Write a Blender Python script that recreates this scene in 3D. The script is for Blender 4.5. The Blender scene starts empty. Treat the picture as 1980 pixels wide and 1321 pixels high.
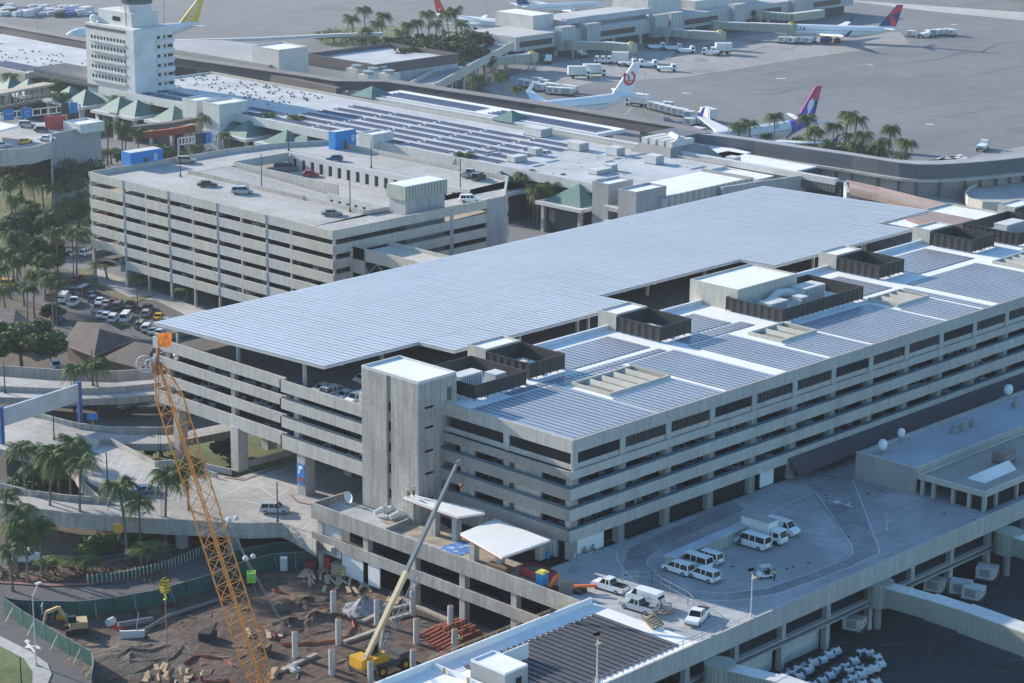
import bpy, bmesh, math, random
from mathutils import Vector, Matrix, Quaternion
random.seed(7)
scene = bpy.context.scene
COL = scene.collection
# ------------------------------------------------------------------ camera
W0, H0 = 1980.0, 1321.0
FPX, PIT, ROL, YAW = 4329.1, 0.271404, 0.0087587, 0.7688469
CAM = Vector((-228.32, -209.129, 129.328))
cf = Vector((math.cos(PIT)*math.cos(YAW), math.cos(PIT)*math.sin(YAW), -math.sin(PIT)))
cr = cf.cross(Vector((0, 0, 1))).normalized()
cu = cr.cross(cf)
c_, s_ = math.cos(ROL), math.sin(ROL)
cr, cu = cr*c_ + cu*s_, cu*c_ - cr*s_
cam = bpy.data.cameras.new('camera'); camo = bpy.data.objects.new('camera', cam); COL.objects.link(camo)
camo.matrix_world = Matrix(((cr.x, cu.x, -cf.x, CAM.x), (cr.y, cu.y, -cf.y, CAM.y), (cr.z, cu.z, -cf.z, CAM.z), (0, 0, 0, 1)))
cam.sensor_fit = 'HORIZONTAL'; cam.sensor_width = 36; cam.lens = FPX/W0*36
cam.clip_start = 1; cam.clip_end = 8000
scene.camera = camo

def G(px, py, z=0.0):
    """survey: the spot at height z that the photograph shows at pixel (px, py)"""
    d = cf + cr*((px-990)/FPX) - cu*((py-660.5)/FPX)
    t = (z-CAM.z)/d.z
    return (CAM.x+t*d.x, CAM.y+t*d.y)
def Zat(py, x, y):
    lo, hi = -20.0, 110.0
    for _ in range(50):
        m = (lo+hi)/2
        d = Vector((x, y, m))-CAM
        if 660.5-FPX*d.dot(cu)/d.dot(cf) > py: lo = m
        else: hi = m
    return lo
# ------------------------------------------------------------------ light
SUN_EL = math.radians(20); SUN_AZ = math.radians(-8)      # azimuth measured from +Y
sunv = Vector((math.sin(SUN_AZ)*math.cos(SUN_EL), math.cos(SUN_AZ)*math.cos(SUN_EL), math.sin(SUN_EL)))
world = bpy.data.worlds.new('World'); scene.world = world; world.use_nodes = True
wn = world.node_tree.nodes; wl = world.node_tree.links
bg = wn['Background']; sky = wn.new('ShaderNodeTexSky'); sky.sky_type = 'NISHITA'; sky.sun_disc = False
sky.sun_elevation = SUN_EL; sky.sun_rotation = SUN_AZ; sky.air_density = 1.3; sky.dust_density = .6; sky.ozone_density = 5.0
tint = wn.new('ShaderNodeVectorMath'); tint.operation = 'MULTIPLY'; tint.inputs[1].default_value = (.90, 1.02, 1.05)
wl.new(sky.outputs[0], tint.inputs[0]); wl.new(tint.outputs[0], bg.inputs[0]); bg.inputs[1].default_value = 0.15
sl = bpy.data.lights.new('sun', 'SUN'); sl.energy = 5.0; sl.angle = math.radians(0.5); sl.color = (1.0, 0.90, 0.77)
so = bpy.data.objects.new('sun', sl); COL.objects.link(so); so.rotation_mode = 'QUATERNION'
so.rotation_quaternion = sunv.to_track_quat('Z', 'Y'); so.location = (0, 300, 300)
vs = scene.view_settings; vs.view_transform = 'Standard'; vs.look = 'None'; vs.exposure = 0.68; vs.gamma = 1
scene.render.engine = 'CYCLES'

# ------------------------------------------------------------------ materials
MATS = {}
def M(name, col, rough=.8, var=.12, scale=.25, streak=0.0, metal=0.0, spec=.5, fine=.06, stripe=None, bump=0.0, spots=None, emit=None, joints=None):
    """procedural surface: base colour varied by two noises, optional rain streaks and ribs"""
    if name in MATS: return MATS[name]
    m = bpy.data.materials.new(name); m.use_nodes = True; MATS[name] = m
    nt = m.node_tree; N = nt.nodes; L = nt.links
    b = N['Principled BSDF']; b.inputs['Roughness'].default_value = rough; b.inputs['Metallic'].default_value = metal
    b.inputs['Specular IOR Level'].default_value = spec
    geo = N.new('ShaderNodeNewGeometry')
    def noise(sc, vec=(1, 1, 1), det=4):
        mp = N.new('ShaderNodeMapping'); mp.inputs['Scale'].default_value = vec; L.new(geo.outputs['Position'], mp.inputs[0])
        n = N.new('ShaderNodeTexNoise'); n.inputs['Scale'].default_value = sc; n.inputs['Detail'].default_value = det
        L.new(mp.outputs[0], n.inputs['Vector']); return n.outputs['Fac']
    def remap(src, lo, hi, a=.3, c=.7):
        r = N.new('ShaderNodeMapRange'); r.inputs[1].default_value = a; r.inputs[2].default_value = c
        r.inputs[3].default_value = lo; r.inputs[4].default_value = hi; L.new(src, r.inputs[0]); return r.outputs[0]
    def mul(a, c):
        x = N.new('ShaderNodeMath'); x.operation = 'MULTIPLY'; L.new(a, x.inputs[0])
        if isinstance(c, float): x.inputs[1].default_value = c
        else: L.new(c, x.inputs[1])
        return x.outputs[0]
    f = remap(noise(scale), 1-var, 1+var)
    if fine: f = mul(f, remap(noise(scale*9), 1-fine, 1+fine))
    if streak: f = mul(f, remap(noise(1.3, (1, 1, .09)), 1-streak, 1+streak*.5))
    if stripe:      # (axis, period m, depth)
        ax, per, dep = stripe
        sp = N.new('ShaderNodeSeparateXYZ'); L.new(geo.outputs['Position'], sp.inputs[0])
        v = mul(sp.outputs[ax], 1.0/per); fr = N.new('ShaderNodeMath'); fr.operation = 'FRACT'; L.new(v, fr.inputs[0])
        f = mul(f, remap(fr.outputs[0], 1-dep, 1.0, .28, .34))
    if joints:      # thin cast joints every so many metres
        for ax in (0, 1):
            sp = N.new('ShaderNodeSeparateXYZ'); L.new(geo.outputs['Position'], sp.inputs[0]); v = mul(sp.outputs[ax], 1.0/joints); fr = N.new('ShaderNodeMath'); fr.operation = 'FRACT'; L.new(v, fr.inputs[0])
            f = mul(f, remap(fr.outputs[0], .6, 1.0, .010, .015))
    mix = N.new('ShaderNodeVectorMath'); mix.operation = 'SCALE'; mix.inputs[0].default_value = col[:3]; L.new(f, mix.inputs['Scale'])
    out = mix.outputs[0]
    if spots:       # (colour, scale, threshold)
        mm = N.new('ShaderNodeMix'); mm.data_type = 'RGBA'; L.new(remap(noise(spots[1]), 0, 1, spots[2], spots[2]+.08), mm.inputs['Factor'])
        L.new(out, mm.inputs['A']); mm.inputs['B'].default_value = (*spots[0], 1); out = mm.outputs['Result']
    L.new(out, b.inputs['Base Color'])
    if bump:
        bp = N.new('ShaderNodeBump'); bp.inputs['Strength'].default_value = 1; bp.inputs['Distance'].default_value = bump
        L.new(noise(scale*6), bp.inputs['Height']); L.new(bp.outputs[0], b.inputs['Normal'])
    if emit: b.inputs['Emission Color'].default_value = (*emit, 1); b.inputs['Emission Strength'].default_value = 1
    return m
conc   = M('concrete', (.47, .445, .41), .85, .09, .12, .13, fine=.09, joints=7.3)
concs  = M('stained_concrete', (.40, .375, .34), .85, .14, .18, .26, fine=.12, joints=5.4)
conct  = M('tan_concrete', (.52, .485, .42), .85, .08, .12, .12)
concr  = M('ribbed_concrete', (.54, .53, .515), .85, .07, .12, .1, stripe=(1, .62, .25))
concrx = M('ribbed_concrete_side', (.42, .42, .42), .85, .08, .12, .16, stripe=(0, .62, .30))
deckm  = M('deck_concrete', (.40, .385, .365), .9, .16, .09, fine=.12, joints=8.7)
deckd  = M('indoor_shade_deck', (.12, .12, .125), .9, .22, .07, fine=.14)  # slab concrete under cover, indoor shade put into its colour
roofw  = M('white_membrane', (.78, .78, .77), .75, .07, .15, fine=.05)
roofg  = M('weathered_roof', (.46, .47, .48), .8, .16, .1, fine=.1)
white  = M('white_paint', (.78, .78, .76), .5, .05, .4)
offw   = M('off_white_wall', (.60, .595, .57), .7, .06, .2, .1)
panel  = M('solar_panel_skyglare', (.30, .325, .38), .35, .10, .12, spec=.9, fine=.1)  # reflected sky is put into this pale base colour
panelc = M('canopy_panel_skyglare', (.46, .49, .54), .42, .06, .04, spec=.9, fine=.05)  # pale blue-grey base colour stands for the sky glare on the panels
panelb = M('blue_panel', (.10, .14, .24), .3, .1, .2, spec=.8)
rack   = M('panel_rack', (.05, .05, .055), .6, .1, .5)
glass  = M('dark_glass', (.010, .014, .018), .25, .3, .3, spec=.3)
curtn  = M('curtained_glass', (.055, .05, .045), .25, .35, .8, stripe=(0, .9, .6))
louv   = M('dark_louvre', (.040, .037, .034), .6, .2, .8, stripe=(2, .3, .35))
maroon = M('dark_fascia', (.060, .045, .050), .7, .12, .3)
steel  = M('galvanised_steel', (.38, .39, .40), .45, .1, .6, metal=.5)
bluer  = M('blue_rail', (.03, .085, .13), .5, .1, .5)
asph   = M('asphalt', (.085, .085, .088), .92, .22, .06, fine=.15)
asphd  = M('shade_tinted_asphalt', (.024, .030, .034), .9, .3, .05, fine=.2)  # darker, bluer asphalt: the shade is painted into the colour
apron  = M('apron_asphalt', (.165, .168, .172), .93, .12, .012, fine=.1, spots=((.135, .137, .14), .02, .58))
apronc = M('apron_concrete', (.28, .27, .26), .92, .14, .03, fine=.14, joints=14.0, spots=((.19, .185, .18), .05, .60))
road   = M('road_concrete', (.36, .345, .325), .9, .2, .07, .0, fine=.14, joints=6.1)
dirt   = M('construction_dirt', (.080, .050, .036), .95, .6, .09, fine=.45, bump=.3, spots=((.13, .10, .078), .16, .58))
bed    = M('planting_soil', (.10, .075, .055), .95, .3, .2, fine=.3, bump=.1)
grass  = M('grass', (.095, .12, .04), .95, .35, .25, fine=.3, spots=((.16, .13, .07), .15, .55))
redk   = M('faded_red_kerb', (.30, .14, .12), .9, .2, .4)
linem  = M('road_paint', (.62, .62, .60), .8, .15, .8)
yline  = M('yellow_paint', (.50, .38, .12), .8, .15, .8)
blue   = M('blue_sign', (.0, .20, .55), .5, .05, .5)
redm   = M('red_paint', (.42, .05, .045), .5, .1, .5)
orange = M('orange_plastic', (.75, .17, .03), .6, .12, .8)
yellow = M('crane_yellow', (.72, .38, .02), .5, .1, .8)
boomy  = M('boom_orange', (.78, .29, .045), .5, .14, 1)
cream  = M('boom_cream', (.66, .52, .30), .5, .08, .8)
greyb  = M('boom_grey', (.20, .22, .22), .45, .1, .8)
black  = M('black_rubber', (.018, .018, .018), .8, .1, 1)
frond  = M('palm_frond', (.075, .115, .03), .75, .5, .6, fine=.35, spec=.15, spots=((.15, .14, .05), 1.2, .66))
frondd = M('dry_frond', (.20, .15, .07), .8, .3, .7)
trunk  = M('palm_trunk', (.17, .145, .12), .9, .2, 1)
leaf   = M('tree_leaves', (.075, .12, .035), .8, .5, .35, fine=.35, spec=.15)
leafd  = M('dull_leaves', (.10, .115, .055), .8, .45, .3, fine=.35, spec=.15)
bark   = M('bark', (.10, .08, .065), .9, .2, .8)
greenr = M('green_copper_roof', (.09, .19, .165), .6, .12, .3, stripe=(0, .8, .2))
brownr = M('brown_shingles', (.13, .105, .095), .9, .14, .5, fine=.15, stripe=(2, .35, .25))
wood   = M('timber', (.42, .29, .17), .8, .2, .6)
fencem = M('green_windscreen', (.015, .085, .07), .8, .2, .3)
tarp   = M('blue_tarp', (.10, .25, .60), .5, .3, .8, spots=((.5, .6, .7), .8, .5))
gravel = M('grey_gravel', (.26, .26, .27), .95, .3, 1)
bridge = M('jet_bridge_tan', (.36, .36, .30), .6, .08, .3, stripe=(0, .55, .22))
bridgey= M('jet_bridge_side', (.36, .36, .30), .6, .08, .3, stripe=(1, .55, .25))
orng   = M('orange_mesh', (.36, .085, .04), .8, .3, 1.2)
hivis  = M('hi_vis_vest', (.42, .75, .06), .6, .05, 1)
skin   = M('skin', (.40, .24, .16), .6, .05, 1)
jeans  = M('dark_trousers', (.04, .05, .08), .8, .1, 1)
hairm  = M('dark_hair', (.02, .015, .012), .8, .1, 1)
lens   = M('headlamp', (.7, .7, .68), .2, .05, 1)
taill  = M('tail_lamp', (.40, .02, .02), .3, .05, 1)
purple = M('livery_purple', (.16, .08, .42), .4, .05, 1)
magenta= M('livery_magenta', (.50, .05, .20), .4, .05, 1)
navy   = M('livery_navy', (.02, .045, .16), .4, .05, 1)
scooty = M('livery_yellow', (.80, .50, .04), .4, .05, 1)
lred   = M('livery_red', (.62, .04, .05), .4, .05, 1)
PAINT = {}
for n, c in dict(white=(.80, .80, .79), silver=(.42, .44, .46), grey=(.16, .17, .18), black=(.02, .02, .022), red=(.38, .03, .03), blue=(.05, .11, .24), tan=(.36, .31, .24), green=(.03, .10, .08), yellow=(.75, .40, .02)).items():
    PAINT[n] = M(n+'_car_paint', c, .28, .03, 1, spec=.6)

# ------------------------------------------------------------------ mesh helpers
class MB:
    def __init__(s): s.v = []; s.f = []; s.mi = []
    def add(s, vs, fs, m=0):
        b = len(s.v); s.v += [tuple(v) for v in vs]; s.f += [[b+i for i in f] for f in fs]; s.mi += [m]*len(fs); return s
    def box(s, x0, y0, z0, x1, y1, z1, m=0, rot=0):
        if x0 > x1: x0, x1 = x1, x0
        if y0 > y1: y0, y1 = y1, y0
        vs = [(x0, y0, z0), (x1, y0, z0), (x1, y1, z0), (x0, y1, z0), (x0, y0, z1), (x1, y0, z1), (x1, y1, z1), (x0, y1, z1)]
        if rot:
            cx, cy = (x0+x1)/2, (y0+y1)/2; c, q = math.cos(rot), math.sin(rot)
            vs = [(cx+(x-cx)*c-(y-cy)*q, cy+(x-cx)*q+(y-cy)*c, z) for x, y, z in vs]
        return s.add(vs, [(0, 3, 2, 1), (4, 5, 6, 7), (0, 1, 5, 4), (1, 2, 6, 5), (2, 3, 7, 6), (3, 0, 4, 7)], m)
    def prism(s, poly, z0, z1, m=0, mtop=None):
        a = sum(poly[i][0]*poly[(i+1) % len(poly)][1]-poly[(i+1) % len(poly)][0]*poly[i][1] for i in range(len(poly)))
        if a < 0: poly = poly[::-1]
        n = len(poly); f0 = (lambda x, y: z0) if not callable(z0) else z0; f1 = (lambda x, y: z1) if not callable(z1) else z1
        vs = [(x, y, f0(x, y)) for x, y in poly]+[(x, y, f1(x, y)) for x, y in poly]
        s.add(vs, [tuple(range(n-1, -1, -1))]+[(i, (i+1) % n, n+(i+1) % n, n+i) for i in range(n)], m)
        s.add(vs[n:], [tuple(range(n))], m if mtop is None else mtop); return s
    def beam(s, p, q, w, h, m=0):
        p, q = Vector(p), Vector(q); d = q-p
        if d.length < 1e-5: return s
        d.normalize(); up = Vector((0, 0, 1)) if abs(d.z) < .95 else Vector((0, 1, 0))
        r = d.cross(up).normalized(); u = r.cross(d)
        vs = []
        for c in (p, q):
            for a, b in ((-1, -1), (1, -1), (1, 1), (-1, 1)): vs.append(c+r*(a*w/2)+u*(b*h/2))
        return s.add(vs, [(0, 1, 2, 3), (7, 6, 5, 4), (0, 4, 5, 1), (1, 5, 6, 2), (2, 6, 7, 3), (3, 7, 4, 0)], m)
    def tube(s, pts, r, n=6, m=0, cap=True):
        pts = [Vector(p) for p in pts]
        if not isinstance(r, (list, tuple)): r = [r]*len(pts)
        vs = []; k = len(pts)
        for i, p in enumerate(pts):
            d = (pts[min(i+1, k-1)]-pts[max(i-1, 0)]).normalized()
            up = Vector((0, 0, 1)) if abs(d.z) < .9 else Vector((1, 0, 0))
            a = d.cross(up).normalized(); b = d.cross(a)
            for j in range(n):
                t = 2*math.pi*j/n; vs.append(p+a*(r[i]*math.cos(t))+b*(r[i]*math.sin(t)))
        fs = [(i*n+j, (i+1)*n+j, (i+1)*n+(j+1) % n, i*n+(j+1) % n) for i in range(k-1) for j in range(n)]
        if cap: fs += [tuple(range(n)), tuple((k-1)*n+j for j in range(n-1, -1, -1))]
        return s.add(vs, fs, m)
    def cyl(s, x, y, z0, z1, r, n=12, m=0, r1=None): return s.tube([(x, y, z0), (x, y, z1)], [r, r if r1 is None else r1], n, m)
    def quad(s, a, b, c, d, m=0): return s.add([a, b, c, d], [(0, 1, 2, 3)], m)
    def wall(s, pts, z0, z1, th, m=0, close=False):
        """upright slab of thickness th along a polyline"""
        P = [Vector((p[0], p[1], 0)) for p in pts]; n = len(P)
        Z0 = z0 if isinstance(z0, (list, tuple)) else [z0]*n; Z1 = z1 if isinstance(z1, (list, tuple)) else [z1]*n
        vs = []
        for i in range(n):
            a = P[i]-P[i-1] if (i or close) else P[1]-P[0]; b = P[(i+1) % n]-P[i] if (i < n-1 or close) else P[-1]-P[-2]
            a.normalize(); b.normalize(); na = Vector((-a.y, a.x, 0)); nb = Vector((-b.y, b.x, 0)); nn = (na+nb)
            nn = nn/max(.4, nn.length_squared/2)
            for sg in (-.5, .5):
                q = P[i]+nn*(sg*th); vs += [(q.x, q.y, Z0[i]), (q.x, q.y, Z1[i])]
        fs = []
        for i in range(n if close else n-1):
            a = i*4; b = ((i+1) % n)*4
            fs += [(a, b, b+1, a+1), (a+2, a+3, b+3, b+2), (a+1, b+1, b+3, a+3), (a, a+2, b+2, b)]
        if not close: fs += [(0, 1, 3, 2), ((n-1)*4, (n-1)*4+2, (n-1)*4+3, (n-1)*4+1)]
        return s.add(vs, fs, m)
    def sphere(s, c, r, m=0, nu=8, nv=5, sx=1, sy=1, sz=1):
        vs = []; 
        for i in range(nv+1):
            t = math.pi*i/nv
            for j in range(nu):
                p = 2*math.pi*j/nu; vs.append((c[0]+sx*r*math.sin(t)*math.cos(p), c[1]+sy*r*math.sin(t)*math.sin(p), c[2]+sz*r*math.cos(t)))
        return s.add(vs, [(i*nu+j, (i+1)*nu+j, (i+1)*nu+(j+1) % nu, i*nu+(j+1) % nu) for i in range(nv) for j in range(nu)], m)
    def xf(s, mat):
        s.v = [tuple(mat @ Vector(v)) for v in s.v]; return s
    def mesh(s, name, mats, off=(0, 0, 0)):
        me = bpy.data.meshes.new(name)
        me.from_pydata([(v[0]-off[0], v[1]-off[1], v[2]-off[2]) for v in s.v], [], s.f)
        mats = mats if isinstance(mats, (list, tuple)) else [mats]
        for m in mats: me.materials.append(m)
        if len(mats) > 1: me.polygons.foreach_set('material_index', s.mi)
        me.update(); return me

def setp(o, label=None, cat=None, group=None, kind=None):
    if label: o['label'] = label
    if cat: o['category'] = cat
    if group: o['group'] = group
    if kind: o['kind'] = kind
    return o
def thing(name, label, cat, loc=(0, 0, 0), rz=0.0, group=None):
    o = bpy.data.objects.new(name, None); COL.objects.link(o); o.location = loc; o.rotation_euler = (0, 0, rz); o.empty_display_size = .3
    return setp(o, label, cat, group)
def part(name, mb, mats, root, label=None, world=True, kind=None):
    """one mesh object as a part of root; world=True when mb holds world coordinates and root has no rotation"""
    off = (0, 0, 0)
    if world:
        p = root; off = Vector((0, 0, 0))
        while p is not None: off = off+Vector(p.location); p = p.parent
    me = mb.mesh(name, mats, off) if isinstance(mb, MB) else mb
    o = bpy.data.objects.new(name, me); COL.objects.link(o); o.parent = root
    return setp(o, label, None, None, kind)
def solo(name, mb, mats, label, cat, group=None):
    xs = [v[0] for v in mb.v]; ys = [v[1] for v in mb.v]; zs = [v[2] for v in mb.v]
    c = ((min(xs)+max(xs))/2, (min(ys)+max(ys))/2, min(zs))
    o = bpy.data.objects.new(name, mb.mesh(name, mats, c)); o.location = c; COL.objects.link(o)
    return setp(o, label, cat, group)
def struct(name, mb, mats, label=None):
    o = bpy.data.objects.new(name, mb.mesh(name, mats)); COL.objects.link(o)
    return setp(o, label, None, None, 'structure')
def copy_tree(o, parent=None):
    c = o.copy(); COL.objects.link(c)
    if parent is not None: c.parent = parent
    for ch in list(o.children): copy_tree(ch, c)
    return c
class Proto:
    """first placement uses the original, later ones copy it with all its parts"""
    def __init__(s, fn): s.fn = fn; s.o = None
    def put(s, loc, rz, label, cat, group=None, scale=1.0):
        if s.o is None: s.o = s.fn(); o = s.o
        else: o = copy_tree(s.o)
        o.location = loc; o.rotation_euler = (0, 0, rz); o.scale = (scale,)*3
        for k in ('label', 'category', 'group'):
            if k in o: del o[k]
        return setp(o, label, cat, group)
def P2(lst, z): return [G(a, b, z) for a, b in lst]
def text(body, size, mat, root, loc, rot, name='lettering', ext=.03, sx=1.0):
    cu_ = bpy.data.curves.new(name, 'FONT'); cu_.body = body; cu_.size = size; cu_.extrude = ext; cu_.align_x = 'CENTER'; cu_.align_y = 'CENTER'; cu_.resolution_u = 2
    t = bpy.data.objects.new(name+'_tmp', cu_); COL.objects.link(t)
    dg = bpy.context.evaluated_depsgraph_get(); me = bpy.data.meshes.new_from_object(t.evaluated_get(dg)); me.name = name
    bpy.data.objects.remove(t); bpy.data.curves.remove(cu_)
    me.materials.clear(); me.materials.append(mat)
    o = bpy.data.objects.new(name, me); COL.objects.link(o); o.parent = root; o.location = loc; o.rotation_euler = rot; o.scale = (sx, 1, 1)
    return o
# ================================================================== THE SETTING
g = MB(); g.quad((-1500, -1500, -.02), (3000, -1500, -.02), (3000, 3000, -.02), (-1500, 3000, -.02)); struct('apron', g, apron)
g = MB(); g.prism([(-10, -300), (420, -300), (420, 40), (-10, 40)], -.01, .0); struct('shaded_apron', g, asphd)  # near apron sheet with its shade coloured in
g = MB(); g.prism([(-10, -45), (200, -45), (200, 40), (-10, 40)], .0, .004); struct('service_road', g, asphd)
# paler concrete hardstand in front of the far concourse
g = MB()
g.prism(P2([(1010, 215), (930, 165), (1080, 120), (1500, 62), (1740, 62), (1760, 85), (1560, 112), (1320, 150), (1150, 160), (1040, 180)], 0), -.01, .01)
struct('apron_concrete', g, apronc)
g = MB(); g.prism(P2([(1640, 0), (1980, 24), (1980, 40), (1800, 22), (1560, -8)], 0), -.01, .015); struct('taxiway_shoulder', g, M('pale_concrete', (.42, .40, .37), .9, .1, .02))
g = MB(); g.prism(P2([(1790, 340), (1900, 296), (1985, 282), (1990, 330), (1880, 350)], 0), -.01, .015); struct('service_pad', g, apronc)
def line_strip(mb, pts, w, z, m=0):
    for a, b in zip(pts, pts[1:]):
        a = Vector((a[0], a[1], 0)); b = Vector((b[0], b[1], 0)); d = (b-a)
        if d.length < .01: continue
        n = Vector((-d.y, d.x, 0)).normalized()*(w/2)
        mb.quad((a-n)+Vector((0, 0, z)), (b-n)+Vector((0, 0, z)), (b+n)+Vector((0, 0, z)), (a+n)+Vector((0, 0, z)), m)
g = MB()
for pl in ([(1690, 238), (1840, 205), (1990, 175)], [(1500, 160), (1700, 120), (1990, 100)], [(1860, 262), (1990, 240)], [(1300, 176), (1560, 125), (1700, 108)]):
    line_strip(g, P2(pl, 0), .35, .02)
struct('taxiway_marking', g, yline)
g = MB()
for a, b in (((1500, 152), (1520, 152)), ((1676, 125), (1688, 126)), ((1790, 240), (1806, 241)), ((1318, 180), (1336, 181)), ((1840, 48), (1850, 47))):
    line_strip(g, P2([a, b], 0), 1.6, .02)
struct('apron_marking', g, linem)
g = MB(); r_t = random.Random(6)
for i in range(16):
    px, py = r_t.uniform(1150, 1950), r_t.uniform(60, 260); pts = [(px+t*26, py-t*r_t.uniform(1.5, 5)+6*math.sin(t*.5+i)) for t in range(7)]
    line_strip(g, P2(pts, 0), .5, .016)
for i in range(8):
    px, py = r_t.uniform(1560, 1960), r_t.uniform(1240, 1320); line_strip(g, P2([(px+t*14, py-t*r_t.uniform(-2, 3)) for t in range(6)], 0), .25, .016)
struct('tyre_mark', g, M('tyre_trace', (.115, .117, .12), .9, .3, .1))
# aircraft stand rings on the near apron
g = MB()
for cx, cy, rx in ((1945, 1278, 4), (1890, 1262, 7)):
    x, y = G(cx, cy, 0)
    line_strip(g, [(x+rx*math.cos(t*math.pi/14), y+rx*math.sin(t*math.pi/14)) for t in range(3, 26)], .10, .02)
struct('stand_marking', g, M('worn_yellow', (.16, .13, .06), .9))

# landside ground: parking, planting, construction
g = MB(); g.prism([(-130, 40), (-10, 40), (-10, 110), (75, 110), (75, 270), (330, 700), (-100, 500), (-130, 200)], -.015, .004); struct('landside_asphalt', g, asph)
g = MB(); g.prism(P2([(-260, 330), (120, 300), (200, 310), (185, 480), (120, 500), (-60, 560), (-260, 640)], 0), -.01, .02); struct('lawn', g, grass)
g = MB(); g.prism(P2([(60, 455), (190, 470), (192, 520), (140, 500), (60, 488)], 0), -.01, .024); struct('side_street', g, asph)
g = MB(); g.prism(P2([(150, 520), (178, 520), (182, 545), (250, 575), (300, 572), (250, 590), (200, 560), (140, 530)], 0), -.01, .12); struct('verge', g, grass)
g = MB(); g.prism(P2([(186, 520), (260, 545), (300, 562), (420, 610), (420, 640), (300, 580), (250, 580), (190, 550)], 0), -.01, .05); struct('pavement', g, road)
g = MB(); g.prism(P2([(-20, 600), (30, 570), (110, 612), (110, 720), (-20, 730)], 0), -.01, .03); struct('side_lawn', g, bed)
# stripes in the small car court
g = MB()
for i in range(5): line_strip(g, P2([(262+9*i, 760-i), (258+7*i, 778-i)], .5), .5, .52)
struct('hatched_marking', g, linem)
# construction pit and ramps at the lower left
g = MB()
site = [G(-60, 1400), G(60, 1190), G(20, 1172), G(200, 1165), G(400, 1120), G(520, 1080), G(612, 1078), (-11.5, 43), (-11.5, -12), (-40, -13.7), (-60, -30), (-80, -20)]
g.prism(site, -.01, .03); struct('construction_ground', g, dirt)
g = MB(); g.prism(P2([(-80, 985), (100, 1000), (330, 1020), (520, 1000), (640, 1080), (520, 1078), (400, 1118), (180, 1162), (-80, 1175)], 0), -.01, .01); struct('lower_road', g, asph)
g = MB(); g.prism(P2([(-60, 1100), (0, 1098), (60, 1097), (180, 1092), (330, 1064), (400, 1045), (410, 1062), (300, 1110), (160, 1128), (-60, 1122)], 0), -.01, .14); struct('road_island', g, bed)
g = MB(); g.prism(P2([(-80, 1010), (60, 1018), (260, 1030), (330, 1052), (200, 1070), (60, 1072), (-80, 1062)], 0), -.01, .14); struct('planted_bed', g, bed)
g = MB()
line_strip(g, P2([(-30, 1098), (60, 1096), (180, 1091), (330, 1063), (400, 1044)], .16), .6, .16); line_strip(g, P2([(-30, 1123), (0, 1125), (100, 1131), (170, 1129), (250, 1120)], .16), .9, .165)
struct('red_kerb', g, redk)
g = MB()
for pl in ([(0, 1082), (90, 1088), (180, 1080), (300, 1062)], [(60, 1070), (200, 1064), (330, 1042)]): line_strip(g, P2(pl, .02), .15, .025)
struct('lane_marking', g, linem)
# bottom left street with its kerbed bed
g = MB(); g.prism(P2([(-80, 1185), (15, 1180), (100, 1235), (178, 1292), (190, 1420), (-80, 1420)], 0), -.01, .05); struct('street', g, asph)
g = MB(); g.prism(P2([(-80, 1222), (0, 1232), (60, 1262), (92, 1285), (100, 1305), (90, 1330), (80, 1420), (-80, 1420)], 0), .0, .17); struct('kerbed_island', g, road)
g = MB(); g.prism(P2([(-80, 1250), (0, 1252), (45, 1275), (62, 1300), (60, 1420), (-80, 1420)], 0), .0, .21); struct('island_grass', g, grass)
g = MB()
x, y = G(64, 1247, .06)
for dx, dy, w in ((0, 0, .35),):
    line_strip(g, P2([(50, 1240), (68, 1262)], .06), .35, .065)
    for q in ((50, 1250), (78, 1252)): line_strip(g, [G(60, 1249, .06), G(q[0], q[1], .06)], .35, .069)
    for q, a, b in (((47, 1252), (58, 1254), (54, 1246)), ((80, 1256), (70, 1246), (66, 1253)), ((52, 1236), (46, 1241), (60, 1241))):
        g.add([(*G(*q, .06), .07), (*G(*a, .06), .07), (*G(*b, .06), .07)], [(0, 1, 2)])
struct('arrow_marking', g, linem)

# ------------------------------------------------------------------ elevated roads (deck slab + kerb walls)
def viaduct(poly_px, z, walls, name='elevated_road', th=1.3, zf=None):
    zz = z if not callable(z) else z
    g_ = MB(); P = [G(a, b, 5.0 if callable(z) else z) for a, b in poly_px]
    g_.prism(P, (z-th), z, 1, 0)
    struct(name, g_, [road, concs])
    for w in walls:
        h = MB(); W = [G(a, b, z+.95) for a, b in w]; h.wall(W, z-th-.3, z+.95, .28)
        struct('parapet_wall', h, concs)
ZR = 4.8
viaduct([(-60, 726), (0, 728), (100, 736), (220, 740), (310, 733), (420, 705), (480, 740), (420, 752), (310, 762), (240, 769), (150, 772), (0, 768), (-60, 764)], ZR,
        [[(-60, 702), (0, 706), (60, 711), (150, 717), (230, 717), (300, 711), (330, 708)], [(-60, 740), (0, 746), (90, 750), (170, 751), (240, 747), (312, 739)]])
viaduct([(-60, 782), (30, 800), (45, 792), (60, 800), (110, 818), (160, 832), (230, 840), (320, 842), (420, 822), (500, 800), (500, 822), (420, 838), (320, 858), (240, 858), (192, 852), (300, 896), (330, 892), (420, 917), (455, 924), (600, 882), (720, 850), (760, 930), (700, 960), (618, 988), (612, 1056), (560, 1026), (545, 1024), (400, 1024), (215, 1000), (100, 985), (-60, 975), (-60, 950), (0, 955), (100, 965), (200, 970), (192, 945), (140, 915), (90, 890), (0, 868), (-60, 850)], ZR,
        [[(40, 791), (70, 797), (110, 808), (150, 818), (210, 825), (310, 826), (340, 822)],
         [(190, 850), (215, 848), (300, 892), (330, 889), (420, 915)],
         [(145, 905), (165, 935), (190, 958)], [(-60, 930), (0, 934), (60, 948), (130, 957), (215, 963)],
         [(-60, 968), (0, 972), (60, 981), (130, 990), (215, 998), (300, 1003), (380, 1007), (480, 1012), (545, 1010), (560, 1016), (612, 1046)]])
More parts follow.
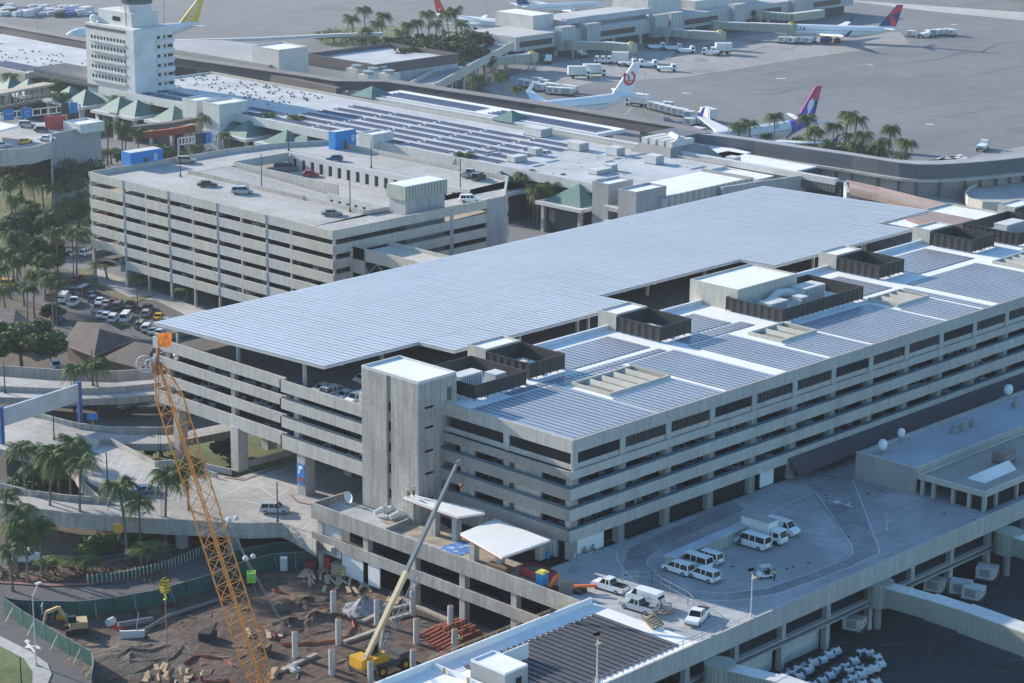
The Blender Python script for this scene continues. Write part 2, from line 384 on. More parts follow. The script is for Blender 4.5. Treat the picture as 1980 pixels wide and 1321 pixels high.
viaduct([(612, 1040), (620, 985), (720, 950), (800, 900), (900, 880), (1000, 900), (1000, 960), (760, 1040), (640, 1060)], ZR-.004, [])
g = MB(); g.prism(P2([(200, 850), (330, 850), (500, 815), (620, 850), (600, 890), (440, 925), (300, 900)], 0), 0, .05); struct('sunken_lawn', g, grass)
# cream wall panels along the inner ramp
g = MB(); g.wall([G(148, 838, 5.6), G(190, 853, 5.6)], 4.8, 5.6, .3); struct('ramp_wall', g, conct)
g = MB()
for i in range(9): line_strip(g, P2([(172+13*i, 852+8*i), (160+13*i, 868+8*i)], ZR), .16, ZR+.01)
for pl in ([(428, 960), (500, 925), (560, 905)], [(500, 940), (530, 962), (560, 945), (500, 940)], [(470, 968), (560, 985), (590, 975)], [(398, 918), (470, 905), (560, 938), (600, 955)], [(130, 870), (220, 905), (330, 925)], [(360, 965), (330, 955), (240, 960)], [(545, 1018), (590, 1000)], [(575, 1030), (600, 1012)]): line_strip(g, P2(pl, ZR), .16, ZR+.01)
struct('bay_marking', g, linem)
g = MB(); line_strip(g, P2([(434, 922), (470, 928), (600, 880), (700, 850)], ZR+.1), .35, ZR+.1); line_strip(g, P2([(560, 955), (575, 970), (600, 975), (620, 972), (700, 945)], ZR+.1), .35, ZR+.1); struct('red_kerb', g, redk)
# ground level viaduct supports
for i, (a, b) in enumerate(((238, 1050), (452, 1070), (352, 1060))):
    x, y = G(a, b, 0); m = MB(); m.box(x-.7, y-.7, 0, x+.7, y+.7, ZR-1.4); solo('bridge_pier', m, conc, ['square concrete pier under the front viaduct below the yellow sign', 'square concrete pier in the dark under the front viaduct near the hoarding', 'square concrete pier under the front viaduct behind the lattice crane boom'][i], 'bridge pier', 'piers under the front viaduct')

# ================================================================== MAIN BUILDING
XE = 235.0
mainb = thing('terminal_garage_building', 'long shaded concrete building with three parking levels, a window band and a solar roof', 'building', (0, 0, 9.5))
BAY = 10.55; nb = int(XE/BAY)
for k, (z0, z1) in enumerate(((12.5, 14.3), (15.8, 17.6), (19.0, 20.8), (22.2, 23.5))):
    b = MB(); b.box(0, -.32, z0, XE, -.02, z1); b.box(0, -.02, z0, .3, 27, z1); part('parapet_band', b, [conc], mainb)
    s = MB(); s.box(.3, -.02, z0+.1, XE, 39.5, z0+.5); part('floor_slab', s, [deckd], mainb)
b = MB(); b.box(.7, -.05, 26.1, XE, .35, 28.15); b.box(.7, .35, 26.1, 1.1, 27, 28.15); part('roof_parapet', b, conc, mainb)
b = MB(); b.box(1.1, .35, 26.6, XE, 39.0, 27.5); part('roof', b, roofw, mainb)
b = MB(); b.box(3, 39, 22.4, XE, 39.5, 28.3); part('rear_parapet', b, M('blue_shade_membrane', (.62, .64, .66), .8, .1, .2), mainb)
b = MB(); b.box(1.2, .15, 23.5, XE, .45, 24.35); b.box(.9, .45, 23.5, 1.2, 27, 24.35); part('sill_wall', b, conc, mainb)
b = MB(); b.box(6, 14, 9.5, XE, 15, 26.5); b.box(XE-1, 0, 9.5, XE, 39, 26); part('core_wall', b, M('indoor_shade_wall', (.10, .10, .10), .9), mainb)  # wall behind the openings, indoor shade painted into its colour
for i in range(nb+1):
    x = .4+i*BAY
    b = MB(); b.box(x+.3, -.04, 23.5, x+1.5, .3, 26.1); b.box(x+.3, 0, 9.5, x+1.7, 1.2, 22.3); part('column', b, conc, mainb)
    if i < nb:
        b = MB(); b.box(x+1.5, .16, 24.35, x+BAY+.3, .26, 26.1); part('window', b, [curtn if i % 3 else glass], mainb)
for y0, y1 in ((.6, 12.9), (14.1, 25.5)):
    b = MB(); b.box(.93, y0, 24.35, 1.03, y1, 26.1); part('window', b, glass, mainb)
b = MB(); b.box(.75, 12.9, 23.5, 1.3, 14.1, 26.1); b.box(.8, 12.9, 9.5, 2.0, 14.1, 22.3); part('column', b, conc, mainb)
for z in (14.3, 17.6, 20.8):
    b = MB(); b.box(.3, -.16, z+.05, XE, -.1, z+.42); b.box(.12, 0, z+.05, .18, 27, z+.42); part('guard_rail', b, bluer, mainb)
for zz in (15.0, 18.3, 21.5):
    for ya_, yb_ in ((6, 11.5), (20, 23)): b = MB(); b.box(.5, ya_, zz-.7, .9, yb_, zz+1.0); part('infill_panel', b, concs, mainb)
# ground storey on the deck
for xa_, xb_ in ((1.9, 8.6), (46.5, 50)): b = MB(); b.box(xa_, .55, 9.5, xb_, .75, 12.5); part('white_hoarding', b, white, mainb, 'plain white boarded bay of the ground storey')
for i in range(1, nb):
    x = .4+i*BAY
    if i == 4: b = MB(); b.box(50.4, .6, 9.5, x+BAY, .8, 12.5)
    else: b = MB(); b.box(x+1.8, .6, 9.5, x+BAY-.1, .8, 12.5)
    part('shopfront', b, glass, mainb)
b = MB(); b.box(.35, 2.5, 9.5, .75, 9, 12.5); part('panelled_wall', b, M('panel_white_ribs', (.55, .55, .54), .7, .05, .3, stripe=(1, .8, .3)), mainb)
b = MB(); b.box(.5, 9, 9.5, 1.1, 27, 12.5); part('end_wall', b, concs, mainb)
b = MB(); b.box(.45, 6.3, 9.55, .65, 8.3, 11.9); part('door', b, M('brown_door', (.10, .085, .06), .6), mainb)
b = MB(); x0 = 52.5
b.add([(x0, -.35, 13.4), (XE, -.35, 13.4), (XE, -2.8, 11.2), (x0, -2.8, 11.2), (x0, -.35, 13.1), (XE, -.35, 13.1), (XE, -2.75, 10.9), (x0, -2.75, 10.9)], [(0, 1, 2, 3), (4, 7, 6, 5), (0, 3, 7, 4), (3, 2, 6, 7), (1, 5, 6, 2)])
part('awning', b, maroon, mainb, 'long dark sloping awning over the ground storey')
# rooftop louvred enclosures, penthouses, light wells
def screen(x0, y0, x1, y1, zt, zb=27.5):
    s = MB(); t = .12
    s.box(x0, y0, zb+.25, x1, y0+t, zt); s.box(x0, y1-t, zb+.25, x1, y1, zt); s.box(x0, y0+t, zb+.25, x0+t, y1-t, zt); s.box(x1-t, y0+t, zb+.25, x1, y1-t, zt)
    o = part('louvre_screen', s, louv, mainb)
    f = MB(); nx = max(2, round((x1-x0)/1.5)); ny = max(2, round((y1-y0)/1.5))
    for i in range(nx+1):
        for yy in (y0-.05, y1+.05): x = x0+(x1-x0)*i/nx; f.box(x-.05, yy-.05, zb, x+.05, yy+.05, zt)
    for i in range(ny+1):
        for xx in (x0-.05, x1+.05): y = y0+(y1-y0)*i/ny; f.box(xx-.05, y-.05, zb, xx+.05, y+.05, zt)
    f.box(x0-.1, y0-.1, zt, x1+.1, y0+.05, zt+.1); f.box(x0-.1, y1-.05, zt, x1+.1, y1+.1, zt+.1); f.box(x0-.1, y0, zt+.002, x0+.05, y1, zt+.098); f.box(x1-.05, y0, zt+.002, x1+.1, y1, zt+.098)
    part('frame', f, rack, o)
def penthouse(x0, y0, x1, y1, zt):
    b_ = MB(); b_.box(x0, y0, 23, x1, y1, zt-.35); o = part('penthouse', b_, conct, mainb)
    r = MB(); r.box(x0+.25, y0+.25, zt-.35, x1-.25, y1-.25, zt-.28); part('flat_roof', r, roofw, o)
    w = MB(); w.wall([(x0+.12, y0+.12), (x1-.12, y0+.12), (x1-.12, y1-.12), (x0+.12, y1-.12)], zt-.351, zt, .24, close=True); part('parapet', w, conct, o)
screen(6, 25.5, 17.4, 37.8, 29.9)
for X0 in (20.1, 52, 115.6, 147.2, 178.8, 210.4): screen(X0, 27.3, X0+8.2, 37, 30.2)
screen(77, 20.5, 101, 33, 30.0); screen(159, 24, 176, 37, 30.2)
for X0 in (20.3, 52.2, 115.8, 147.4, 179): penthouse(X0, 37.2, X0+8, 41.5, 30.6)
penthouse(77.6, 31, 95, 42, 31.6)
b = MB(); b.box(66, 39.6, 20.9, 80, 46, 25.2); part('low_annex', b, conct, mainb); b = MB(); b.box(66.3, 39.9, 25.2, 79.7, 45.7, 25.3); part('annex_roof', b, roofw, mainb)
def lightwell(x0, y0, x1, y1):
    z = 27.52
    f = MB(); f.wall([(x0, y0), (x1, y0), (x1, y1), (x0, y1)], z, z+.55, .35, close=True); o = part('light_well', f, conct, mainb)
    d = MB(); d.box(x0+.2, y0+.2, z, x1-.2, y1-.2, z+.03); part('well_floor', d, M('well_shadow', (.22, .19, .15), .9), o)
    n = max(3, int((x1-x0)/2.4)); q = MB()
    for i in range(1, n):
        x = x0+(x1-x0)*i/n; q.add([(x-.3, y0+.2, z+.05), (x+.9, y0+.2, z+.5), (x+.9, y1-.2, z+.5), (x-.3, y1-.2, z+.05), (x-.2, y0+.2, z+.04), (x+1, y0+.2, z+.4), (x+1, y1-.2, z+.4), (x-.2, y1-.2, z+.04)], [(0, 1, 2, 3), (7, 6, 5, 4), (1, 5, 6, 2), (0, 4, 5, 1), (3, 2, 6, 7)])
    part('louvre_blade', q, M('louvre_beige', (.42, .40, .34), .7), o)
for r_ in ((22.8, 12.4, 37, 20.4), (67, 12.8, 76.5, 19.8), (101.2, 13, 111, 19.2), (143, 12.5, 156, 19.5)): lightwell(*r_)
def rows(x0, y0, x1, y1, z, pitch, w, lift, root, mat=panel, along='y', fr=rack, label=None, name='solar_array'):
    a = MB(); n = int((x1-x0 if along == 'y' else y1-y0)/pitch)
    for i in range(n):
        if along == 'y':
            x = x0+i*pitch; v = [(x, y0, z+lift), (x+w, y0, z+.06), (x+w, y1, z+.06), (x, y1, z+lift)]
        else:
            y = y0+i*pitch; v = [(x0, y, z+.06), (x1, y, z+.06), (x1, y+w, z+lift), (x0, y+w, z+lift)]
        a.quad(*v, 0)
        d = .04; u = [(p[0], p[1], p[2]-d) for p in v]; a.add(u, [(3, 2, 1, 0)], 1); a.add(v+u, [(0, 4, 5, 1), (1, 5, 6, 2), (2, 6, 7, 3), (3, 7, 4, 0)], 1)
        if along == 'y': a.box(x+.03, y0+.3, z, x+.07, y1-.3, z+lift-.04, 1)
    part(name, a, [mat, fr], root, label)
for x0, x1, y0, y1 in ((2.2, 21.5, 1.6, 22.6), (21.8, 38.2, 1.6, 11.2), (38.5, 51.6, 1.6, 22.6), (54, 65.8, 1.6, 22.6), (66, 77.4, 1.6, 11.6), (77.8, 100, 1.6, 17.8), (100.3, 111.8, 1.6, 11.8), (112, 114.6, 1.6, 20), (117, 142, 1.6, 22), (142.4, 157, 1.6, 11.4), (158, 176, 1.6, 22), (179, 230, 1.6, 22),
                       (12, 50, 23.3, 24.9), (21.8, 38.2, 21.2, 23), (55, 74, 23.3, 26.3), (29.6, 49.5, 26.6, 36), (61.5, 72, 27, 35.5), (103, 113.5, 22, 34), (125, 145, 24.5, 36), (157, 176, 12, 22)):
    rows(x0, y0, x1, y1, 27.52, 1.2, 1.13, .115, mainb)
# roof clutter
b = MB()
for q in range(40):
    x = random.uniform(2, 160); b.box(x, .6, 27.5, x+.5, .9, 27.75)
for px, py in ((930, 716), (1010, 712)): pass
part('roof_hatch', b, steel, mainb)
def ac_unit(x, y, z, lx, ly, h, lab, group='rooftop air handlers', rz=0, m=None):
    t = thing('air_handler', lab, 'air handler', (x, y, z), rz, group)
    b_ = MB(); b_.box(-lx/2, -ly/2, .2, lx/2, ly/2, h); b_.box(-lx/2-.05, -ly/2-.05, h, lx/2+.05, ly/2+.05, h+.06); part('casing', b_, m or offw, t, world=False)
    v = MB(); n = max(2, int(lx/.5))
    for i in range(n): v.box(-lx/2+.1+i*(lx-.2)/n, -ly/2-.03, .4, -lx/2+.1+(i+.55)*(lx-.2)/n, -ly/2, h-.2)
    part('vent', v, M('vent_grey', (.25, .26, .27), .6), t, world=False)
    f = MB(); f.box(-lx/2, -ly/2, 0, lx/2, -ly/2+.2, .2); f.box(-lx/2, ly/2-.2, 0, lx/2, ly/2, .2); part('skid', f, rack, t, world=False)
    return t
ac_unit(10, 31.5, 27.5, 5, 2.4, 2.4, 'long white air handler inside the nearest louvred enclosure')
ac_unit(14.6, 29.5, 27.5, 2.4, 2.4, 2.0, 'small white unit beside the long air handler in the nearest enclosure')
ac_unit(81.5, 26, 27.5, 5, 2.8, 2.3, 'white ribbed air handler at the near end of the large enclosure')
ac_unit(94.5, 28, 27.5, 6, 3.2, 2.6, 'white ribbed air handler at the far end of the large enclosure')
ac_unit(88, 25, 27.5, 2.0, 2.2, 2.2, 'square white unit in the middle of the large enclosure')
ac_unit(167, 31, 27.5, 7, 3, 2.8, 'white air handler inside the enclosure at the right edge of the roof')
for i, X0 in enumerate((23.5, 55.4, 119, 150.8)): ac_unit(X0, 32, 27.5, 1.2, 1.2, 1.5, 'small grey unit inside the %s small louvred enclosure' % ('first', 'second', 'third', 'fourth')[i], 'small enclosed roof units')
for a, b_, c, r_ in ((83.5, 28.5, 92, 1.0),):
    t = MB(); t.tube([(a, b_, 28.7), (a+4, b_+1, 29.6), (c-2, b_+.5, 29.4), (c, b_, 28.8)], .7, 8); solo('air_duct', t, offw, 'white curved duct joining the air handlers in the large enclosure', 'duct')

# ------------------------------------------------------------------ stair tower
tw = thing('stair_tower', 'tall windowless concrete stair tower with a white roof beside the deck', 'tower', (-.7, 33.3, 9.5))
b = MB(); b.box(-4.7, 26.9, 9.5, 3.4, 33.0, 32.0); b.box(-4.7, 34.0, 9.5, 3.4, 39.7, 32.0); b.box(-4.2, 33.0, 9.5, 3.4, 34.0, 32.0); part('shaft', b, concs, tw)
b = MB(); b.box(-4.4, 27.2, 32.0, 3.2, 39.4, 32.1); part('roof', b, roofw, tw)
b = MB(); b.wall([(-4.58, 27.02), (3.28, 27.02), (3.28, 39.58), (-4.58, 39.58)], 32.0, 32.45, .22, close=True); part('parapet', b, offw, tw)
for z in (12, 16.2, 19.6, 23.0, 26.2):
    b = MB(); b.box(-4.3, 33.1, z, -4.19, 33.9, z+1.5); part('window', b, glass, tw)
for z in (13, 17.2, 20.8, 24.6, 27.8):
    b = MB(); b.box(-3.3, 26.86, z, -1.6, 26.9, z+.35); part('vent_slot', b, glass, tw)
b = MB(); b.box(1.4, 26.84, 28.2, 2.3, 26.9, 30.3); part('door', b, M('brown_door', (.10, .085, .06), .6), tw)
b = MB(); b.box(-3.6, 39.7, 24.6, 1.5, 41.6, 27.4); part('side_box', b, conct, tw)
b = MB(); b.box(3.4, 29, 28, 5.5, 33, 31.2); part('side_box', b, conct, tw)
# ------------------------------------------------------------------ sloped-canopy garage (Y 45..101)
gar = thing('canopied_garage', 'wide parking structure on tall columns under the big solar canopy', 'building', (90, 75, ZR))
GX1 = 176
for k, z in enumerate((23.8, 20.6, 17.4, 14.2)):
    zb = z-2.0 if k == 0 else z-1.75
    if k == 3: zb = 11.9
    b = MB(); b.box(-.15, 39.8, zb, .2, 65, z); part('parapet_band', b, conc, gar)
    b = MB(); b.box(1.05, 65, zb, 1.4, 101, z); b.box(-.15, 64.7, zb, 1.05, 65, z); b.box(1.4, 100.7, zb, GX1, 101, z); part('parapet_band', b, conc, gar)
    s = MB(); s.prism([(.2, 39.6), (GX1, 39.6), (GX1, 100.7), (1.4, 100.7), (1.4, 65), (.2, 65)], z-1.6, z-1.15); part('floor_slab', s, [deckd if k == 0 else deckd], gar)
    if k: r_ = MB(); r_.box(-.02, 40, z+.1, .04, 64.6, z+.45); part('guard_rail', r_, bluer, gar)
for y in (44.5, 61.5, 79.5, 97.5):
    X = .35 if y < 65 else 1.6
    b = MB(); b.box(X, y-.55, 12, X+.9, y+.55, 22.3); part('column', b, conc, gar)
b = MB(); b.box(20, 60, ZR, 21, 100, 22.2); b.box(8, 43, 12, 9, 58, 22); part('inner_wall', b, M('indoor_shade_wall', (.10, .10, .10), .9), gar)  # wall tone carries the darkness inside the garage
def pillar(x, y, w, d, z0, z1): b_ = MB(); b_.box(x-w/2, y-d/2, z0, x+w/2, y+d/2, z1); part('pillar', b_, conc, gar)
for x, y, w in ((1.2, 60.2, 2.2), (1.9, 78.5, 2.2), (2.4, 95.5, 1.8), (13, 84, 2), (13, 62, 2), (14, 46, 2), (26, 78, 2), (26, 95, 2), (40, 62, 2), (40, 80, 2)): pillar(x, y, w, w*.9, ZR-.5 if y < 90 else 0, 12.3)
b = MB(); b.wall([G(395, 897, 5.8), G(447, 908, 5.8)], ZR, ZR+1.1, .25); b.wall([(3.2, 77.5), (26, 77)], ZR, ZR+1.1, .3); struct('low_wall', b, conc)
# solar canopy
can = thing('solar_canopy', 'huge pale blue solar canopy shading the roof of the garage', 'solar canopy', (88, 72, 22.2))
cz = lambda y: 28.05-(y-54.6)*.030
YS = [(46.0, 54.6, [(21.6, 67), (108, 154.4)]), (54.6, 100, [(.6, 173.6)])]
cp = MB(); fr = MB()
for y0, y1, spans in YS:
    for xa, xb in spans:
        n = int((xb-xa)/1.3)
        for i in range(n):
            x = xa+(xb-xa)*i/n; w = (xb-xa)/n-.03
            for k in range(int(max(1, (y1-y0)//9))):
                kk = int(max(1, (y1-y0)//9)); ya = y0+(y1-y0)*k/kk; yb = y0+(y1-y0)*(k+1)/kk-.06; j = random.uniform(-.008, .008)
                cp.quad((x, ya, cz(ya)+.05+j), (x+w, ya, cz(ya)+j), (x+w, yb, cz(yb)+j), (x, yb, cz(yb)+.05+j))
        fr.prism([(xa, y0), (xb, y0), (xb, y1), (xa, y1)], lambda x, y: cz(y)-.12, lambda x, y: cz(y)-.06)
        for q in (y0+.1, y1-.1): fr.beam((xa, q, cz(q)-.3), (xb, q, cz(q)-.3), .25, .4)
        fr.beam((xa+.1, y0, cz(y0)-.3), (xa+.1, y1, cz(y1)-.3), .25, .4); fr.beam((xb-.1, y0, cz(y0)-.3), (xb-.1, y1, cz(y1)-.3), .25, .4)
        x = xa+4
        while x < xb: fr.beam((x, y0, cz(y0)-.4), (x, y1, cz(y1)-.4), .25, .5); x += 8.7
part('panel_field', cp, panelc, can); part('frame', fr, M('canopy_steel', (.45, .47, .48), .5), can)
for y in (49, 62.5, 79.8, 96.5):
    x = 3.2
    while x < 172:
        ok = y > 54 or (22 < x < 66) or (109 < x < 154)
        if ok: b = MB(); b.box(x-.25, y-.25, 22.2, x+.25, y+.25, cz(y)-.3); part('post', b, M('canopy_steel', (.45, .47, .48), .5), can)
        x += 17.3
for x in (38.5, 56, 122, 138): b = MB(); b.box(x-.2, 47, 22.2, x+.2, 47.4, 27.9); part('post', b, M('canopy_steel', (.45, .47, .48), .5), can)
#PART2
# ================================================================== FRONT DECK (z 9.5)
DZ = 9.5
dk = thing('deck_building', 'wide concrete deck raised on columns in front of the garage building', 'deck', (60, 0, 0))
YO = -34.2
b = MB(); b.prism([(-12, 43.5), (-12, -13.7), (-12, YO), (XE, YO), (XE, .2), (-5, .2), (-5, 43.5)], DZ-.6, DZ, 0); part('deck_slab', b, [M('deck_surface', (.37, .375, .38), .85, .2, .08, fine=.14, joints=10.55, spots=((.29, .29, .29), .05, .55))], dk)
b = MB(); b.box(-12.15, -13.5, 8.2, -11.85, 43.5, 10.75); part('front_parapet', b, concs, dk)
b = MB(); b.box(-11.85, 43.2, 8.2, -4.6, 43.5, 10.75); part('end_parapet', b, concs, dk)
b = MB(); b.box(-60, YO-.15, 7.6, XE, YO+.15, 10.55); part('outer_parapet', b, conc, dk)
b = MB(); b.box(-12.1, -13.5, 4.2, -11.8, 43.5, 6.0); part('lower_band', b, concs, dk)
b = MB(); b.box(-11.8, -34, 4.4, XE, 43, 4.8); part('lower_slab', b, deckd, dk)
b = MB(); b.box(-9, -13, 4.8, -8.6, 38, 9); part('window_band', b, glass, dk)
b = MB(); b.box(-11.6, 37, 6.0, -11.4, 42, 8.2); part('grey_hoarding', b, offw, dk)
b = MB(); b.box(-11.9, 28, .6, -11.7, 36.6, 4.2); part('white_hoarding', b, white, dk, 'white curved hoarding under the deck beside the pit'); b = MB(); b.box(-11.9, 36.9, 3.0, -11.7, 41, 4.2); part('hoarding_strip', b, white, dk)
y = 41.7
while y > -14:
    b = MB(); b.box(-11.9, y-.55, 0, -10.8, y+.55, 8.6); part('column', b, conc, dk); y -= 10.55
for i in range(-5, 22):
    x = 8.6+i*10.55
    b = MB(); b.box(x-.45, YO+.6, 0, x+.45, YO+1.5, 8.2); part('column', b, conc, dk)
b = MB(); b.box(-60, YO+.4, 4.0, XE, YO+1.3, 5.0); part('edge_beam', b, conc, dk)
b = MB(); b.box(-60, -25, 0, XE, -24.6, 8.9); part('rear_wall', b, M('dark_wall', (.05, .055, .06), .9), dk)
for x0, x1 in ((-14, 8), (9, 19)): b = MB(); b.box(x0, -32.2, 0, x1, -32, 3.4); part('white_screen_wall', b, offw, dk)
# expansion joints, kerb and lane lines on the deck
g = MB()
def arc(cx, cy, r0, a0, a1, n=16, ry=None): return [(cx+r0*math.cos(math.radians(a0+(a1-a0)*i/n)), cy+(ry or r0)*math.sin(math.radians(a0+(a1-a0)*i/n))) for i in range(n+1)]
for pl in (P2([(1560, 940), (1580, 955), (1648, 1055), (1650, 1068), (1640, 1078), (1600, 1095), (1540, 1118), (1480, 1138), (1400, 1148), (1330, 1142), (1285, 1122), (1262, 1100), (1250, 1090), (1254, 1078), (1275, 1068)], DZ),
           P2([(1645, 928), (1652, 935), (1700, 1062), (1700, 1070), (1640, 1098), (1560, 1130), (1500, 1150), (1420, 1162), (1330, 1160)], DZ),
           P2([(1210, 1040), (1195, 1060), (1192, 1080), (1205, 1100), (1225, 1125)], DZ), P2([(1486, 992), (1530, 972), (1560, 958)], DZ), P2([(1110, 1070), (1250, 1020), (1660, 850)], DZ)):
    line_strip(g, pl, .14, DZ+.012)
struct('lane_marking', g, linem)
g = MB()
x, y = G(1632, 975, DZ)
line_strip(g, [(x, y-1.6), (x, y+1.0)], .35, DZ+.012); g.add([(x-.9, y+.9, DZ+.013), (x+.9, y+.9, DZ+.013), (x, y+2.4, DZ+.013)], [(0, 1, 2)]); line_strip(g, [(x, y-.6), (x+1.3, y-.3)], .35, DZ+.014)
struct('arrow_marking', g, linem)
g = MB()
for i in range(15):
    x = random.uniform(2, 62); y = random.uniform(-33, -2); g.box(x-.25, y-.25, DZ, x+.25, y+.25, DZ+.015)
struct('deck_drain', g, M('drain_black', (.03, .03, .03)))
g = MB(); g.wall(P2([(1280, 1078), (1445, 1005), (1462, 1010)], DZ+1.2), DZ, DZ+2.0, .2)
q0 = G(1283, 1073, DZ+2.1); q1 = G(1447, 1002, DZ+2.1)
pc = thing('covered_walkway', 'low flat-roofed walkway box behind the parked white vans', 'walkway', (q0[0], q0[1], DZ))
b = MB(); b.prism([q0, q1, (q1[0]+.5, q1[1]-1.9), (q0[0]+.5, q0[1]-1.9)], DZ+1.9, DZ+2.1); part('roof', b, M('pale_blue_roof', (.42, .47, .52), .6), pc)
b = MB(); b.prism([(q0[0]+.2, q0[1]-.2), (q1[0]-.1, q1[1]-.2), (q1[0]+.2, q1[1]-1.6), (q0[0]+.6, q0[1]-1.6)], DZ, DZ+1.9); part('wall', b, M('beige_panels', (.40, .40, .36), .8, stripe=(0, 1.3, .2)), pc)

g = MB(); g.prism(P2([(1560, 940), (1648, 1055), (1650, 1068), (1600, 1095), (1480, 1138), (1400, 1148), (1330, 1142), (1262, 1100), (1250, 1088), (1262, 1070), (1300, 1048), (1440, 985), (1420, 972), (1280, 1030), (1215, 1062), (1205, 1095), (1250, 1140), (1330, 1158), (1420, 1160), (1500, 1148), (1640, 1097), (1700, 1068), (1650, 932), (1645, 880), (1560, 920)], DZ), DZ, DZ+.006); struct('worn_lane', g, M('worn_lane', (.25, .25, .255), .9, .3, .12, fine=.2))
# ---- white-roofed wing at the bottom with its solar field
wing = thing('solar_roof_wing', 'white-roofed low wing with a dark solar field at the bottom of the picture', 'building', (-25, -24, 0))
b = MB(); b.prism([(-41, -13.9), (-12.2, -13.9), (-9.5, -13.9), (-9.5, YO+.2), (-60, YO+.2), (-60, -13.9)], 8.4, 9.75, 0); part('roof', b, roofw, wing)
b = MB(); b.box(-60, -13.9, 9.75, -9.9, -13.6, 10.7); b.box(-41, -14, 9.75, -40.8, -33.9, 10.5); part('parapet', b, white, wing)
b = MB(); b.box(-41.1, -33.8, 0, -40.9, -13.7, 9.7); part('end_wall', b, M('wrapped_wall', (.50, .53, .58), .4, .3, .5, .2), wing)
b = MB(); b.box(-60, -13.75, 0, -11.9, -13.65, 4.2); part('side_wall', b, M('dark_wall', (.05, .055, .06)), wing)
for i in range(4): b = MB(); b.box(-41.3, -16.5-i*4.4, 0, -41.1, -16.2-i*4.4, 10.6); part('scaffold_post', b, wood, wing)
rows(-38, -31.8, -12.2, -16.6, 9.78, 1.12, 1.03, .22, wing, M('near_solar_panel', (.12, .115, .125), .4, .1, .3, spec=.6, stripe=(1, 1.7, .12)))
b = MB(); b.box(-40.6, -26.8, 8, -36.4, -20.6, 12.6); part('roof_room', b, M('room_grey', (.33, .33, .32), .8), wing)
b = MB(); b.box(-40.5, -26.7, 12.6, -36.5, -20.7, 12.68); part('room_roof', b, roofw, wing)
b = MB(); b.wall([(-40.5, -26.7), (-36.5, -26.7), (-36.5, -20.7), (-40.5, -20.7)], 12.6, 12.9, .18, close=True); b.box(-36.4, -20.8, 9.8, -30, -20.6, 12.0); part('room_parapet', b, white, wing)
b = MB(); b.box(-38.6, -26.86, 10.4, -37.6, -26.8, 11.6); part('window', b, glass, wing)
def rail(pts, z, h, root, name='handrail', mat=steel, sp=2.0):
    m = MB()
    for a, c in zip(pts, pts[1:]):
        L_ = math.dist(a, c); n = max(1, int(L_/sp))
        for k in (h, h*.55): m.beam((a[0], a[1], z+k), (c[0], c[1], z+k), .06, .06)
        for i in range(n+1): m.beam((a[0]+(c[0]-a[0])*i/n, a[1]+(c[1]-a[1])*i/n, z), (a[0]+(c[0]-a[0])*i/n, a[1]+(c[1]-a[1])*i/n, z+h), .06, .06)
    if root is None: return m
    return part(name, m, mat, root)
rail([(-60, -33.9), (-6, -33.9)], 10.5, 1.0, wing); rail([(-41, -13.5), (-14, -13.5)], 10.7, .5, wing, mat=wood)
m = MB()
for i in range(6): m.box(-10.8, -26+i*.34, 9.75+i*.2, -8.8, -25.66+i*.34, 9.85+i*.2)
m.beam((-10.9, -26, 9.9), (-10.9, -23.8, 11.2), .1, .35); m.beam((-8.7, -26, 9.9), (-8.7, -23.8, 11.2), .1, .35)
solo('roof_steps', m, wood, 'short set of metal steps down to the white wing roof', 'steps')

# ---- right-hand building and pavilion on the deck
rbld = thing('deck_annex', 'shaded grey building with a pale roof and satellite domes on the deck', 'building', (62, -12, DZ))
b = MB(); b.box(61.5, -19, DZ, 62.1, -7.4, 14); b.box(62.1, -19, DZ, XE, -18.7, 9.9); b.box(62.1, -19, 13.0, XE, -18.6, 14); b.box(62.1, -8, DZ, XE, -7.4, 14); part('wall', b, M('annex_wall', (.40, .39, .36), .85, .1, .2, .15), rbld)
b = MB(); b.box(62.1, -18.6, 13.2, XE, -8, 13.6); part('roof', b, M('annex_roof', (.36, .39, .42), .8, .15, .1), rbld)
b = MB(); b.box(61.4, -19.2, 14, XE, -18.8, 14.15); b.box(61.4, -18.8, 14, 61.8, -7.4, 14.15); part('coping', b, conct, rbld)
for i in range(26):
    x = 66+i*4.4
    b = MB(); b.box(x, -18.95, 9.9, x+3.3, -18.85, 12.6); part('window', b, glass, rbld)
    b = MB(); b.box(x+3.5, -19.15, 9.6, x+4.1, -18.9, 13); part('pilaster', b, conc, rbld)
pav = thing('glazed_pavilion', 'flat-roofed dark glazed pavilion at the edge of the deck', 'pavilion', (64, -25, DZ))
b = MB(); b.box(62.4, -31.6, 12.4, XE, -19.3, 12.75); part('roof', b, M('pavilion_roof', (.30, .28, .25), .9), pav)
b = MB(); b.wall([(62.2, -31.6), (XE, -31.6), (XE, -19.3), (62.2, -19.3)], 12.2, 13.1, .5, close=True); part('fascia', b, conct, pav)
b = MB(); b.box(62.9, -31.1, DZ, 63.1, -26, 12.3); b.box(63, -31.2, DZ, XE, -31.0, 12.3); part('glazing', b, glass, pav)
for y in (-19.8, -21.9, -25.6, -28.6, -31.3): b = MB(); b.box(62.4, y-.28, DZ, 63, y+.28, 12.2); part('post', b, conc, pav)
for i in range(14): b = MB(); b.box(65.5+i*6, -31.75, DZ, 65.9+i*6, -31.25, 12.2); part('post', b, conc, pav)
b = MB(); b.add([(66.5, -28.8, 12.76), (76, -28.8, 12.76), (76, -25.4, 12.76), (66.5, -25.4, 12.76), (67.5, -27.2, 14.0), (76, -27.2, 14.0)], [(0, 1, 5, 4), (1, 2, 5), (2, 3, 4, 5), (3, 0, 4)]); part('skylight', b, roofw, pav)
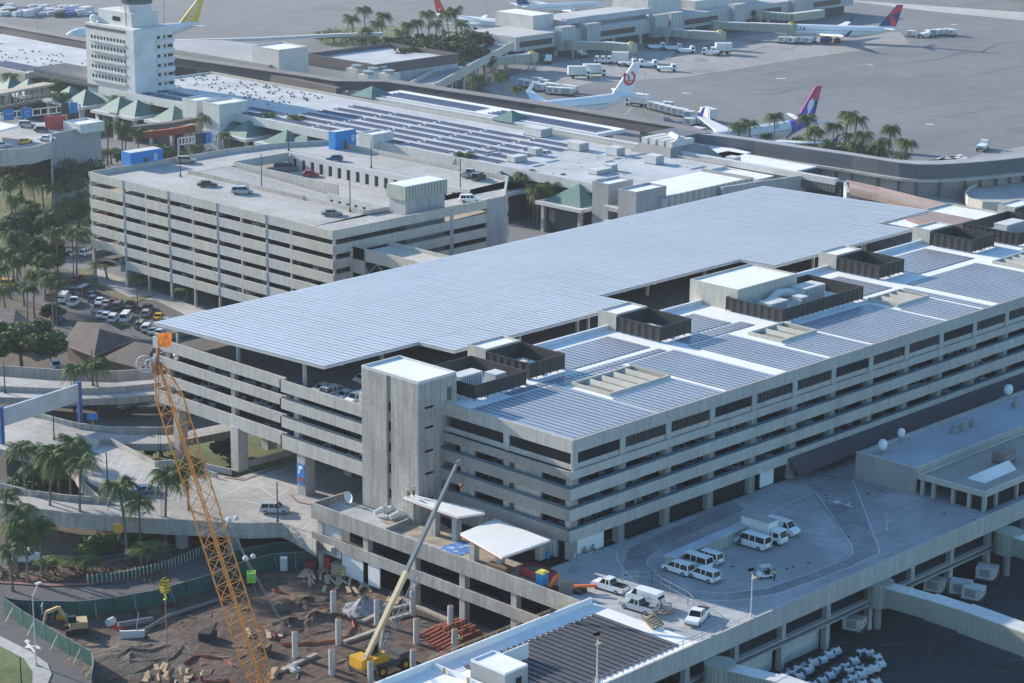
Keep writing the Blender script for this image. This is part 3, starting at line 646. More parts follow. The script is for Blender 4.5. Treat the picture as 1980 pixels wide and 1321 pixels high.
ac_unit(78, -25, 12.75, 3.4, 2.4, 1.8, 'brown rooftop unit beside the ridged skylight on the glazed pavilion', m=M('brown_unit', (.20, .16, .14), .7))
def dome(px, py, z, r, lab):
    x, y = G(px, py, z); t = thing('satellite_dome', lab, 'satellite dish', (x, y, z), 0, 'satellite dishes on the annex roof')
    m_ = MB(); m_.sphere((0, 0, r+.5), r, 0, 10, 6, 1, .8, 1); part('dish', m_, roofw, t, world=False)
    q_ = MB(); q_.cyl(0, 0, 0, .7, .12, 6); q_.box(-1.3, -1, 0, 1.3, 1, .1); part('mount', q_, steel, t, world=False)
dome(1706, 876, 13.6, .95, 'white dish nearest the front corner of the annex roof'); dome(1742, 851, 13.6, .8, 'white dish behind the front one on the annex roof'); dome(1949, 769, 13.6, 1.0, 'white dish farthest back on the annex roof')
for i, (px, py) in enumerate(((1846, 838), (1862, 832), (1882, 825), (1964, 788))):
    x, y = G(px, py, 13.6); m = MB(); m.cyl(0, 0, 0, .9, .8, 10); m.cyl(0, 0, .9, 1.4, .35, 8); m.cyl(0, 0, 1.4, 1.55, .6, 8); m.v = [(v[0]+x, v[1]+y, v[2]+13.6) for v in m.v]
    solo('roof_vent', m, steel, 'round metal roof vent on the annex, %s' % ('nearest of the row of three', 'middle of the row of three', 'farthest of the row of three', 'alone near the back dish')[i], 'roof vent', 'round vents on the annex roof')

# ================================================================== PARKING BUILDING WITH THE BLUE STAIR BOX
g8 = thing('multi_level_garage', 'large eight-storey parking garage with ribbed concrete bands and a blue stair box', 'building', (108, 180, 0))
X0, X1, Y0, Y1 = 74.8, 126.5, 136.6, 223.5
YC = [222.8, 210.0, 201.5, 193.0, 184.3, 175.4, 167.1, 158.5, 150.4, 136.6]
XI = X0+.32
plan = [(XI, Y0+.32), (X1, Y0+.32), (142.6, 151.9), (142.6, 215.8), (129.8, 221.7), (118, 223.5), (XI, 223.2)]
for k in range(8):
    zt = 25.6-3.2*k
    if k == 7: break
    lowest = 6 if k == 6 else None
    for i in range(len(YC)-1):
        ya, yb = YC[i+1], YC[i]
        if k == 6 and i == 0: continue
        b = MB(); rib = (i % 2 == 1)
        b.box(X0-(.0 if rib else .12), ya+.02, zt-2.05, X0+.3, yb-.02, zt); part('facade_band', b, concr if rib else conct, g8)
    for xa_, xb_ in ((X0+.3, 97.5), (97.6, 120.5)): b = MB(); b.box(xa_, Y0-.1, zt-2.05, xb_, Y0+.3, zt); part('side_band', b, conct, g8)
    b = MB(); b.wall([(126.7, 137.2), (142.7, 151.9)], zt-(2.2 if k % 3 else 3.2), zt, .5); b.wall([(143, 151.7), (143, 216), (130, 222), (118, 223.8), (75, 223.6)], zt-1.2 if k == 0 else zt-2.0, zt, .3); part('rear_band', b, conc, g8)
    s = MB(); z = zt-1.1
    if k == 0:
        vx0, vx1, vy0, vy1 = 94, 125.5, 146, 210.5
        s.prism([(XI, Y0+.32), (X1, Y0+.32), (142.6, 151.9), (142.6, vy0), (XI, vy0)], z-.4, z); s.prism([(XI, vy1), (142.6, vy1), (142.6, 215.8), (129.8, 221.7), (118, 223.5), (XI, 223.2)], z-.4, z)
        s.prism([(XI, vy0), (93.9, vy0), (93.9, vy1), (XI, vy1)], z-.4, z); s.prism([(vx1, vy0), (142.6, vy0), (142.6, vy1), (vx1, vy1)], z-.4, z)
    else: s.prism(plan, z-.4, z)
    part('deck_slab', s, [deckm if k < 2 else deckd], g8)  # lower floors use the slab colour with shade painted in
b = MB(); b.box(X0+8, Y0+6, 0, X0+8.4, Y1-6, 20); b.box(X0+8, Y0+8, 0, X1, Y0+8.4, 21); part('inner_wall', b, M('indoor_shade_wall', (.10, .10, .10), .9), g8)  # backs the openings, coloured dark as indoor shade
for i, y in enumerate(YC):
    b = MB(); b.box(X0+.03, y-.22, 0, X0+.6, y+.22, 25.2); part('column', b, conc, g8)
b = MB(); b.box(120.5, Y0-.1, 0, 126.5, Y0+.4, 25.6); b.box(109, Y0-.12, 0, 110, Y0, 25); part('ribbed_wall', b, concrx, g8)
b = MB(); b.box(X0+.3, 210.5, 0, 90, 210.9, 5); b.wall([(X0+.5, 213), (X0+9, 212)], 3, 6.4, .3); part('ramp_wall', b, conc, g8)
# inner court: sunken ramp deck with slotted wall
def slotted(x, y0, y1, z0, z1, n, root):
    w = MB(); p = (y1-y0)/n
    w.box(x, y0, z1-1.3, x+.3, y1, z1); w.box(x, y0, z0, x+.3, y1, z0+.2)
    for i in range(n+1): w.box(x+.001, y0+i*p-p*.29, z0+.2, x+.299, y0+i*p+p*.29, z1-1.3)
    part('slotted_wall', w, M('pale_rib_wall', (.58, .57, .55), .8, .06, .3), root)
    for i in range(n):
        d = MB(); d.box(x+.35, y0+(i+.29)*p, z0, x+.6, y0+(i+.71)*p, z1-1.4); part('slot', d, M('slot_dark', (.03, .035, .04)), root)
slotted(125.4, 147, 210, 21.4, 25.5, 19, g8)
r = MB(); r.prism([(107, 146), (125.4, 146), (125.4, 210.5), (107, 210.5)], lambda x, y: 21.0, lambda x, y: 21.4); part('ramp_deck', r, deckm, g8)
r = MB(); r.prism([(94, 146), (107, 146), (107, 210.5), (94, 210.5)], lambda x, y: (24.1 if y > 150 else 21.2)-.4+0*x, lambda x, y: 24.45 if y > 180 else 21.6); part('ramp_deck', r, deckm, g8)
b = MB(); b.wall([(108, 210.2), (107.6, 172)], 21.4, 25.5, .3); b.wall([(94, 168), (93.8, 147), (109, 146.2)], 21.6, 25.5, .3); b.wall([(108, 210.4), (125.4, 210.5)], 23.4, 25.5, .3); part('court_parapet', b, conc, g8)
b = MB(); b.wall([(93.8, 210), (93.8, 168)], 24.5, 25.5, .3); part('low_divider', b, concs, g8)
slotted(102.5, 148, 170, 21.7, 24.6, 8, g8)
st = thing('lift_tower', 'boxy concrete lift tower with a green lattice top on the garage corner', 'tower', (98, 140, 18))
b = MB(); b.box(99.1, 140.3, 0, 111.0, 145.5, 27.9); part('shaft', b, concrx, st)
b = MB(); b.box(98.7, 139.9, 27.9, 111.4, 145.9, 30.9); part('lattice_screen', b, M('green_lattice', (.36, .39, .34), .7, .1, .5, stripe=(0, .95, .45)), st)
b = MB(); b.box(99.0, 140.2, 30.9, 111.1, 145.6, 31.02); part('roof', b, roofw, st)
# blue boxes
def bluebox(x0, y0, x1, y1, z0, z1, lab, num, side, numx):
    t = thing('stair_box', lab, 'stair box', ((x0+x1)/2, (y0+y1)/2, z0), 0, 'bright blue stair boxes with the figure 8')
    m = MB(); m.box(x0, y0, z0, x1, y1, z1); part('box', m, blue, t); r_ = MB(); r_.box(x0+.2, y0+.2, z1, x1-.2, y1-.2, z1+.08); part('roof', r_, offw, t)
    d_ = MB(); d_.box(x0+(x1-x0)*.40, y0-.06, z0, x0+(x1-x0)*.55, y0, z0+2.2); part('door', d_, M('brown_door', (.10, .085, .06), .6), t)
    text(num, 2.4, white, t, ((numx-(x0+x1)/2), y0-.1-(y0+y1)/2, (z1-z0)*.52), (math.pi/2, 0, 0), 'figure_eight')
bluebox(87.3, 223.7, 96.8, 227.5, 24.5, 28.3, 'blue stair box with a white 8 at the left corner of the garage roof', '8', 0, 94.6)
bluebox(139, 208.5, 146, 211, 24.5, 29.0, 'blue stair box with a white 8 on the far side of the garage roof', '8', 0, 144.8)
# connecting bridge to the right
lb = thing('link_bridge', 'concrete footbridge with a dark truss window between the two garages', 'bridge', (84, 118, 17))
b = MB(); b.box(80, 101, 20.2, 88, 133.4, 20.8); part('roof_slab', b, conct, lb)
b = MB(); b.box(79.8, 101, 18.9, 80.1, 136, 21.6); b.box(88, 101, 18.9, 88.3, 134, 21.6); part('parapet', b, conct, lb)
b = MB(); b.box(79.8, 101, 12.5, 80.1, 136, 15.9); part('lower_wall', b, conct, lb)
b = MB(); b.box(80.4, 101, 15.9, 80.5, 132, 18.9); part('dark_glazing', b, glass, lb)
b = MB(); zz = [15.9, 18.9]
for i in range(8): b.beam((80.0, 104+i*3.5, zz[i % 2]), (80.0, 107.5+i*3.5, zz[(i+1) % 2]), .2, .2)
part('truss', b, steel, lb)
b = MB(); b.box(80.1, 101, 12.2, 88, 133.4, 12.6); part('floor_slab', b, deckd, lb)
b = MB(); b.box(79.8, 132.4, 9, 80.2, 137, 21.5); part('end_pier', b, conc, lb)

# ================================================================== MAIN TERMINAL HALLS
term = thing('terminal_hall', 'long low terminal hall with a white roof of blue solar rows', 'building', (220, 240, 0))
b = MB(); b.box(196, 165, 11.0, 241, 388, 12.9); part('roof_slab', b, roofg, term)
b = MB(); b.box(195.6, 150, 10.9, 196, 388, 13.4); b.box(195.6, 388, 10.9, 241, 388.4, 13.4); part('roof_edge', b, offw, term)
b = MB(); b.box(199, 150, 0, 199.4, 386, 11); part('dark_front', b, M('terminal_dark', (.06, .065, .07), .8), term)
b = MB(); b.box(241.2, 165, 6, 241.6, 388, 13.6); part('rear_strip', b, conct, term)
b = MB(); b.box(196, 147.8, 9, 231, 165, 12.9); part('front_wing', b, roofw, term)
b = MB(); b.wall([(196.2, 148), (231, 148), (231, 165)], 9, 13.7, .5); part('wing_fascia', b, M('fascia_ribs', (.46, .45, .42), .8, .06, .2, stripe=(0, 2.4, .3)), term)
b = MB(); b.box(199, 150, 0, 230, 164, 9); part('wing_wall', b, conct, term)
random.seed(3)
for j in range(6):
    for i in range(9):
        y1 = 384-i*19.5; x0 = 199+j*6.2
        if y1 > 322 and j > 1: continue
        rows(x0, y1-17.5, x0+5.2, y1, 12.92, 1.9, 1.35, .5, term, panelb, 'y', panelb)
b = MB()
for i in range(110):
    x = random.uniform(214, 239); y = random.uniform(322, 386); b.box(x, y, 12.9, x+.45, y+.45, 13.3)
part('roof_vents', b, M('vent_dark', (.10, .11, .13)), term, kind='stuff')
for i, (px, py, lx, ly, h) in enumerate(((1040, 262, 5, 7, 2.4), (1118, 290, 4, 4.5, 2.2), (1190, 300, 3.5, 4, 2.3), (1265, 316, 3.5, 4, 2.3), (1035, 300, 3, 3, 2.0), (1000, 312, 5, 3, 1.6), (1160, 335, 6, 3, 1.2), (1180, 330, 2.5, 3, 1.8))):
    x, y = G(px, py, 12.9); ac_unit(x, y, 12.9, lx, ly, h, 'white box air handler on the terminal roof, ' + ('farthest back of the single file', 'second of the file along the far edge', 'third of the file along the far edge', 'nearest the right end of the roof', 'beside the low skylight left of the palms', 'leftmost of the near ones behind the palms', 'flat one in the middle of the roof', 'beside the flat one')[i], 'white units on the terminal roof')
# roof joints and ducts
b = MB()
for i in range(26):
    x = random.uniform(199, 237); y = random.uniform(168, 232); L_ = random.uniform(2, 9); b.box(x, y, 12.9, x+.35, y+L_, 13.25) if i % 2 else b.box(x, y, 12.9, x+L_, y+.35, 13.2)
part('roof_pipes', b, offw, term, kind='stuff')
# stair blocks on the terminal front
def block(name, lab, cat, x0, y0, x1, y1, z0, z1, m, grp=None, roof=roofw):
    t = thing(name, lab, cat, ((x0+x1)/2, (y0+y1)/2, z0), 0, grp)
    a_ = MB(); a_.box(x0, y0, z0, x1, y1, z1); part('wall', a_, m, t); r_ = MB(); r_.wall([(x0+.1, y0+.1), (x1-.1, y0+.1), (x1-.1, y1-.1), (x0+.1, y1-.1)], z1, z1+.5, .3, close=True); part('parapet', r_, m, t)
    q_ = MB(); q_.box(x0+.3, y0+.3, z1, x1-.3, y1-.3, z1+.05); part('roof', q_, roof, t); return t
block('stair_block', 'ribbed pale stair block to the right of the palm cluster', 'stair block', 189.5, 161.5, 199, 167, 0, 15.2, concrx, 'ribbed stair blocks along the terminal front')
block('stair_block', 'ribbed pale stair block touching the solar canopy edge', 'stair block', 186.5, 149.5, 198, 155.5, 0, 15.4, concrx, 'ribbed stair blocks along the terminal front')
block('stair_block', 'pale stair block left of the far blue stair box', 'stair block', 193, 254, 201, 260, 0, 15.2, offw, 'ribbed stair blocks along the terminal front')
block('stair_block', 'white stair block above the green pyramid roofs at centre left', 'stair block', 190, 319, 201, 327, 0, 16.2, offw, 'ribbed stair blocks along the terminal front')
block('stair_block', 'low pale block beside the white stair block above the pyramids', 'stair block', 193, 334, 203, 341, 0, 15.2, offw, 'ribbed stair blocks along the terminal front')
b = MB(); b.box(187.5, 155.5, 0, 196, 161.5, 3.0); b.box(187.5, 155.5, 6, 196, 161.5, 6.6); b.box(187.5, 155.5, 9.4, 196, 161.5, 10.4); solo('open_stair', b, conc, 'open dark stair landing between the two ribbed stair blocks', 'staircase')
# green pyramid kiosks
def pyramid(px, py, w, h, lab, z=8.2):
    x, y = G(px, py, z+h); t = thing('pyramid_kiosk', lab, 'kiosk roof', (x, y, 0), 0, 'green pyramid roofs along the terminal front')
    a_ = MB(); a_.add([(-w, -w, z), (w, -w, z), (w, w, z), (-w, w, z), (0, 0, z+h)], [(0, 1, 4), (1, 2, 4), (2, 3, 4), (3, 0, 4)]); part('pyramid_roof', a_, greenr, t, world=False)
    e_ = MB(); e_.box(-w-1.6, -w-1.6, z-.9, w+1.6, w+1.6, z-.02); part('eaves', e_, offw, t, world=False)
    p_ = MB(); [p_.box(sx*w-.5, sy*w-.5, 0, sx*w+.5, sy*w+.5, z-.9) for sx in (-1, 1) for sy in (-1, 1)]; part('posts', p_, conc, t, world=False)
    d_ = MB(); d_.box(-w+1, -w+1, 0, w-1, w-1, z-1.2); part('dark_room', d_, M('terminal_dark', (.06, .065, .07), .8), t, world=False)
for i, a in enumerate(((55, 152, 5.2, 4.4), (20, 147, 5, 4.4), (166, 172, 5.2, 4.4), (136, 166, 5.2, 4.4), (266, 192, 5.2, 4.4), (232, 186, 5.2, 4.4), (337, 204, 5.2, 4.4), (370, 210, 4.6, 3.6), (480, 232, 5.2, 4.2), (447, 224, 4.8, 4.2), (555, 251, 5.4, 3.6), (595, 255, 5.4, 3.6), (968, 330, 6, 4.4), (1120, 355, 6.5, 4.6))):
    pyramid(*a, lab='green pyramid roof with white eaves, ' + ('second', 'first', 'fourth', 'third', 'sixth', 'fifth', 'seventh', 'eighth', 'tenth', 'ninth', 'eleventh', 'twelfth', 'thirteenth', 'fourteenth')[i] + ' from the left of the row')
# upper hall with solar roof and the open-sided gallery in front of it
up = thing('upper_hall', 'narrow white solar roof with a dark slatted gallery between terminal and walkway', 'building', (250, 250, 0))
b = MB(); b.box(246, 216, 13.4, 258, 312, 14.4); part('roof', b, roofw, up)
b = MB(); b.box(243.2, 130, 11.0, 246, 316, 11.6); part('gallery_floor', b, M('terminal_dark', (.06, .065, .07), .8), up)
b = MB(); b.box(243, 130, 12.6, 244.6, 316, 14.2); part('gallery_edge', b, offw, up)
b = MB(); b.box(243.1, 130, 10.6, 243.4, 316, 12.5); part('gallery_louvre', b, M('gallery_slats', (.12, .12, .11), .8, .1, .3, stripe=(1, 1.2, .4)), up)
rows(247, 268, 256, 308, 14.42, 1.9, 1.35, .5, up, panelb, 'y', panelb); rows(247, 218, 256, 262, 14.42, 1.9, 1.35, .5, up, panelb, 'y', panelb)
for i, (px, py, w, h) in enumerate(((720, 172, 5, 3), (990, 218, 4.6, 2.8))):
    x, y = G(px, py, 16); t = MB(); t.add([(x-w, y-w, 14), (x+w, y-w, 14), (x+w, y+w, 14), (x-w, y+w, 14), (x, y, 14+h)], [(0, 1, 4), (1, 2, 4), (2, 3, 4), (3, 0, 4), (3, 2, 1, 0)]); solo('roof_pyramid', t, greenr, ('pale green pyramid cap at the left end of the upper hall', 'pale green pyramid cap at the right end of the upper hall')[i], 'roof cap')
# plant house with mansard and duct work; white roofs to its right
pl = thing('plant_house', 'grey mansard plant room with open white ducts beside the walkway', 'building', (246, 190, 0))
mr = [G(1090, 262, 14), G(1188, 277, 14), G(1262, 262, 14), G(1160, 242, 14)]
mr = [(238, 198), (238, 182), (254, 176), (254, 198)]
b = MB(); b.add([(x, y, 12) for x, y in mr]+[(241, 196, 15.2), (241, 184.5, 15.2), (252, 181, 15.2), (252, 196, 15.2)], [(0, 4, 5, 1), (1, 5, 6, 2), (2, 6, 7, 3), (3, 7, 4, 0), (4, 7, 6, 5)]); part('mansard', b, M('mansard_grey', (.24, .235, .23), .8), pl)
b = MB()
for i in range(4): b.box(241.5, 184.5+i*3, 15.2, 251, 186.6+i*3, 16.8)
b.tube([(243, 184, 16.6), (246, 186, 17.2), (250, 192, 17.0)], .8, 8); part('duct', b, offw, pl)
b = MB(); b.box(236, 150, 9, 262, 181, 12.2); part('white_roof', b, roofw, pl); b = MB(); b.box(236, 149.6, 3, 262, 150, 11.8); part('wall', b, M('terminal_dark', (.06, .065, .07), .8), pl)
ac_unit(248, 168, 12.2, 3, 3, 2, 'white roof unit on the flat roof right of the grey mansard')
rr = [G(1237, 312, 12), G(1340, 328, 12), G(1452, 296, 12), G(1330, 268, 12)]
b = MB(); b.prism(rr, 11.3, 12.2); solo('white_flat_roof', b, roofw, 'overhanging white flat roof beside the curved concourse', 'roof')
b = MB(); b.prism([(x*.97+rr[0][0]*.03, y*.97+rr[2][1]*.03) for x, y in rr], 4, 11.3); solo('shaded_pavilion', b, M('terminal_dark', (.06, .065, .07), .8), 'dark walled pavilion under the overhanging white roof', 'pavilion')
x, y = G(1345, 262, 12.2); ac_unit(x, y, 12.2, 5, 4, 2.2, 'white boxes on the overhanging white flat roof')

# ------------------------------------------------------------------ people mover walkway (dark beam) and curved concourse
wk = [G(-40, 40, 15), G(170, 78, 15), G(330, 108, 15), (254.5, 345), (254.6, 338), (266, 326), (269.8, 262), (270.4, 205), (266, 193)]
wt = thing('elevated_walkway', 'long dark brown elevated walkway beam crossing in front of the airfield', 'walkway', (262, 300, 0))
b = MB(); b.wall(wk, 12.0, 14.9, 4.6); part('enclosure', b, M('walkway_brown', (.125, .105, .105), .8, .08, .1), wt)
b = MB(); b.wall(wk, 14.9, 15.1, 5.2); part('roof', b, M('walkway_roof', (.20, .18, .18), .8), wt)
b = MB()
for a, c in zip(wk, wk[1:]):
    n = max(1, int(math.dist(a, c)/13))
    for i in range(n): x = a[0]+(c[0]-a[0])*i/n; y = a[1]+(c[1]-a[1])*i/n; b = MB(); b.box(x-1, y-1, 0, x+1, y+1, 12); part('pier', b, conc, wt)
for i, (ya, yb) in enumerate(((318, 306), (280, 268), (245, 236), (214, 206))):
    b = MB(); b.box(266, yb, 0, 274, ya, 12); part('support_room', b, [conct, M('terminal_dark', (.06, .065, .07))][i % 2], wt)
def curve_pts(px_list, z): return [G(a, b, z) for a, b in px_list]
top = [(1328, 258), (1378, 262), (1460, 273), (1560, 288), (1650, 301), (1700, 309), (1740, 315), (1775, 318), (1820, 318), (1870, 315), (1930, 310), (2060, 296)]
base = curve_pts(top, 15.0)
ccz = thing('curved_concourse', 'long curving concourse with a grey metal roof band and ribbed wall', 'building', (base[5][0], base[5][1], 0))
b = MB(); b.wall([(x, y) for x, y in base], 11.2, 15.0, .6); part('roof_band', b, M('grey_metal_band', (.13, .135, .145), .6, .06, .1), ccz)
inner = [(x+3.5, y+4.5) for x, y in base]
b = MB(); b.prism(base+inner[::-1], 14.6, 14.95); part('roof', b, M('grey_metal_roof', (.34, .34, .34), .7), ccz)
b = MB(); b.wall([(x-.7, y-.9) for x, y in base], 10.4, 11.1, 1.2); part('cornice', b, conc, ccz)
b = MB(); b.wall([(x+.8, y+1) for x, y in base], 4, 11.2, .5); part('panel_wall', b, M('concourse_panels', (.36, .35, .335), .85, .08, .15, .15), ccz)
b = MB()
for a, c in zip(base, base[1:]):
    n = max(1, int(math.dist(a, c)/4.2))
    for i in range(n): x = a[0]+(c[0]-a[0])*i/n; y = a[1]+(c[1]-a[1])*i/n; b.box(x+.1, y+.1, 4, x+.6, y+.6, 10.4)
part('rib_posts', b, M('rib_dark', (.14, .14, .15), .8), ccz)
b = MB(); b.prism([(x-.6, y-.8) for x, y in base]+[(x+7, y+9) for x, y in base][::-1], 3.2, 4.0); part('base_slab', b, conc, ccz)
x, y = G(1678, 343, 9); b = MB(); b.box(x-1.6, y-1.4, 4, x-.2, y+1.4, 10.3); part('wood_panel', b, wood, ccz, 'orange-brown panel in the ribbed wall')
b = MB(); x, y = base[0]; b.box(x-8, y-3, 11.0, x+3, y+8, 15.2); part('end_hood', b, M('grey_metal_band', (.13, .135, .145), .6), ccz)
# departures roadway strip between canopy and concourse, pinkish ramp, ring ramp
def ramp(px, z, lab_, mat=road, th=1.0): g_ = MB(); g_.prism(P2(px, z), z-th, z); struct(lab_, g_, mat)
ramp([(1400, 350), (1460, 330), (1540, 345), (1600, 362), (1660, 384), (1990, 456), (1990, 420), (1880, 398), (1700, 350), (1480, 318), (1400, 336)], 6, 'upper_road', road)
g = MB(); g.wall(P2([(1395, 362), (1470, 350), (1566, 337), (1634, 352), (1640, 372)], 13.5), 6, 13.5, .8); struct('parapet_wall', g, M('blue_grey_wall', (.40, .41, .41), .8, .1, .15, .2))
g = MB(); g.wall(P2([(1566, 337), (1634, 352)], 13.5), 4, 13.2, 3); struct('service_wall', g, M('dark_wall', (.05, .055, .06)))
pk = thing('pink_ramp', 'faded pink sloping ramp running right behind the solar canopy', 'ramp', G(1740, 390, 6)+(6,))
b = MB(); b.wall(P2([(1636, 352), (1700, 366), (1780, 386), (1990, 436)], 9.5), 6.0, 9.0, 5.0); part('ramp_slab', b, M('pink_concrete', (.36, .28, .25), .9, .15, .1), pk)
b = MB(); b.wall(P2([(1636, 363), (1700, 377), (1780, 398), (1990, 450)], 9.5), 9.0, 9.8, .4); b.wall(P2([(1636, 350), (1700, 364), (1780, 384), (1990, 434)], 9.5), 9.0, 9.8, .4); part('parapet', b, M('pink_kerb', (.42, .33, .30), .9), pk)
b = MB(); b.wall(P2([(1640, 375), (1700, 390), (1780, 410), (1990, 462)], 9), 0, 8.9, .6); part('dark_side', b, M('terminal_dark', (.06, .065, .07)), pk)
rg = P2([(1990, 350), (1900, 356), (1875, 366), (1866, 378), (1872, 388), (1900, 396), (1990, 400)], 8)
g = MB(); g.prism(rg, 7, 8); struct('ring_ramp', g, road); g = MB(); g.wall(rg, 6.6, 8.9, .4); struct('parapet_wall', g, conct)
block('rooftop_building', 'white-roofed block at the right edge behind the last louvred enclosure', 'building', 196, 62, 226, 84, 0, 17, conct)
# dark-red annex roof right of canopy tip
b = MB(); b.prism(P2([(1752, 418), (1800, 408), (1885, 424), (1820, 442)], 20.5), 19.5, 20.5); solo('red_brown_roof', b, M('faded_red_roof', (.30, .22, .21), .9), 'faded reddish flat roof beyond the right tip of the canopy', 'roof')
# ================================================================== VEHICLES
def profile_body(pts, w, taper=.06):
    """side profile (x, z) swept across the width, narrowing a little upwards"""
    m = MB(); n = len(pts); zm = max(p[1] for p in pts); z0 = min(p[1] for p in pts); vs = []
    for sg in (-1, 1):
        for x, z in pts: vs.append((x, sg*w/2*(1-taper*((z-z0)/(zm-z0))**2), z))
    fs = [tuple(range(n)), tuple(range(2*n-1, n-1, -1))]+[(i, n+i, n+(i+1) % n, (i+1) % n) for i in range(n)]
    return m.add(vs, fs)
SPEC = {   # length, width, belt height, roof height, hood end, windscreen top, rear window top, tail start (fractions of length from the nose)
 'sedan': (4.6, 1.8, .95, 1.42, .27, .42, .72, .86), 'suv': (4.7, 1.9, 1.08, 1.76, .25, .37, .93, .985), 'minivan': (5.0, 1.95, 1.05, 1.80, .17, .34, .93, .985),
 'van': (5.8, 2.0, 1.25, 2.15, .16, .26, .97, .995), 'cargo_van': (5.6, 2.0, 1.35, 2.2, .17, .27, .97, .995), 'hatch': (4.1, 1.75, .96, 1.5, .26, .41, .85, .96), 'pickup': (5.7, 2.0, 1.12, 1.85, .26, .36, .56, .60)}
def build_car(kind, paint):
    L, w, hb, hr, a, b_, c, d = SPEC[kind]; n0 = L/2
    X = lambda f: n0-L*f
    root = bpy.data.objects.new({'van': 'passenger_van', 'cargo_van': 'cargo_van', 'suv': 'parked_car', 'sedan': 'parked_car', 'hatch': 'parked_car', 'minivan': 'minivan', 'pickup': 'pickup_truck'}[kind], None); COL.objects.link(root)
    if kind == 'pickup':
        low = [(n0-.05, .45), (n0, .75), (X(.03), hb-.15), (X(a), hb), (X(.60), hb+.05), (X(.605), hb+.05), (-n0, hb+.02), (-n0+.02, .5), (X(.9), .35), (X(.1), .35)]
        body = profile_body(low, w, .05)
    else:
        low = [(n0-.05, .4), (n0, .62), (X(.02), hb-.28), (X(a*.6), hb-.12), (X(a), hb), (X(d), hb), (-n0+.03, hb-.08 if kind == 'sedan' else hb-.02), (-n0, .5), (-n0+.1, .32), (n0-.25, .3)]
        body = profile_body(low, w, .06)
    rt = .14
    def cab(mat, inset, zt, x_front, x_wtop, x_rtop, x_rear, zb, name):
        m = MB(); wb = w/2-.06-inset; wtp = w/2-.22-inset*.5
        vs = [(x_front, -wb, zb), (x_rear, -wb, zb), (x_rear, wb, zb), (x_front, wb, zb), (x_wtop, -wtp, zt), (x_rtop, -wtp, zt), (x_rtop, wtp, zt), (x_wtop, wtp, zt)]
        m.add(vs, [(0, 3, 2, 1), (4, 5, 6, 7), (0, 1, 5, 4), (1, 2, 6, 5), (2, 3, 7, 6), (3, 0, 4, 7)]); return m
    part('body', body, PAINT[paint], root, world=False)
    part('windows', cab(glass, .0, hr-.07, X(a), X(b_), X(c), X(d), hb-.02, 'w'), glass, root, world=False)
    roofm = MB(); roofm.box(X(c)-.02, -(w/2-.22), hr-.08, X(b_)+.02, w/2-.22, hr)
    for f in ((.5 if kind != 'pickup' else .47), (.68 if kind not in ('pickup', 'sedan', 'hatch') else None)):
        if f:
            for sg in (-1, 1): roofm.beam((X(f), sg*(w/2-.05), hb-.05), (X(f), sg*(w/2-.2), hr-.05), .12, .1)
    for sg in (-1, 1):
        roofm.beam((X(a)-.02, sg*(w/2-.08), hb-.02), (X(b_), sg*(w/2-.23), hr-.04), .09, .09); roofm.beam((X(d)+.02, sg*(w/2-.08), hb-.02), (X(c), sg*(w/2-.23), hr-.04), .14 if kind != 'sedan' else .09, .12)
    if kind == 'cargo_van': roofm.box(-n0+.1, -(w/2-.07), hb, X(.36), w/2-.07, hr-.03)
    part('roof', roofm, PAINT[paint], root, world=False)
    if kind == 'pickup':
        bd = MB(); bd.box(-n0+.12, -w/2+.14, hb+.03, X(.615), w/2-.14, hb+.06); part('truck_bed', bd, black, root, world=False)
    for sx in (X(.17), X(.80)):
        for sg in (-1, 1):
            wh = MB(); wh.tube([(sx, sg*(w/2-.2), .34), (sx, sg*(w/2+.02), .34)], .35, 12, 0); wh.tube([(sx, sg*(w/2+.015), .34), (sx, sg*(w/2+.03), .34)], .19, 8, 1)
            part('wheel', wh, [black, steel], root, world=False)
    for sg in (-1, 1):
        hl = MB(); hl.box(n0-.12, sg*(w/2-.5), .62, n0+.012, sg*(w/2-.12), .80); part('headlight', hl, lens, root, world=False)
        tl = MB(); tl.box(-n0-.012, sg*(w/2-.32), .72, -n0+.1, sg*(w/2-.1), .98); part('tail_light', tl, taill, root, world=False)
    for q_ in (n0-.05, -n0-.05): bp = MB(); bp.box(q_, -w/2+.1, .36, q_+.1, w/2-.1, .54); part('bumper', bp, PAINT['grey'], root, world=False)
    return root
CARS = {}
def car(kind, paint, x, y, z, deg, label, group=None):
    k = (kind, paint)
    if k not in CARS: CARS[k] = Proto(lambda: build_car(kind, paint))
    return CARS[k].put((x, y, z), math.radians(deg), label, {'van': 'van', 'cargo_van': 'van', 'pickup': 'pickup truck', 'minivan': 'minivan'}.get(kind, 'car'), group)
def carpx(kind, paint, px, py, z, deg, label, group=None): x, y = G(px, py, z+.8); return car(kind, paint, x, y, z, deg, label, group)
GV = 'white vehicles parked on the shaded deck'
carpx('minivan', 'white', 1312, 1097, DZ, 92, 'white minivan at the left end of the van row on the deck', GV)
carpx('van', 'white', 1342, 1086, DZ, 92, 'long white passenger van between two minivans on the deck', GV)
carpx('minivan', 'white', 1368, 1076, DZ, 92, 'white minivan at the back of the row nearest the low walkway box', GV)
carpx('minivan', 'white', 1362, 1110, DZ, 90, 'white minivan in front of the others, nearest the lamp post', GV)
carpx('van', 'white', 1455, 1047, DZ, 92, 'white passenger van beside the box truck cab', GV)
carpx('cargo_van', 'white', 1512, 1021, DZ, -88, 'white van half hidden behind the box truck', GV)
carpx('pickup', 'white', 1180, 1131, DZ, 95, 'white utility pickup nearest the orange lift, in the sun', 'work vehicles near the lit deck edge')
carpx('cargo_van', 'white', 1247, 1156, DZ, 95, 'white panel van behind the silver pickup near the deck edge', 'work vehicles near the lit deck edge')
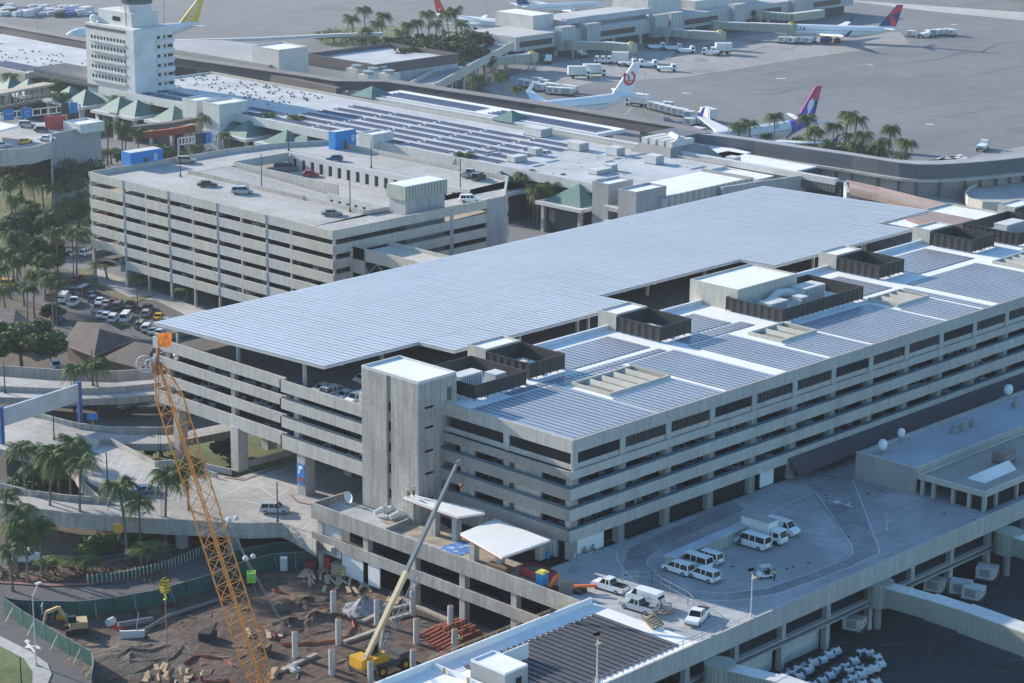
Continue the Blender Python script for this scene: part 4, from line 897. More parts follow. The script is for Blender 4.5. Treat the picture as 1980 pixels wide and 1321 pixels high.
carpx('pickup', 'silver', 1236, 1170, DZ, 95, 'silver pickup in front of the white panel van', 'work vehicles near the lit deck edge')
carpx('pickup', 'white', 1349, 1190, DZ, 200, 'white pickup facing left beside the handrail at the deck corner', 'work vehicles near the lit deck edge')
x, y = G(1478, 1032, DZ+1)
bt = thing('box_truck', 'white box truck parked beside the passenger van on the deck', 'truck', (x, y, DZ), math.radians(-88))
b = MB(); b.box(-3.6, -1.2, .9, 1.6, 1.2, 3.3); part('cargo_box', b, white, bt, world=False); b = MB(); b.box(-3.6, -1.2, 3.3, 1.6, 1.2, 3.36); part('box_roof', b, M('tan_top', (.35, .33, .28)), bt, world=False)
b = profile_body([(3.7, .5), (3.72, 1.2), (3.3, 2.35), (1.9, 2.4), (1.9, .5)], 2.0, .05); part('cab', b, PAINT['white'], bt, world=False)
b = MB(); b.add([(3.73, -.85, 1.35), (3.73, .85, 1.35), (3.38, .8, 2.2), (3.38, -.8, 2.2)], [(0, 1, 2, 3)]); b.box(2.3, -1.02, 1.35, 3.2, 1.02, 2.0); part('windows', b, glass, bt, world=False)
for sx in (-2.4, 2.8):
    for sg in (-1, 1): b = MB(); b.tube([(sx, sg*.75, .42), (sx, sg*1.05, .42)], .43, 12); part('wheel', b, black, bt, world=False)
b = MB(); b.box(-3.5, -.5, .6, 3.4, .5, .9); part('chassis', b, rack, bt, world=False)
x, y = G(1478, 1117, DZ)
gc = thing('golf_cart', 'small white golf cart under the lamp head on the deck', 'golf cart', (x, y, DZ), math.radians(150))
b = MB(); b.box(-1.1, -.6, .3, 1.1, .6, .6); b.add([(.6, -.6, .6), (1.1, -.6, .6), (1.1, .6, .6), (.6, .6, .6), (.6, -.6, 1.0), (.6, .6, 1.0)], [(0, 1, 4), (1, 2, 5, 4), (2, 3, 5)]); part('body', b, PAINT['white'], gc, world=False)
b = MB(); b.box(-.9, -.6, 1.8, .8, .6, 1.88); [b.beam((sx, sg*.55, .6), (sx, sg*.55, 1.8), .05, .05) for sx in (-.85, .75) for sg in (-1, 1)]; part('canopy', b, offw, gc, world=False)
b = MB(); b.box(-.6, -.5, .6, -.1, .5, .85); b.box(-.7, -.5, .85, -.6, .5, 1.3); part('seat', b, black, gc, world=False)
for sx in (-.75, .75):
    for sg in (-1, 1): b = MB(); b.tube([(sx, sg*.45, .22), (sx, sg*.62, .22)], .22, 8); part('wheel', b, black, gc, world=False)
# roads and lots
carpx('suv', 'silver', 531, 982, ZR, -46, 'silver four-wheel drive on the viaduct beside the lamp post')
carpx('sedan', 'blue', 283, 945, ZR, -38, 'blue grey car on the viaduct between the palms')
carpx('cargo_van', 'white', 42, 1077, 0, -42, 'white van on the lower road at the left edge')
carpx('hatch', 'silver', 243, 782, 0, 200, 'small pale car on the ramp beside the zebra stripes')
carpx('hatch', 'blue', 108, 704, 0, 245, 'blue hatchback parked at the foot of the brown shingle roof')
GP = 'cars parked in the open lot by the garage'
lot = [('pickup', 'white', 143, 583, 40, 'white crew cab pickup parked across the lot end, in front of the white van'), ('cargo_van', 'white', 124, 576, 40, 'white van behind the white crew cab pickup in the open lot'), ('hatch', 'red', 98, 571, 40, 'dark red hatchback at the left end of the open lot'),
 ('van', 'grey', 163, 562, 30, 'long grey van in the back row of the open lot'), ('sedan', 'black', 178, 568, 30, 'black sedan right of the grey van in the back row'), ('sedan', 'black', 142, 560, 30, 'black sedan left of the grey van in the back row'),
 ('hatch', 'blue', 181, 576, 40, 'blue grey hatchback, first of the middle row'), ('sedan', 'white', 194, 580, 40, 'white sedan, second of the middle row'), ('sedan', 'silver', 206, 585, 40, 'silver sedan, third of the middle row'), ('sedan', 'red', 219, 582, 40, 'red sedan behind the silver ones in the middle row'), ('minivan', 'grey', 228, 590, 40, 'maroon grey minivan in the middle row beside the dark pickup'),
 ('pickup', 'black', 251, 591, 40, 'black pickup at the right end of the middle row'), ('pickup', 'silver', 189, 596, 40, 'silver pickup at the left end of the front row'), ('sedan', 'white', 196, 606, 40, 'small white sedan between the silver pickup and the white hatchback'), ('hatch', 'white', 207, 608, 40, 'white hatchback, third of the front row'), ('suv', 'white', 219, 614, 40, 'white suv left of the big white van in the front row'),
 ('van', 'white', 244, 613, 40, 'big white van with dark side stripes in the front row'), ('hatch', 'silver', 283, 604, 40, 'silver blue hatchback left of the yellow taxi'), ('sedan', 'yellow', 307, 610, 40, 'yellow taxi at the right end of the lot'), ('sedan', 'silver', 322, 619, 40, 'silver car beside the canopy corner below the yellow taxi'), ('sedan', 'black', 285, 593, 40, 'black car behind the silver blue hatchback'),
 ('suv', 'tan', 272, 627, 40, 'tan suv, first of the nearest row'), ('suv', 'white', 284, 633, 40, 'white suv, second of the nearest row'), ('sedan', 'silver', 296, 638, 40, 'pale green silver sedan, third of the nearest row'), ('sedan', 'white', 309, 641, 40, 'white sedan nearest the canopied garage corner'),
 ('hatch', 'blue', 113, 616, 40, 'blue car parked apart behind the brown shingle roof'), ('van', 'yellow', 12, 550, 300, 'yellow taxi van at the left edge among the palms'), ('sedan', 'green', 40, 552, 30, 'dark green sedan beside the yellow taxi van'), ('suv', 'white', 134, 490, 20, 'white suv on the side street, left of the garage'), ('suv', 'white', 168, 487, 20, 'white suv on the side street touching the garage corner'), ('hatch', 'red', 151, 537, 20, 'red car on the kerb under the palms left of the garage')]
for k, c, px, py, dg, lab in lot: carpx(k, c, px, py, 0, dg, lab, GP)
GR = 'cars on the roof of the garage with the blue stair box'
for k, c, px, py, z, dg, lab in [('sedan', 'black', 401, 354, 24.5, -40, 'black sedan on the garage roof, left of the silver minivan'), ('minivan', 'silver', 468, 368, 24.5, -40, 'silver minivan on the garage roof'), ('sedan', 'grey', 642, 410, 24.5, -40, 'dark grey sedan at the near corner of the garage roof'), ('hatch', 'red', 601, 335, 21.4, -40, 'red hatchback in the sunken court of the garage roof'),
        ('hatch', 'blue', 647, 305, 24.5, 130, 'blue grey car on the far side of the sunken court'), ('suv', 'tan', 360, 309, 24.5, -40, 'tan suv beside the blue stair box'), ('pickup', 'silver', 908, 335, 24.5, 20, 'silver pickup near the far right corner of the garage roof'), ('suv', 'black', 925, 341, 24.5, 20, 'black suv beside the silver pickup on the garage roof'), ('suv', 'white', 908, 384, 24.5, -40, 'white suv at the right-hand edge of the garage roof'), ('van', 'grey', 552, 325, 21.4, -40, 'grey van in the shade of the sunken court')]:
    carpx(k, c, px, py, z, dg, lab, GR)
# cars inside the decks: nose in behind the ledges, those the openings show
random.seed(11)
kinds = ['sedan', 'suv', 'hatch', 'sedan', 'minivan', 'suv']; cols = ['white', 'silver', 'grey', 'black', 'white', 'silver', 'blue', 'red', 'tan', 'silver', 'black', 'white']
ORD = ['top', 'second', 'third', 'fourth', 'fifth', 'sixth', 'seventh']
KN = {'sedan': 'sedan', 'suv': 'suv', 'hatch': 'hatchback', 'minivan': 'minivan'}
nm = {13.1: 'lowest', 16.3: 'middle', 19.5: 'highest', 22.7: 'roof'}
for z in (13.1, 16.3, 19.5):
    x = 3.2
    while x < 122:
        if random.random() < .78 and abs((x-.4+BAY/2) % BAY-BAY/2) > .9:
            k = random.choice(kinds); c = random.choice(cols); cn = {'grey': 'dark grey', 'tan': 'tan'}.get(c, c)
            car(k, c, x, 3.4+random.uniform(-.2, .5), z-.01, 90+random.choice((0, 180)), '%s %s behind the ledge, %s parking level of the long shaded front' % (cn, KN[k], nm[z]), '%s %s cars in the long building, %s level' % (cn, KN[k], nm[z]))
        x += 2.75
for z in (13.1, 16.3, 19.5):
    for y in (2.6, 5.4, 12, 16.5, 19.2):
        if random.random() < .75:
            c = random.choice(cols); k = random.choice(kinds); car(k, c, 3.6, y, z-.01, random.choice((0, 180)), '%s %s behind the ledge, %s level of the end wall by the canopies' % (c, KN[k], nm[z]), '%s %s cars at the end wall, %s level' % (c, KN[k], nm[z]))
for zf in (12.75, 15.95, 19.15, 22.35):
    y = 41.5
    while y < 99:
        on = random.random() < (.82 if zf < 22 else (.95 if 44 < y < 60 else .0))
        if on and abs(y-61.5) > 1.3 and abs(y-79.5) > 1.3 and abs(y-65) > 1.2:
            c = random.choice(cols); X = 3.4 if y < 65 else 4.6
            w_ = {12.75: 'lowest', 15.95: 'second', 19.15: 'third', 22.35: 'roof'}[zf]
            k = random.choice(kinds); car(k, c, X, y, zf, random.choice((0, 180)), '%s %s behind the ledge, %s level of the canopied garage' % (c, KN[k], w_), '%s %s cars in the canopied garage, %s level' % (c, KN[k], w_))
        y += 2.8
for i in range(26):
    x = 68+i*2.9
    if random.random() < .7: c = random.choice(cols); k = random.choice(kinds); car(k, c, x, 50.5, 22.35, 90, '%s %s in the canopy gap by the low white annex' % (c, KN[k]), '%s %s cars in the canopy gap' % (c, KN[k]))
for i in range(7):
    c = random.choice(cols); k = random.choice(kinds); car(k, c, 12+i*.1, 41+i*2.8, 22.35, 0, '%s %s on the garage roof behind the stair tower' % (c, KN[k]), '%s %s cars behind the stair tower' % (c, KN[k]))
for k in range(1, 7):
    z = 25.6-3.2*k-1.1; y = 138.5
    while y < 222:
        if random.random() < .30:
            c = random.choice(cols); q = random.choice(kinds); car(q, c, 78.9, y, z, 0, '%s %s inside the %s level down of the blue-boxed garage' % (c, KN[q], ORD[k]), '%s %s cars on the %s level down of the blue-boxed garage' % (c, KN[q], ORD[k]))
        y += 2.9

# ================================================================== PLANTS
def frond_mesh(mb, L, rise, droop, az, w=.55, rnd=random):
    n = 7; pts = []
    for i in range(n+1):
        t = i/n; r = L*t*(1-.12*t); z = rise*L*math.sin(min(1, t*1.3)*math.pi*.5)*.55-droop*L*t*t*.9
        pts.append(Vector((math.cos(az)*r, math.sin(az)*r, z)))
    side = Vector((-math.sin(az), math.cos(az), 0))
    for i in range(n):
        a, c = pts[i], pts[i+1]; t = (i+.5)/n; ww = w*L*.34*math.sin(math.pi*(.12+.86*t))
        for sg in (-1, 1):
            for q in (0, .5):
                p0 = a.lerp(c, q); p1 = a.lerp(c, q+.36)
                tip = p0+(c-a)*1.1+side*(sg*ww*rnd.uniform(.8, 1.15))+Vector((0, 0, -ww*rnd.uniform(.35, .8)))
                mb.add([p0, p1, tip], [(0, 1, 2)])
def palm_meshes(seed, h, L, nf, lean):
    r = random.Random(seed); tr = MB(); pts = []; la = r.uniform(0, 6.28)
    for i in range(7): t = i/6; pts.append((lean*h*t*t*math.cos(la), lean*h*t*t*math.sin(la), h*t))
    tr.tube(pts, [.30]+[.20-.06*i/6 for i in range(6)], 7)
    cr_ = MB()
    for i in range(nf): frond_mesh(cr_, L*r.uniform(.8, 1.1), r.uniform(.1, 1.0), r.uniform(.35, 1.0), 2.4*i+r.uniform(-.2, .2), 1.0, r)
    dr = MB()
    for i in range(5): frond_mesh(dr, L*.7, -.1, r.uniform(1.2, 1.7), r.uniform(0, 6.28), .8, r)
    for m in (cr_, dr): m.v = [(v[0]+pts[-1][0], v[1]+pts[-1][1], v[2]+h) for v in m.v]
    return tr.mesh('trunk', trunk), cr_.mesh('crown', frond), dr.mesh('dry_fronds', frondd)
PV = [palm_meshes(i, 10, 3.5, 30, .05+.03*(i % 3)) for i in range(6)]
PN = [0]
def palm(px, py, h, label, z0=0.0, group='coconut palms', s=1.0):
    """px, py is the middle of the crown"""
    x, y = G(px, py, z0+h); v = PV[PN[0] % 6]; PN[0] += 1; k = h/10
    t = thing('palm_tree', label, 'palm tree', (x, y, z0), random.uniform(0, 6.28), group); t.scale = ((k+s)/2*1.0, (k+s)/2*1.0, k)
    for nme, me in zip(('trunk', 'crown', 'dry_fronds'), v): o = bpy.data.objects.new(nme, me); COL.objects.link(o); o.parent = t
    return t
def short_palm(px, py, z0, s, label, grp='small planted palms'):
    x, y = G(px, py, z0); t = thing('small_palm', label, 'small palm', (x, y, z0), random.uniform(0, 6), grp); t.scale = (s, s, s*.30)
    for nme, me in zip(('trunk', 'crown'), PV[PN[0] % 6]): o = bpy.data.objects.new(nme, me); COL.objects.link(o); o.parent = t
    PN[0] += 1
random.seed(5)
GA = 'palms by the lower left roads'
for px, py, h, lab in [(45, 866, 9, 'palm at the left edge above the front viaduct'), (92, 882, 9.5, 'palm second from the left above the front viaduct'), (131, 852, 10.5, 'tallest palm of the cluster above the front viaduct'), (113, 905, 8, 'short palm inside the cluster above the front viaduct'), (150, 893, 9.5, 'palm at the right side of the cluster above the front viaduct'),
        (240, 938, 12.5, 'biggest palm, rising in front of the viaduct'), (316, 918, 12, 'slim palm between the big palm and the lattice crane'), (363, 905, 12, 'palm standing behind the lattice crane boom'), (22, 985, 10, 'palm at the left edge in front of the viaduct'), (28, 1012, 9, 'lower palm at the left edge in front of the viaduct'), (76, 1018, 8, 'drooping grey palm in front of the viaduct'), (140, 712, 9, 'palm in front of the inner curved ramp, left of the pair'), (188, 703, 9.5, 'palm in front of the inner curved ramp, right of the pair')]:
    palm(px, py, h, lab, 0 if py > 900 or py < 800 else ZR-1, GA, 1.15)
GB = 'palms around the open lot and the garage corner'
for i, (px, py, h) in enumerate([(15, 488, 11), (42, 500, 11), (62, 530, 10), (100, 535, 11), (105, 545, 10), (108, 447, 11), (145, 453, 11), (30, 470, 9), (66, 352, 11), (98, 362, 10), (112, 330, 10), (155, 352, 10), (152, 330, 10), (135, 285, 11), (147, 303, 8), (182, 250, 12), (205, 240, 12), (234, 243, 12), (240, 252, 10), (268, 255, 11), (160, 377, 8), (130, 385, 8)]):
    palm(px, py, h, 'green palm near the left edge, ' + ('leftmost by the yellow taxi van,second by the yellow taxi van,third by the lot entrance,left of the pair at the lot entrance,right of the pair at the lot entrance,left of the two by the side street,right of the two by the side street,behind the leftmost palms,with yellow drooping fronds on the lawn,tall one in the middle of the lawn,highest of the lawn group,touching the garage corner,just above the garage corner,against the grey wall left of centre,low one against the grey wall,first of the tall file behind the blue box,second of the tall file behind the blue box,third of the tall file behind the blue box,fourth of the tall file behind the blue box,last of the tall file behind the blue box,low one at the garage corner,low one on the lawn by the garage').split(',')[i], 0, GB, 1.1)
for i, (px, py, h) in enumerate([(5, 520, 9), (22, 455, 11), (84, 500, 10), (60, 395, 10), (30, 385, 11), (92, 415, 9), (175, 425, 7), (125, 395, 9), (10, 560, 8), (50, 560, 8), (20, 350, 12), (80, 318, 12), (120, 268, 11), (172, 285, 11)]):
    palm(px, py, h, 'extra palm of the thick left edge grove, ' + 'by the lowest edge,high behind the taxi van,over the lot entrance,in the lawn shade,beside the lawn tree,near the side street,against the garage corner,between lawn and side street,low by the taxi van,low by the lot,highest at the far left,in front of the grey wall,left of the grey wall top,right of the grey wall foot'.split(',')[i], 0, GB, 1.15)
for i, (px, py, h) in enumerate([(75, 870, 9), (160, 870, 8), (110, 870, 10), (60, 905, 7), (8, 960, 9), (50, 1045, 7), (20, 1060, 7), (268, 965, 9)]):
    palm(px, py, h, 'extra palm of the lower left groups, ' + 'left inside the viaduct cluster,right end of the viaduct cluster,back of the viaduct cluster,low front of the viaduct cluster,at the edge above the bed,in the planted bed,at the edge of the planted bed,right of the biggest palm'.split(',')[i], 0, GA, 1.1)
GC = 'palms along the terminal front'
for i, (px, py, h) in enumerate([(205, 165, 12), (230, 193, 11), (105, 160, 12), (20, 148, 12), (297, 200, 11), (311, 208, 10), (398, 226, 12), (424, 224, 12), (520, 226, 13), (570, 230, 13), (122, 185, 10), (432, 262, 9), (380, 285, 8), (325, 285, 8), (775, 278, 11), (790, 290, 8), (895, 304, 13), (1022, 338, 12), (1040, 362, 11), (1062, 356, 11), (1085, 345, 12), (1106, 357, 11), (1072, 375, 9), (1032, 372, 9), (1120, 418, 5), (1140, 300, 3)]):
    if i == 25: continue
    palm(px, py, h, 'palm along the terminal front, ' + ('tall by the control tower foot,right of the tower foot,left of the tower foot,at the far left edge,left of the orange footbridge,lower left of the orange footbridge,left of the two at the orange footbridge end,right of the two at the orange footbridge end,bushy one above the left stair blocks,slim one left of the far blue box,shorter one under the tower,below the orange footbridge end,beside the second sign frame,under the orange footbridge,left of the pale stair block by the garage,lowest beside the pale stair block by the garage,lone one at the far right of the garage roof,first of the cluster before the stair blocks,second of the cluster before the stair blocks,third of the cluster before the stair blocks,fourth of the cluster before the stair blocks,fifth of the cluster before the stair blocks,low one inside the cluster,low left one of the cluster,short one at the canopy edge,x').split(',')[i], 0, GC, 1.2)
GD = 'palms on the airfield side'
for i, (px, py, h) in enumerate([(683, 35, 13), (706, 18, 14), (738, 30, 14), (733, 45, 12), (710, 58, 11), (790, 48, 13), (808, 42, 12), (830, 26, 14), (845, 45, 12), (868, 26, 14), (884, 20, 15), (895, 45, 13), (780, 62, 10), (914, 148, 11), (970, 146, 11), (1000, 172, 8), (918, 170, 7), (1430, 244, 10), (1452, 238, 10), (1500, 226, 12), (1485, 262, 5), (1565, 228, 12), (1578, 252, 12), (1612, 243, 10), (1637, 220, 13), (1654, 232, 13), (1640, 262, 8), (1668, 262, 11), (1688, 285, 8), (1720, 248, 12), (1705, 275, 10), (1746, 275, 12), (1745, 300, 7), (1655, 280, 8), (1600, 275, 7)]):
    palm(px, py, h, 'palm on the airfield side, ' + ('leftmost of the top group,second of the top group,third of the top group,fourth of the top group,lowest left of the top group,first above the dark trees,second above the dark trees,beside the red tail fin,fifth above the dark trees,sixth above the dark trees,tallest above the dark trees,rightmost above the dark trees,low one above the dark trees,left of the two beyond the walkway,right of the two beyond the walkway,small one by the white containers,low one at the ramp foot,left of the two by the purple-tailed jet,right of the two by the purple-tailed jet,lone one in front of the purple-tailed jet,low bush palm behind the curved concourse,first right of the purple tail,second right of the purple tail,third right of the purple tail,left of the tall pair behind the concourse,right of the tall pair behind the concourse,low one under the tall pair,right of the tall pair,low one beside the leaning palm,leaning one near the right end,low one near the right end,rightmost behind the curved concourse,low bushy one at the right end,bushy low one in the middle,bushy low one under the wing').split(',')[i], 0, GD, 1.35)
for i, (px, py, z, s) in enumerate([(270, 562, 0, 1.0), (207, 540, 0, 1.25), (360, 585, 0, 1.1), (413, 590, 0, .6), (285, 1090, 0, 1.0), (275, 1095, 0, .8), (92, 1110, 0, .8), (110, 1108, 0, .7), (146, 1110, 0, .8), (166, 1108, 0, .8), (180, 1110, 0, .7), (185, 642, 0, .8), (232, 652, 0, .9), (300, 300, 0, 1.0), (196, 320, 0, 1.2), (215, 318, 0, 1.4), (935, 180, 0, 1.0)]):
    short_palm(px, py, z, s, 'small palm ' + ('on the kerb before the garage,large fan one at the garage corner,in the round planter by the garage,slim one at the canopy edge,by the picket barrier under the viaduct,beside the one at the picket barrier,first yellow one on the road island,second yellow one on the road island,third on the road island,fourth on the road island,fifth on the road island,behind the brown shingle roof,between the two brown roofs,behind the blue stair box,left bright one behind the garage corner,right bright one behind the garage corner,at the ramp foot by the airfield').split(',')[i])
def leafy(px, py, z0, h, rx, ry, seed, label, mat=leaf, n=5200, grp=None, name='broadleaf_tree', ls=.34):
    x, y = G(px, py, z0+h*.7); t = thing(name, label, 'tree', (x, y, z0), 0, grp); r = random.Random(seed)
    tr = MB(); tr.tube([(0, 0, 0), (.1, 0, h*.25), (0, .1, h*.45)], [.5, .38, .3], 8)
    cl = []
    for i in range(int(10+rx*2.2)):
        a = r.uniform(0, 6.28); q = math.sqrt(r.uniform(0, 1)); cx, cy, cz_ = math.cos(a)*q*rx*.8, math.sin(a)*q*ry*.8, h*r.uniform(.55, .92)-q*h*.15
        cl.append((cx, cy, cz_, r.uniform(.16, .28)*rx+.5))
        if i % 2 == 0: tr.tube([(0, 0, h*.4), (cx*.5, cy*.5, h*.55), (cx, cy, cz_)], [.22, .13, .05], 5)
    part('trunk', tr, bark, t, world=False)
    c = MB()
    for i in range(n):
        cx, cy, cz_, cr2 = r.choice(cl); u = Vector((r.gauss(0, 1), r.gauss(0, 1), r.gauss(0, 1))).normalized()*(cr2*r.uniform(.55, 1.05)); p = Vector((cx, cy, cz_))+Vector((u.x, u.y, u.z*.62))
        a = Vector((r.gauss(0, 1), r.gauss(0, 1), r.gauss(0, .5))).normalized(); b2 = a.cross(Vector((r.gauss(0, 1), r.gauss(0, 1), 1.5))).normalized(); s = ls*r.uniform(.6, 1.5)
        c.quad(p-a*s-b2*s*.5, p+a*s-b2*s*.6, p+a*s*.8+b2*s*.6, p-a*s+b2*s*.5)
    part('crown', c, mat, t, world=False); return t
leafy(38, 655, 0, 11, 9.5, 9.5, 1, 'large dark green spreading tree at the left edge above the ramps', n=9000)
leafy(100, 600, 0, 3, 3, 2, 21, 'green shrub tree between the big tree and the lot', n=900)
leafy(38, 318, 0, 15, 15, 12, 2, 'dull brown-green tree at the far left above the lawn', leafd, 6000)
leafy(118, 325, 0, 14, 14, 11, 3, 'dull brown-green tree beside the grey wall', leafd, 6000)
leafy(60, 430, 0, 9, 9, 8, 4, 'dark bushy tree on the lawn left of the side street', leafd, 5000)
leafy(70, 480, 0, 9, 8, 7, 5, 'dark green tree behind the palms at the left edge', leaf, 5000)
leafy(15, 440, 0, 8, 7, 7, 6, 'dull tree at the far left edge of the lawn', leafd, 3000)
leafy(150, 405, 0, 7, 4, 4, 7, 'ragged yellow-green tree at the garage corner', leaf, 1600)
for i, (px, py, rx, h) in enumerate(((835, 88, 17, 17), (885, 92, 15, 16), (795, 112, 14, 14), (850, 120, 14, 12), (765, 90, 11, 12), (905, 78, 11, 15))):
    leafy(px, py, 0, h, rx, rx*.8, 30+i, 'tree of the dense grove left of the sloping ramp, ' + ('tallest in the middle', 'right of the tallest', 'left front', 'front centre', 'far left', 'far right by the ramp')[i], leafd, 5200, 'trees of the grove by the sloping ramp', ls=.6)
for i, (px, py, rx) in enumerate(((645, 68, 11), (700, 72, 8), (940, 345, 3), (1000, 400, 4), (1040, 410, 4), (1090, 400, 4), (1550, 275, 8), (1610, 285, 9), (1660, 292, 9), (1700, 298, 8), (170, 762, 4), (185, 765, 3.5), (90, 925, 6), (65, 930, 6), (115, 925, 5), (140, 925, 4), (440, 860, 3), (310, 860, 3), (335, 300, 5), (370, 305, 5), (30, 765, 3), (1690, 420, 3), (265, 1030, 3), (190, 1045, 4), (420, 300, 5), (240, 300, 5), (130, 320, 5))):
    leafy(px, py, 0, 4.5 if rx > 4 else 3.2, rx, rx*.8, 60+i, 'green hedge bush ' + ('on the grass behind the dark roofed hall,beside the top palm group,by the garage far corner,left under the palm cluster,middle under the palm cluster,right under the palm cluster,first behind the curved concourse,second behind the curved concourse,third behind the curved concourse,fourth behind the curved concourse,with yellow flowers left by the inner ramp,with yellow flowers right by the inner ramp,second in the bed over the front viaduct,first in the bed over the front viaduct,third in the bed over the front viaduct,fourth in the bed over the front viaduct,under the canopied garage,left of the lattice crane under the garage,left behind the garage,right behind the garage,at the left edge by the inner ramp,by the right edge white roofs,with yellow leaves under the viaduct,spiky under the viaduct,below the second sign frame,behind the blue stair box,under the grey wall').split(',')[i], leaf, 1100, 'hedges and bushes', 'bush', .28)
m = MB(); r = random.Random(4)
for i in range(900):
    px, py = r.uniform(-10, 330), r.uniform(1092, 1126); x, y = G(px, py, .14)
    if r.random() < .5: s = r.uniform(.08, .3); a = r.uniform(0, 3); m.add([(x-s*math.cos(a), y-s*math.sin(a), .14), (x+s*math.cos(a), y+s*math.sin(a), .14), (x+r.uniform(-.2, .2), y, .14+s*2.4)], [(0, 1, 2)], r.choice((0, 0, 1)))
o = struct('ground_cover', m, [leaf, redm]); o['kind'] = 'stuff'
# ================================================================== AIRCRAFT
def loft(stations, n=16):
    """stations: (x, zc, ry, rz)"""
    m = MB(); k = len(stations); vs = []
    for x, zc, ry, rz in stations:
        for j in range(n): a = 2*math.pi*j/n; vs.append((x, ry*math.cos(a), zc+rz*math.sin(a)))
    return m.add(vs, [(i*n+j, i*n+(j+1) % n, (i+1)*n+(j+1) % n, (i+1)*n+j) for i in range(k-1) for j in range(n)]+[tuple(range(n)), tuple((k-1)*n+j for j in range(n-1, -1, -1))])
def plate(poly, th, axis='y', off=0.0):
    """flat tapered slab from an (a, b) outline; axis is the thin direction"""
    m = MB(); f = (lambda a, b, t: (a, off+t, b)) if axis == 'y' else (lambda a, b, t: (a, b, off+t))
    n = len(poly); vs = [f(a, b, -th/2) for a, b in poly]+[f(a, b, th/2) for a, b in poly]
    return m.add(vs, [tuple(range(n-1, -1, -1)), tuple(range(n, 2*n))]+[(i, (i+1) % n, n+(i+1) % n, n+i) for i in range(n)])
def airliner(label, tail, nose, L, span, r, hfin, finmat, body=None, extras=None, taper_mat=None, winglet=None, grp='airliners parked on the airfield'):
    tail = Vector((tail[0], tail[1], 0)); nose = Vector((nose[0], nose[1], 0)); d = (nose-tail).normalized(); ang = math.atan2(d.y, d.x)
    c = tail+d*(L/2); t = thing('airliner', label, 'airplane', (c.x, c.y, 0), ang, grp); zc = r+2.0; H = L/2
    b = loft([(H, zc-.5, .15, .15), (H-.6, zc-.45, r*.38, r*.38), (H-2, zc-.3, r*.68, r*.66), (H-5, zc, r*.95, r*.95), (H-8, zc, r, r), (-H+L*.33, zc, r, r), (-H+L*.2, zc+.25*r, r*.86, r*.8), (-H+L*.08, zc+.6*r, r*.5, r*.5), (-H, zc+.9*r, .3, .4)])
    part('fuselage', b, body or white, t, world=False)
    w = L*.02+.35; wz = zc-r*.55; cx = L*.06
    for sg in (-1, 1):
        m = MB(); o = [(cx+L*.10, sg*r*.5), (cx-L*.05, sg*span*.30), (cx-L*.135, sg*span/2), (cx-L*.175, sg*span/2), (cx-L*.115, sg*span*.2), (cx-L*.10, sg*r*.5)]
        zs = [wz, wz+span*.028, wz+span*.05, wz+span*.05, wz+span*.02, wz]; th = [.9, .45, .2, .2, .4, .8]; n = 6
        vs = [(a, b2, z-q/2) for (a, b2), z, q in zip(o, zs, th)]+[(a, b2, z+q/2) for (a, b2), z, q in zip(o, zs, th)]
        m.add(vs, [tuple(range(n)), tuple(range(2*n-1, n-1, -1))]+[(i, n+i, n+(i+1) % n, (i+1) % n) for i in range(n)]); part('wing', m, white, t, world=False)
        if winglet:
            q = MB(); tx = cx-L*.155; q.add([(tx+1, sg*span/2, zs[2]), (tx-1.2, sg*span/2, zs[2]), (tx-2.9, sg*(span/2+.7), zs[2]+2.6), (tx-2.0, sg*(span/2+.7), zs[2]+2.6), (tx+1, sg*(span/2-.12), zs[2]), (tx-1.2, sg*(span/2-.12), zs[2]), (tx-2.9, sg*(span/2+.6), zs[2]+2.6), (tx-2.0, sg*(span/2+.6), zs[2]+2.6)], [(0, 1, 2, 3), (7, 6, 5, 4), (0, 3, 7, 4), (1, 5, 6, 2), (2, 6, 7, 3)]); part('winglet', q, winglet, t, world=False)
        e = MB(); ex = cx+L*.05; e.tube([(ex, sg*span*.17, wz-r*.55), (ex-.8, sg*span*.17, wz-r*.55), (ex-3.8, sg*span*.17, wz-r*.5), (ex-5, sg*span*.17, wz-r*.45)], [r*.42, r*.5, r*.44, r*.25], 12); part('engine', e, winglet if winglet is navy else white, t, world=False)
        s = MB(); sx = -H+L*.075; hz = zc+.75*r
        s.add([(sx+L*.05, 0, hz), (sx-L*.035, sg*span*.19, hz+.6), (sx-L*.06, sg*span*.19, hz+.6), (sx-L*.025, 0, hz), (sx+L*.05, 0, hz-.3), (sx-L*.035, sg*span*.19, hz+.5), (sx-L*.06, sg*span*.19, hz+.5), (sx-L*.025, 0, hz-.3)], [(0, 1, 2, 3), (7, 6, 5, 4), (0, 4, 5, 1), (1, 5, 6, 2), (2, 6, 7, 3)]); part('stabiliser', s, white, t, world=False)
        g_ = MB(); g_.beam((-L*.02, sg*r*1.4, .5), (-L*.02, sg*r*1.2, zc-r*.6), .3, .3); [g_.tube([(-L*.02+q, sg*r*1.4-.35, .55), (-L*.02+q, sg*r*1.4+.35, .55)], .55, 10) for q in (-.7, .7)]; part('landing_gear', g_, black, t, world=False)
    g_ = MB(); g_.beam((H-L*.11, 0, .5), (H-L*.11, 0, zc-r*.8), .25, .25); g_.tube([(H-L*.11, -.4, .45), (H-L*.11, .4, .45)], .45, 10); part('nose_gear', g_, black, t, world=False)
    z0 = zc+r*.75; fx = -H+L*.055
    fin = [(fx+L*.115, z0), (fx-L*.035, hfin), (fx-L*.085, hfin), (fx-L*.03, z0-.2)]
    part('tail_fin', plate(fin, .5), finmat, t, world=False)
    m = MB()
    for sg in (-1, 1):
        x = H-L*.14
        while x > -H+L*.22: m.box(x-.16, sg*(r-.02), zc+.35, x+.16, sg*(r+.03), zc+.72); x -= 1.0
    part('window_line', m, glass, t, world=False)
    if extras: extras(t, H, r, zc, fin, z0, fx)
    return t
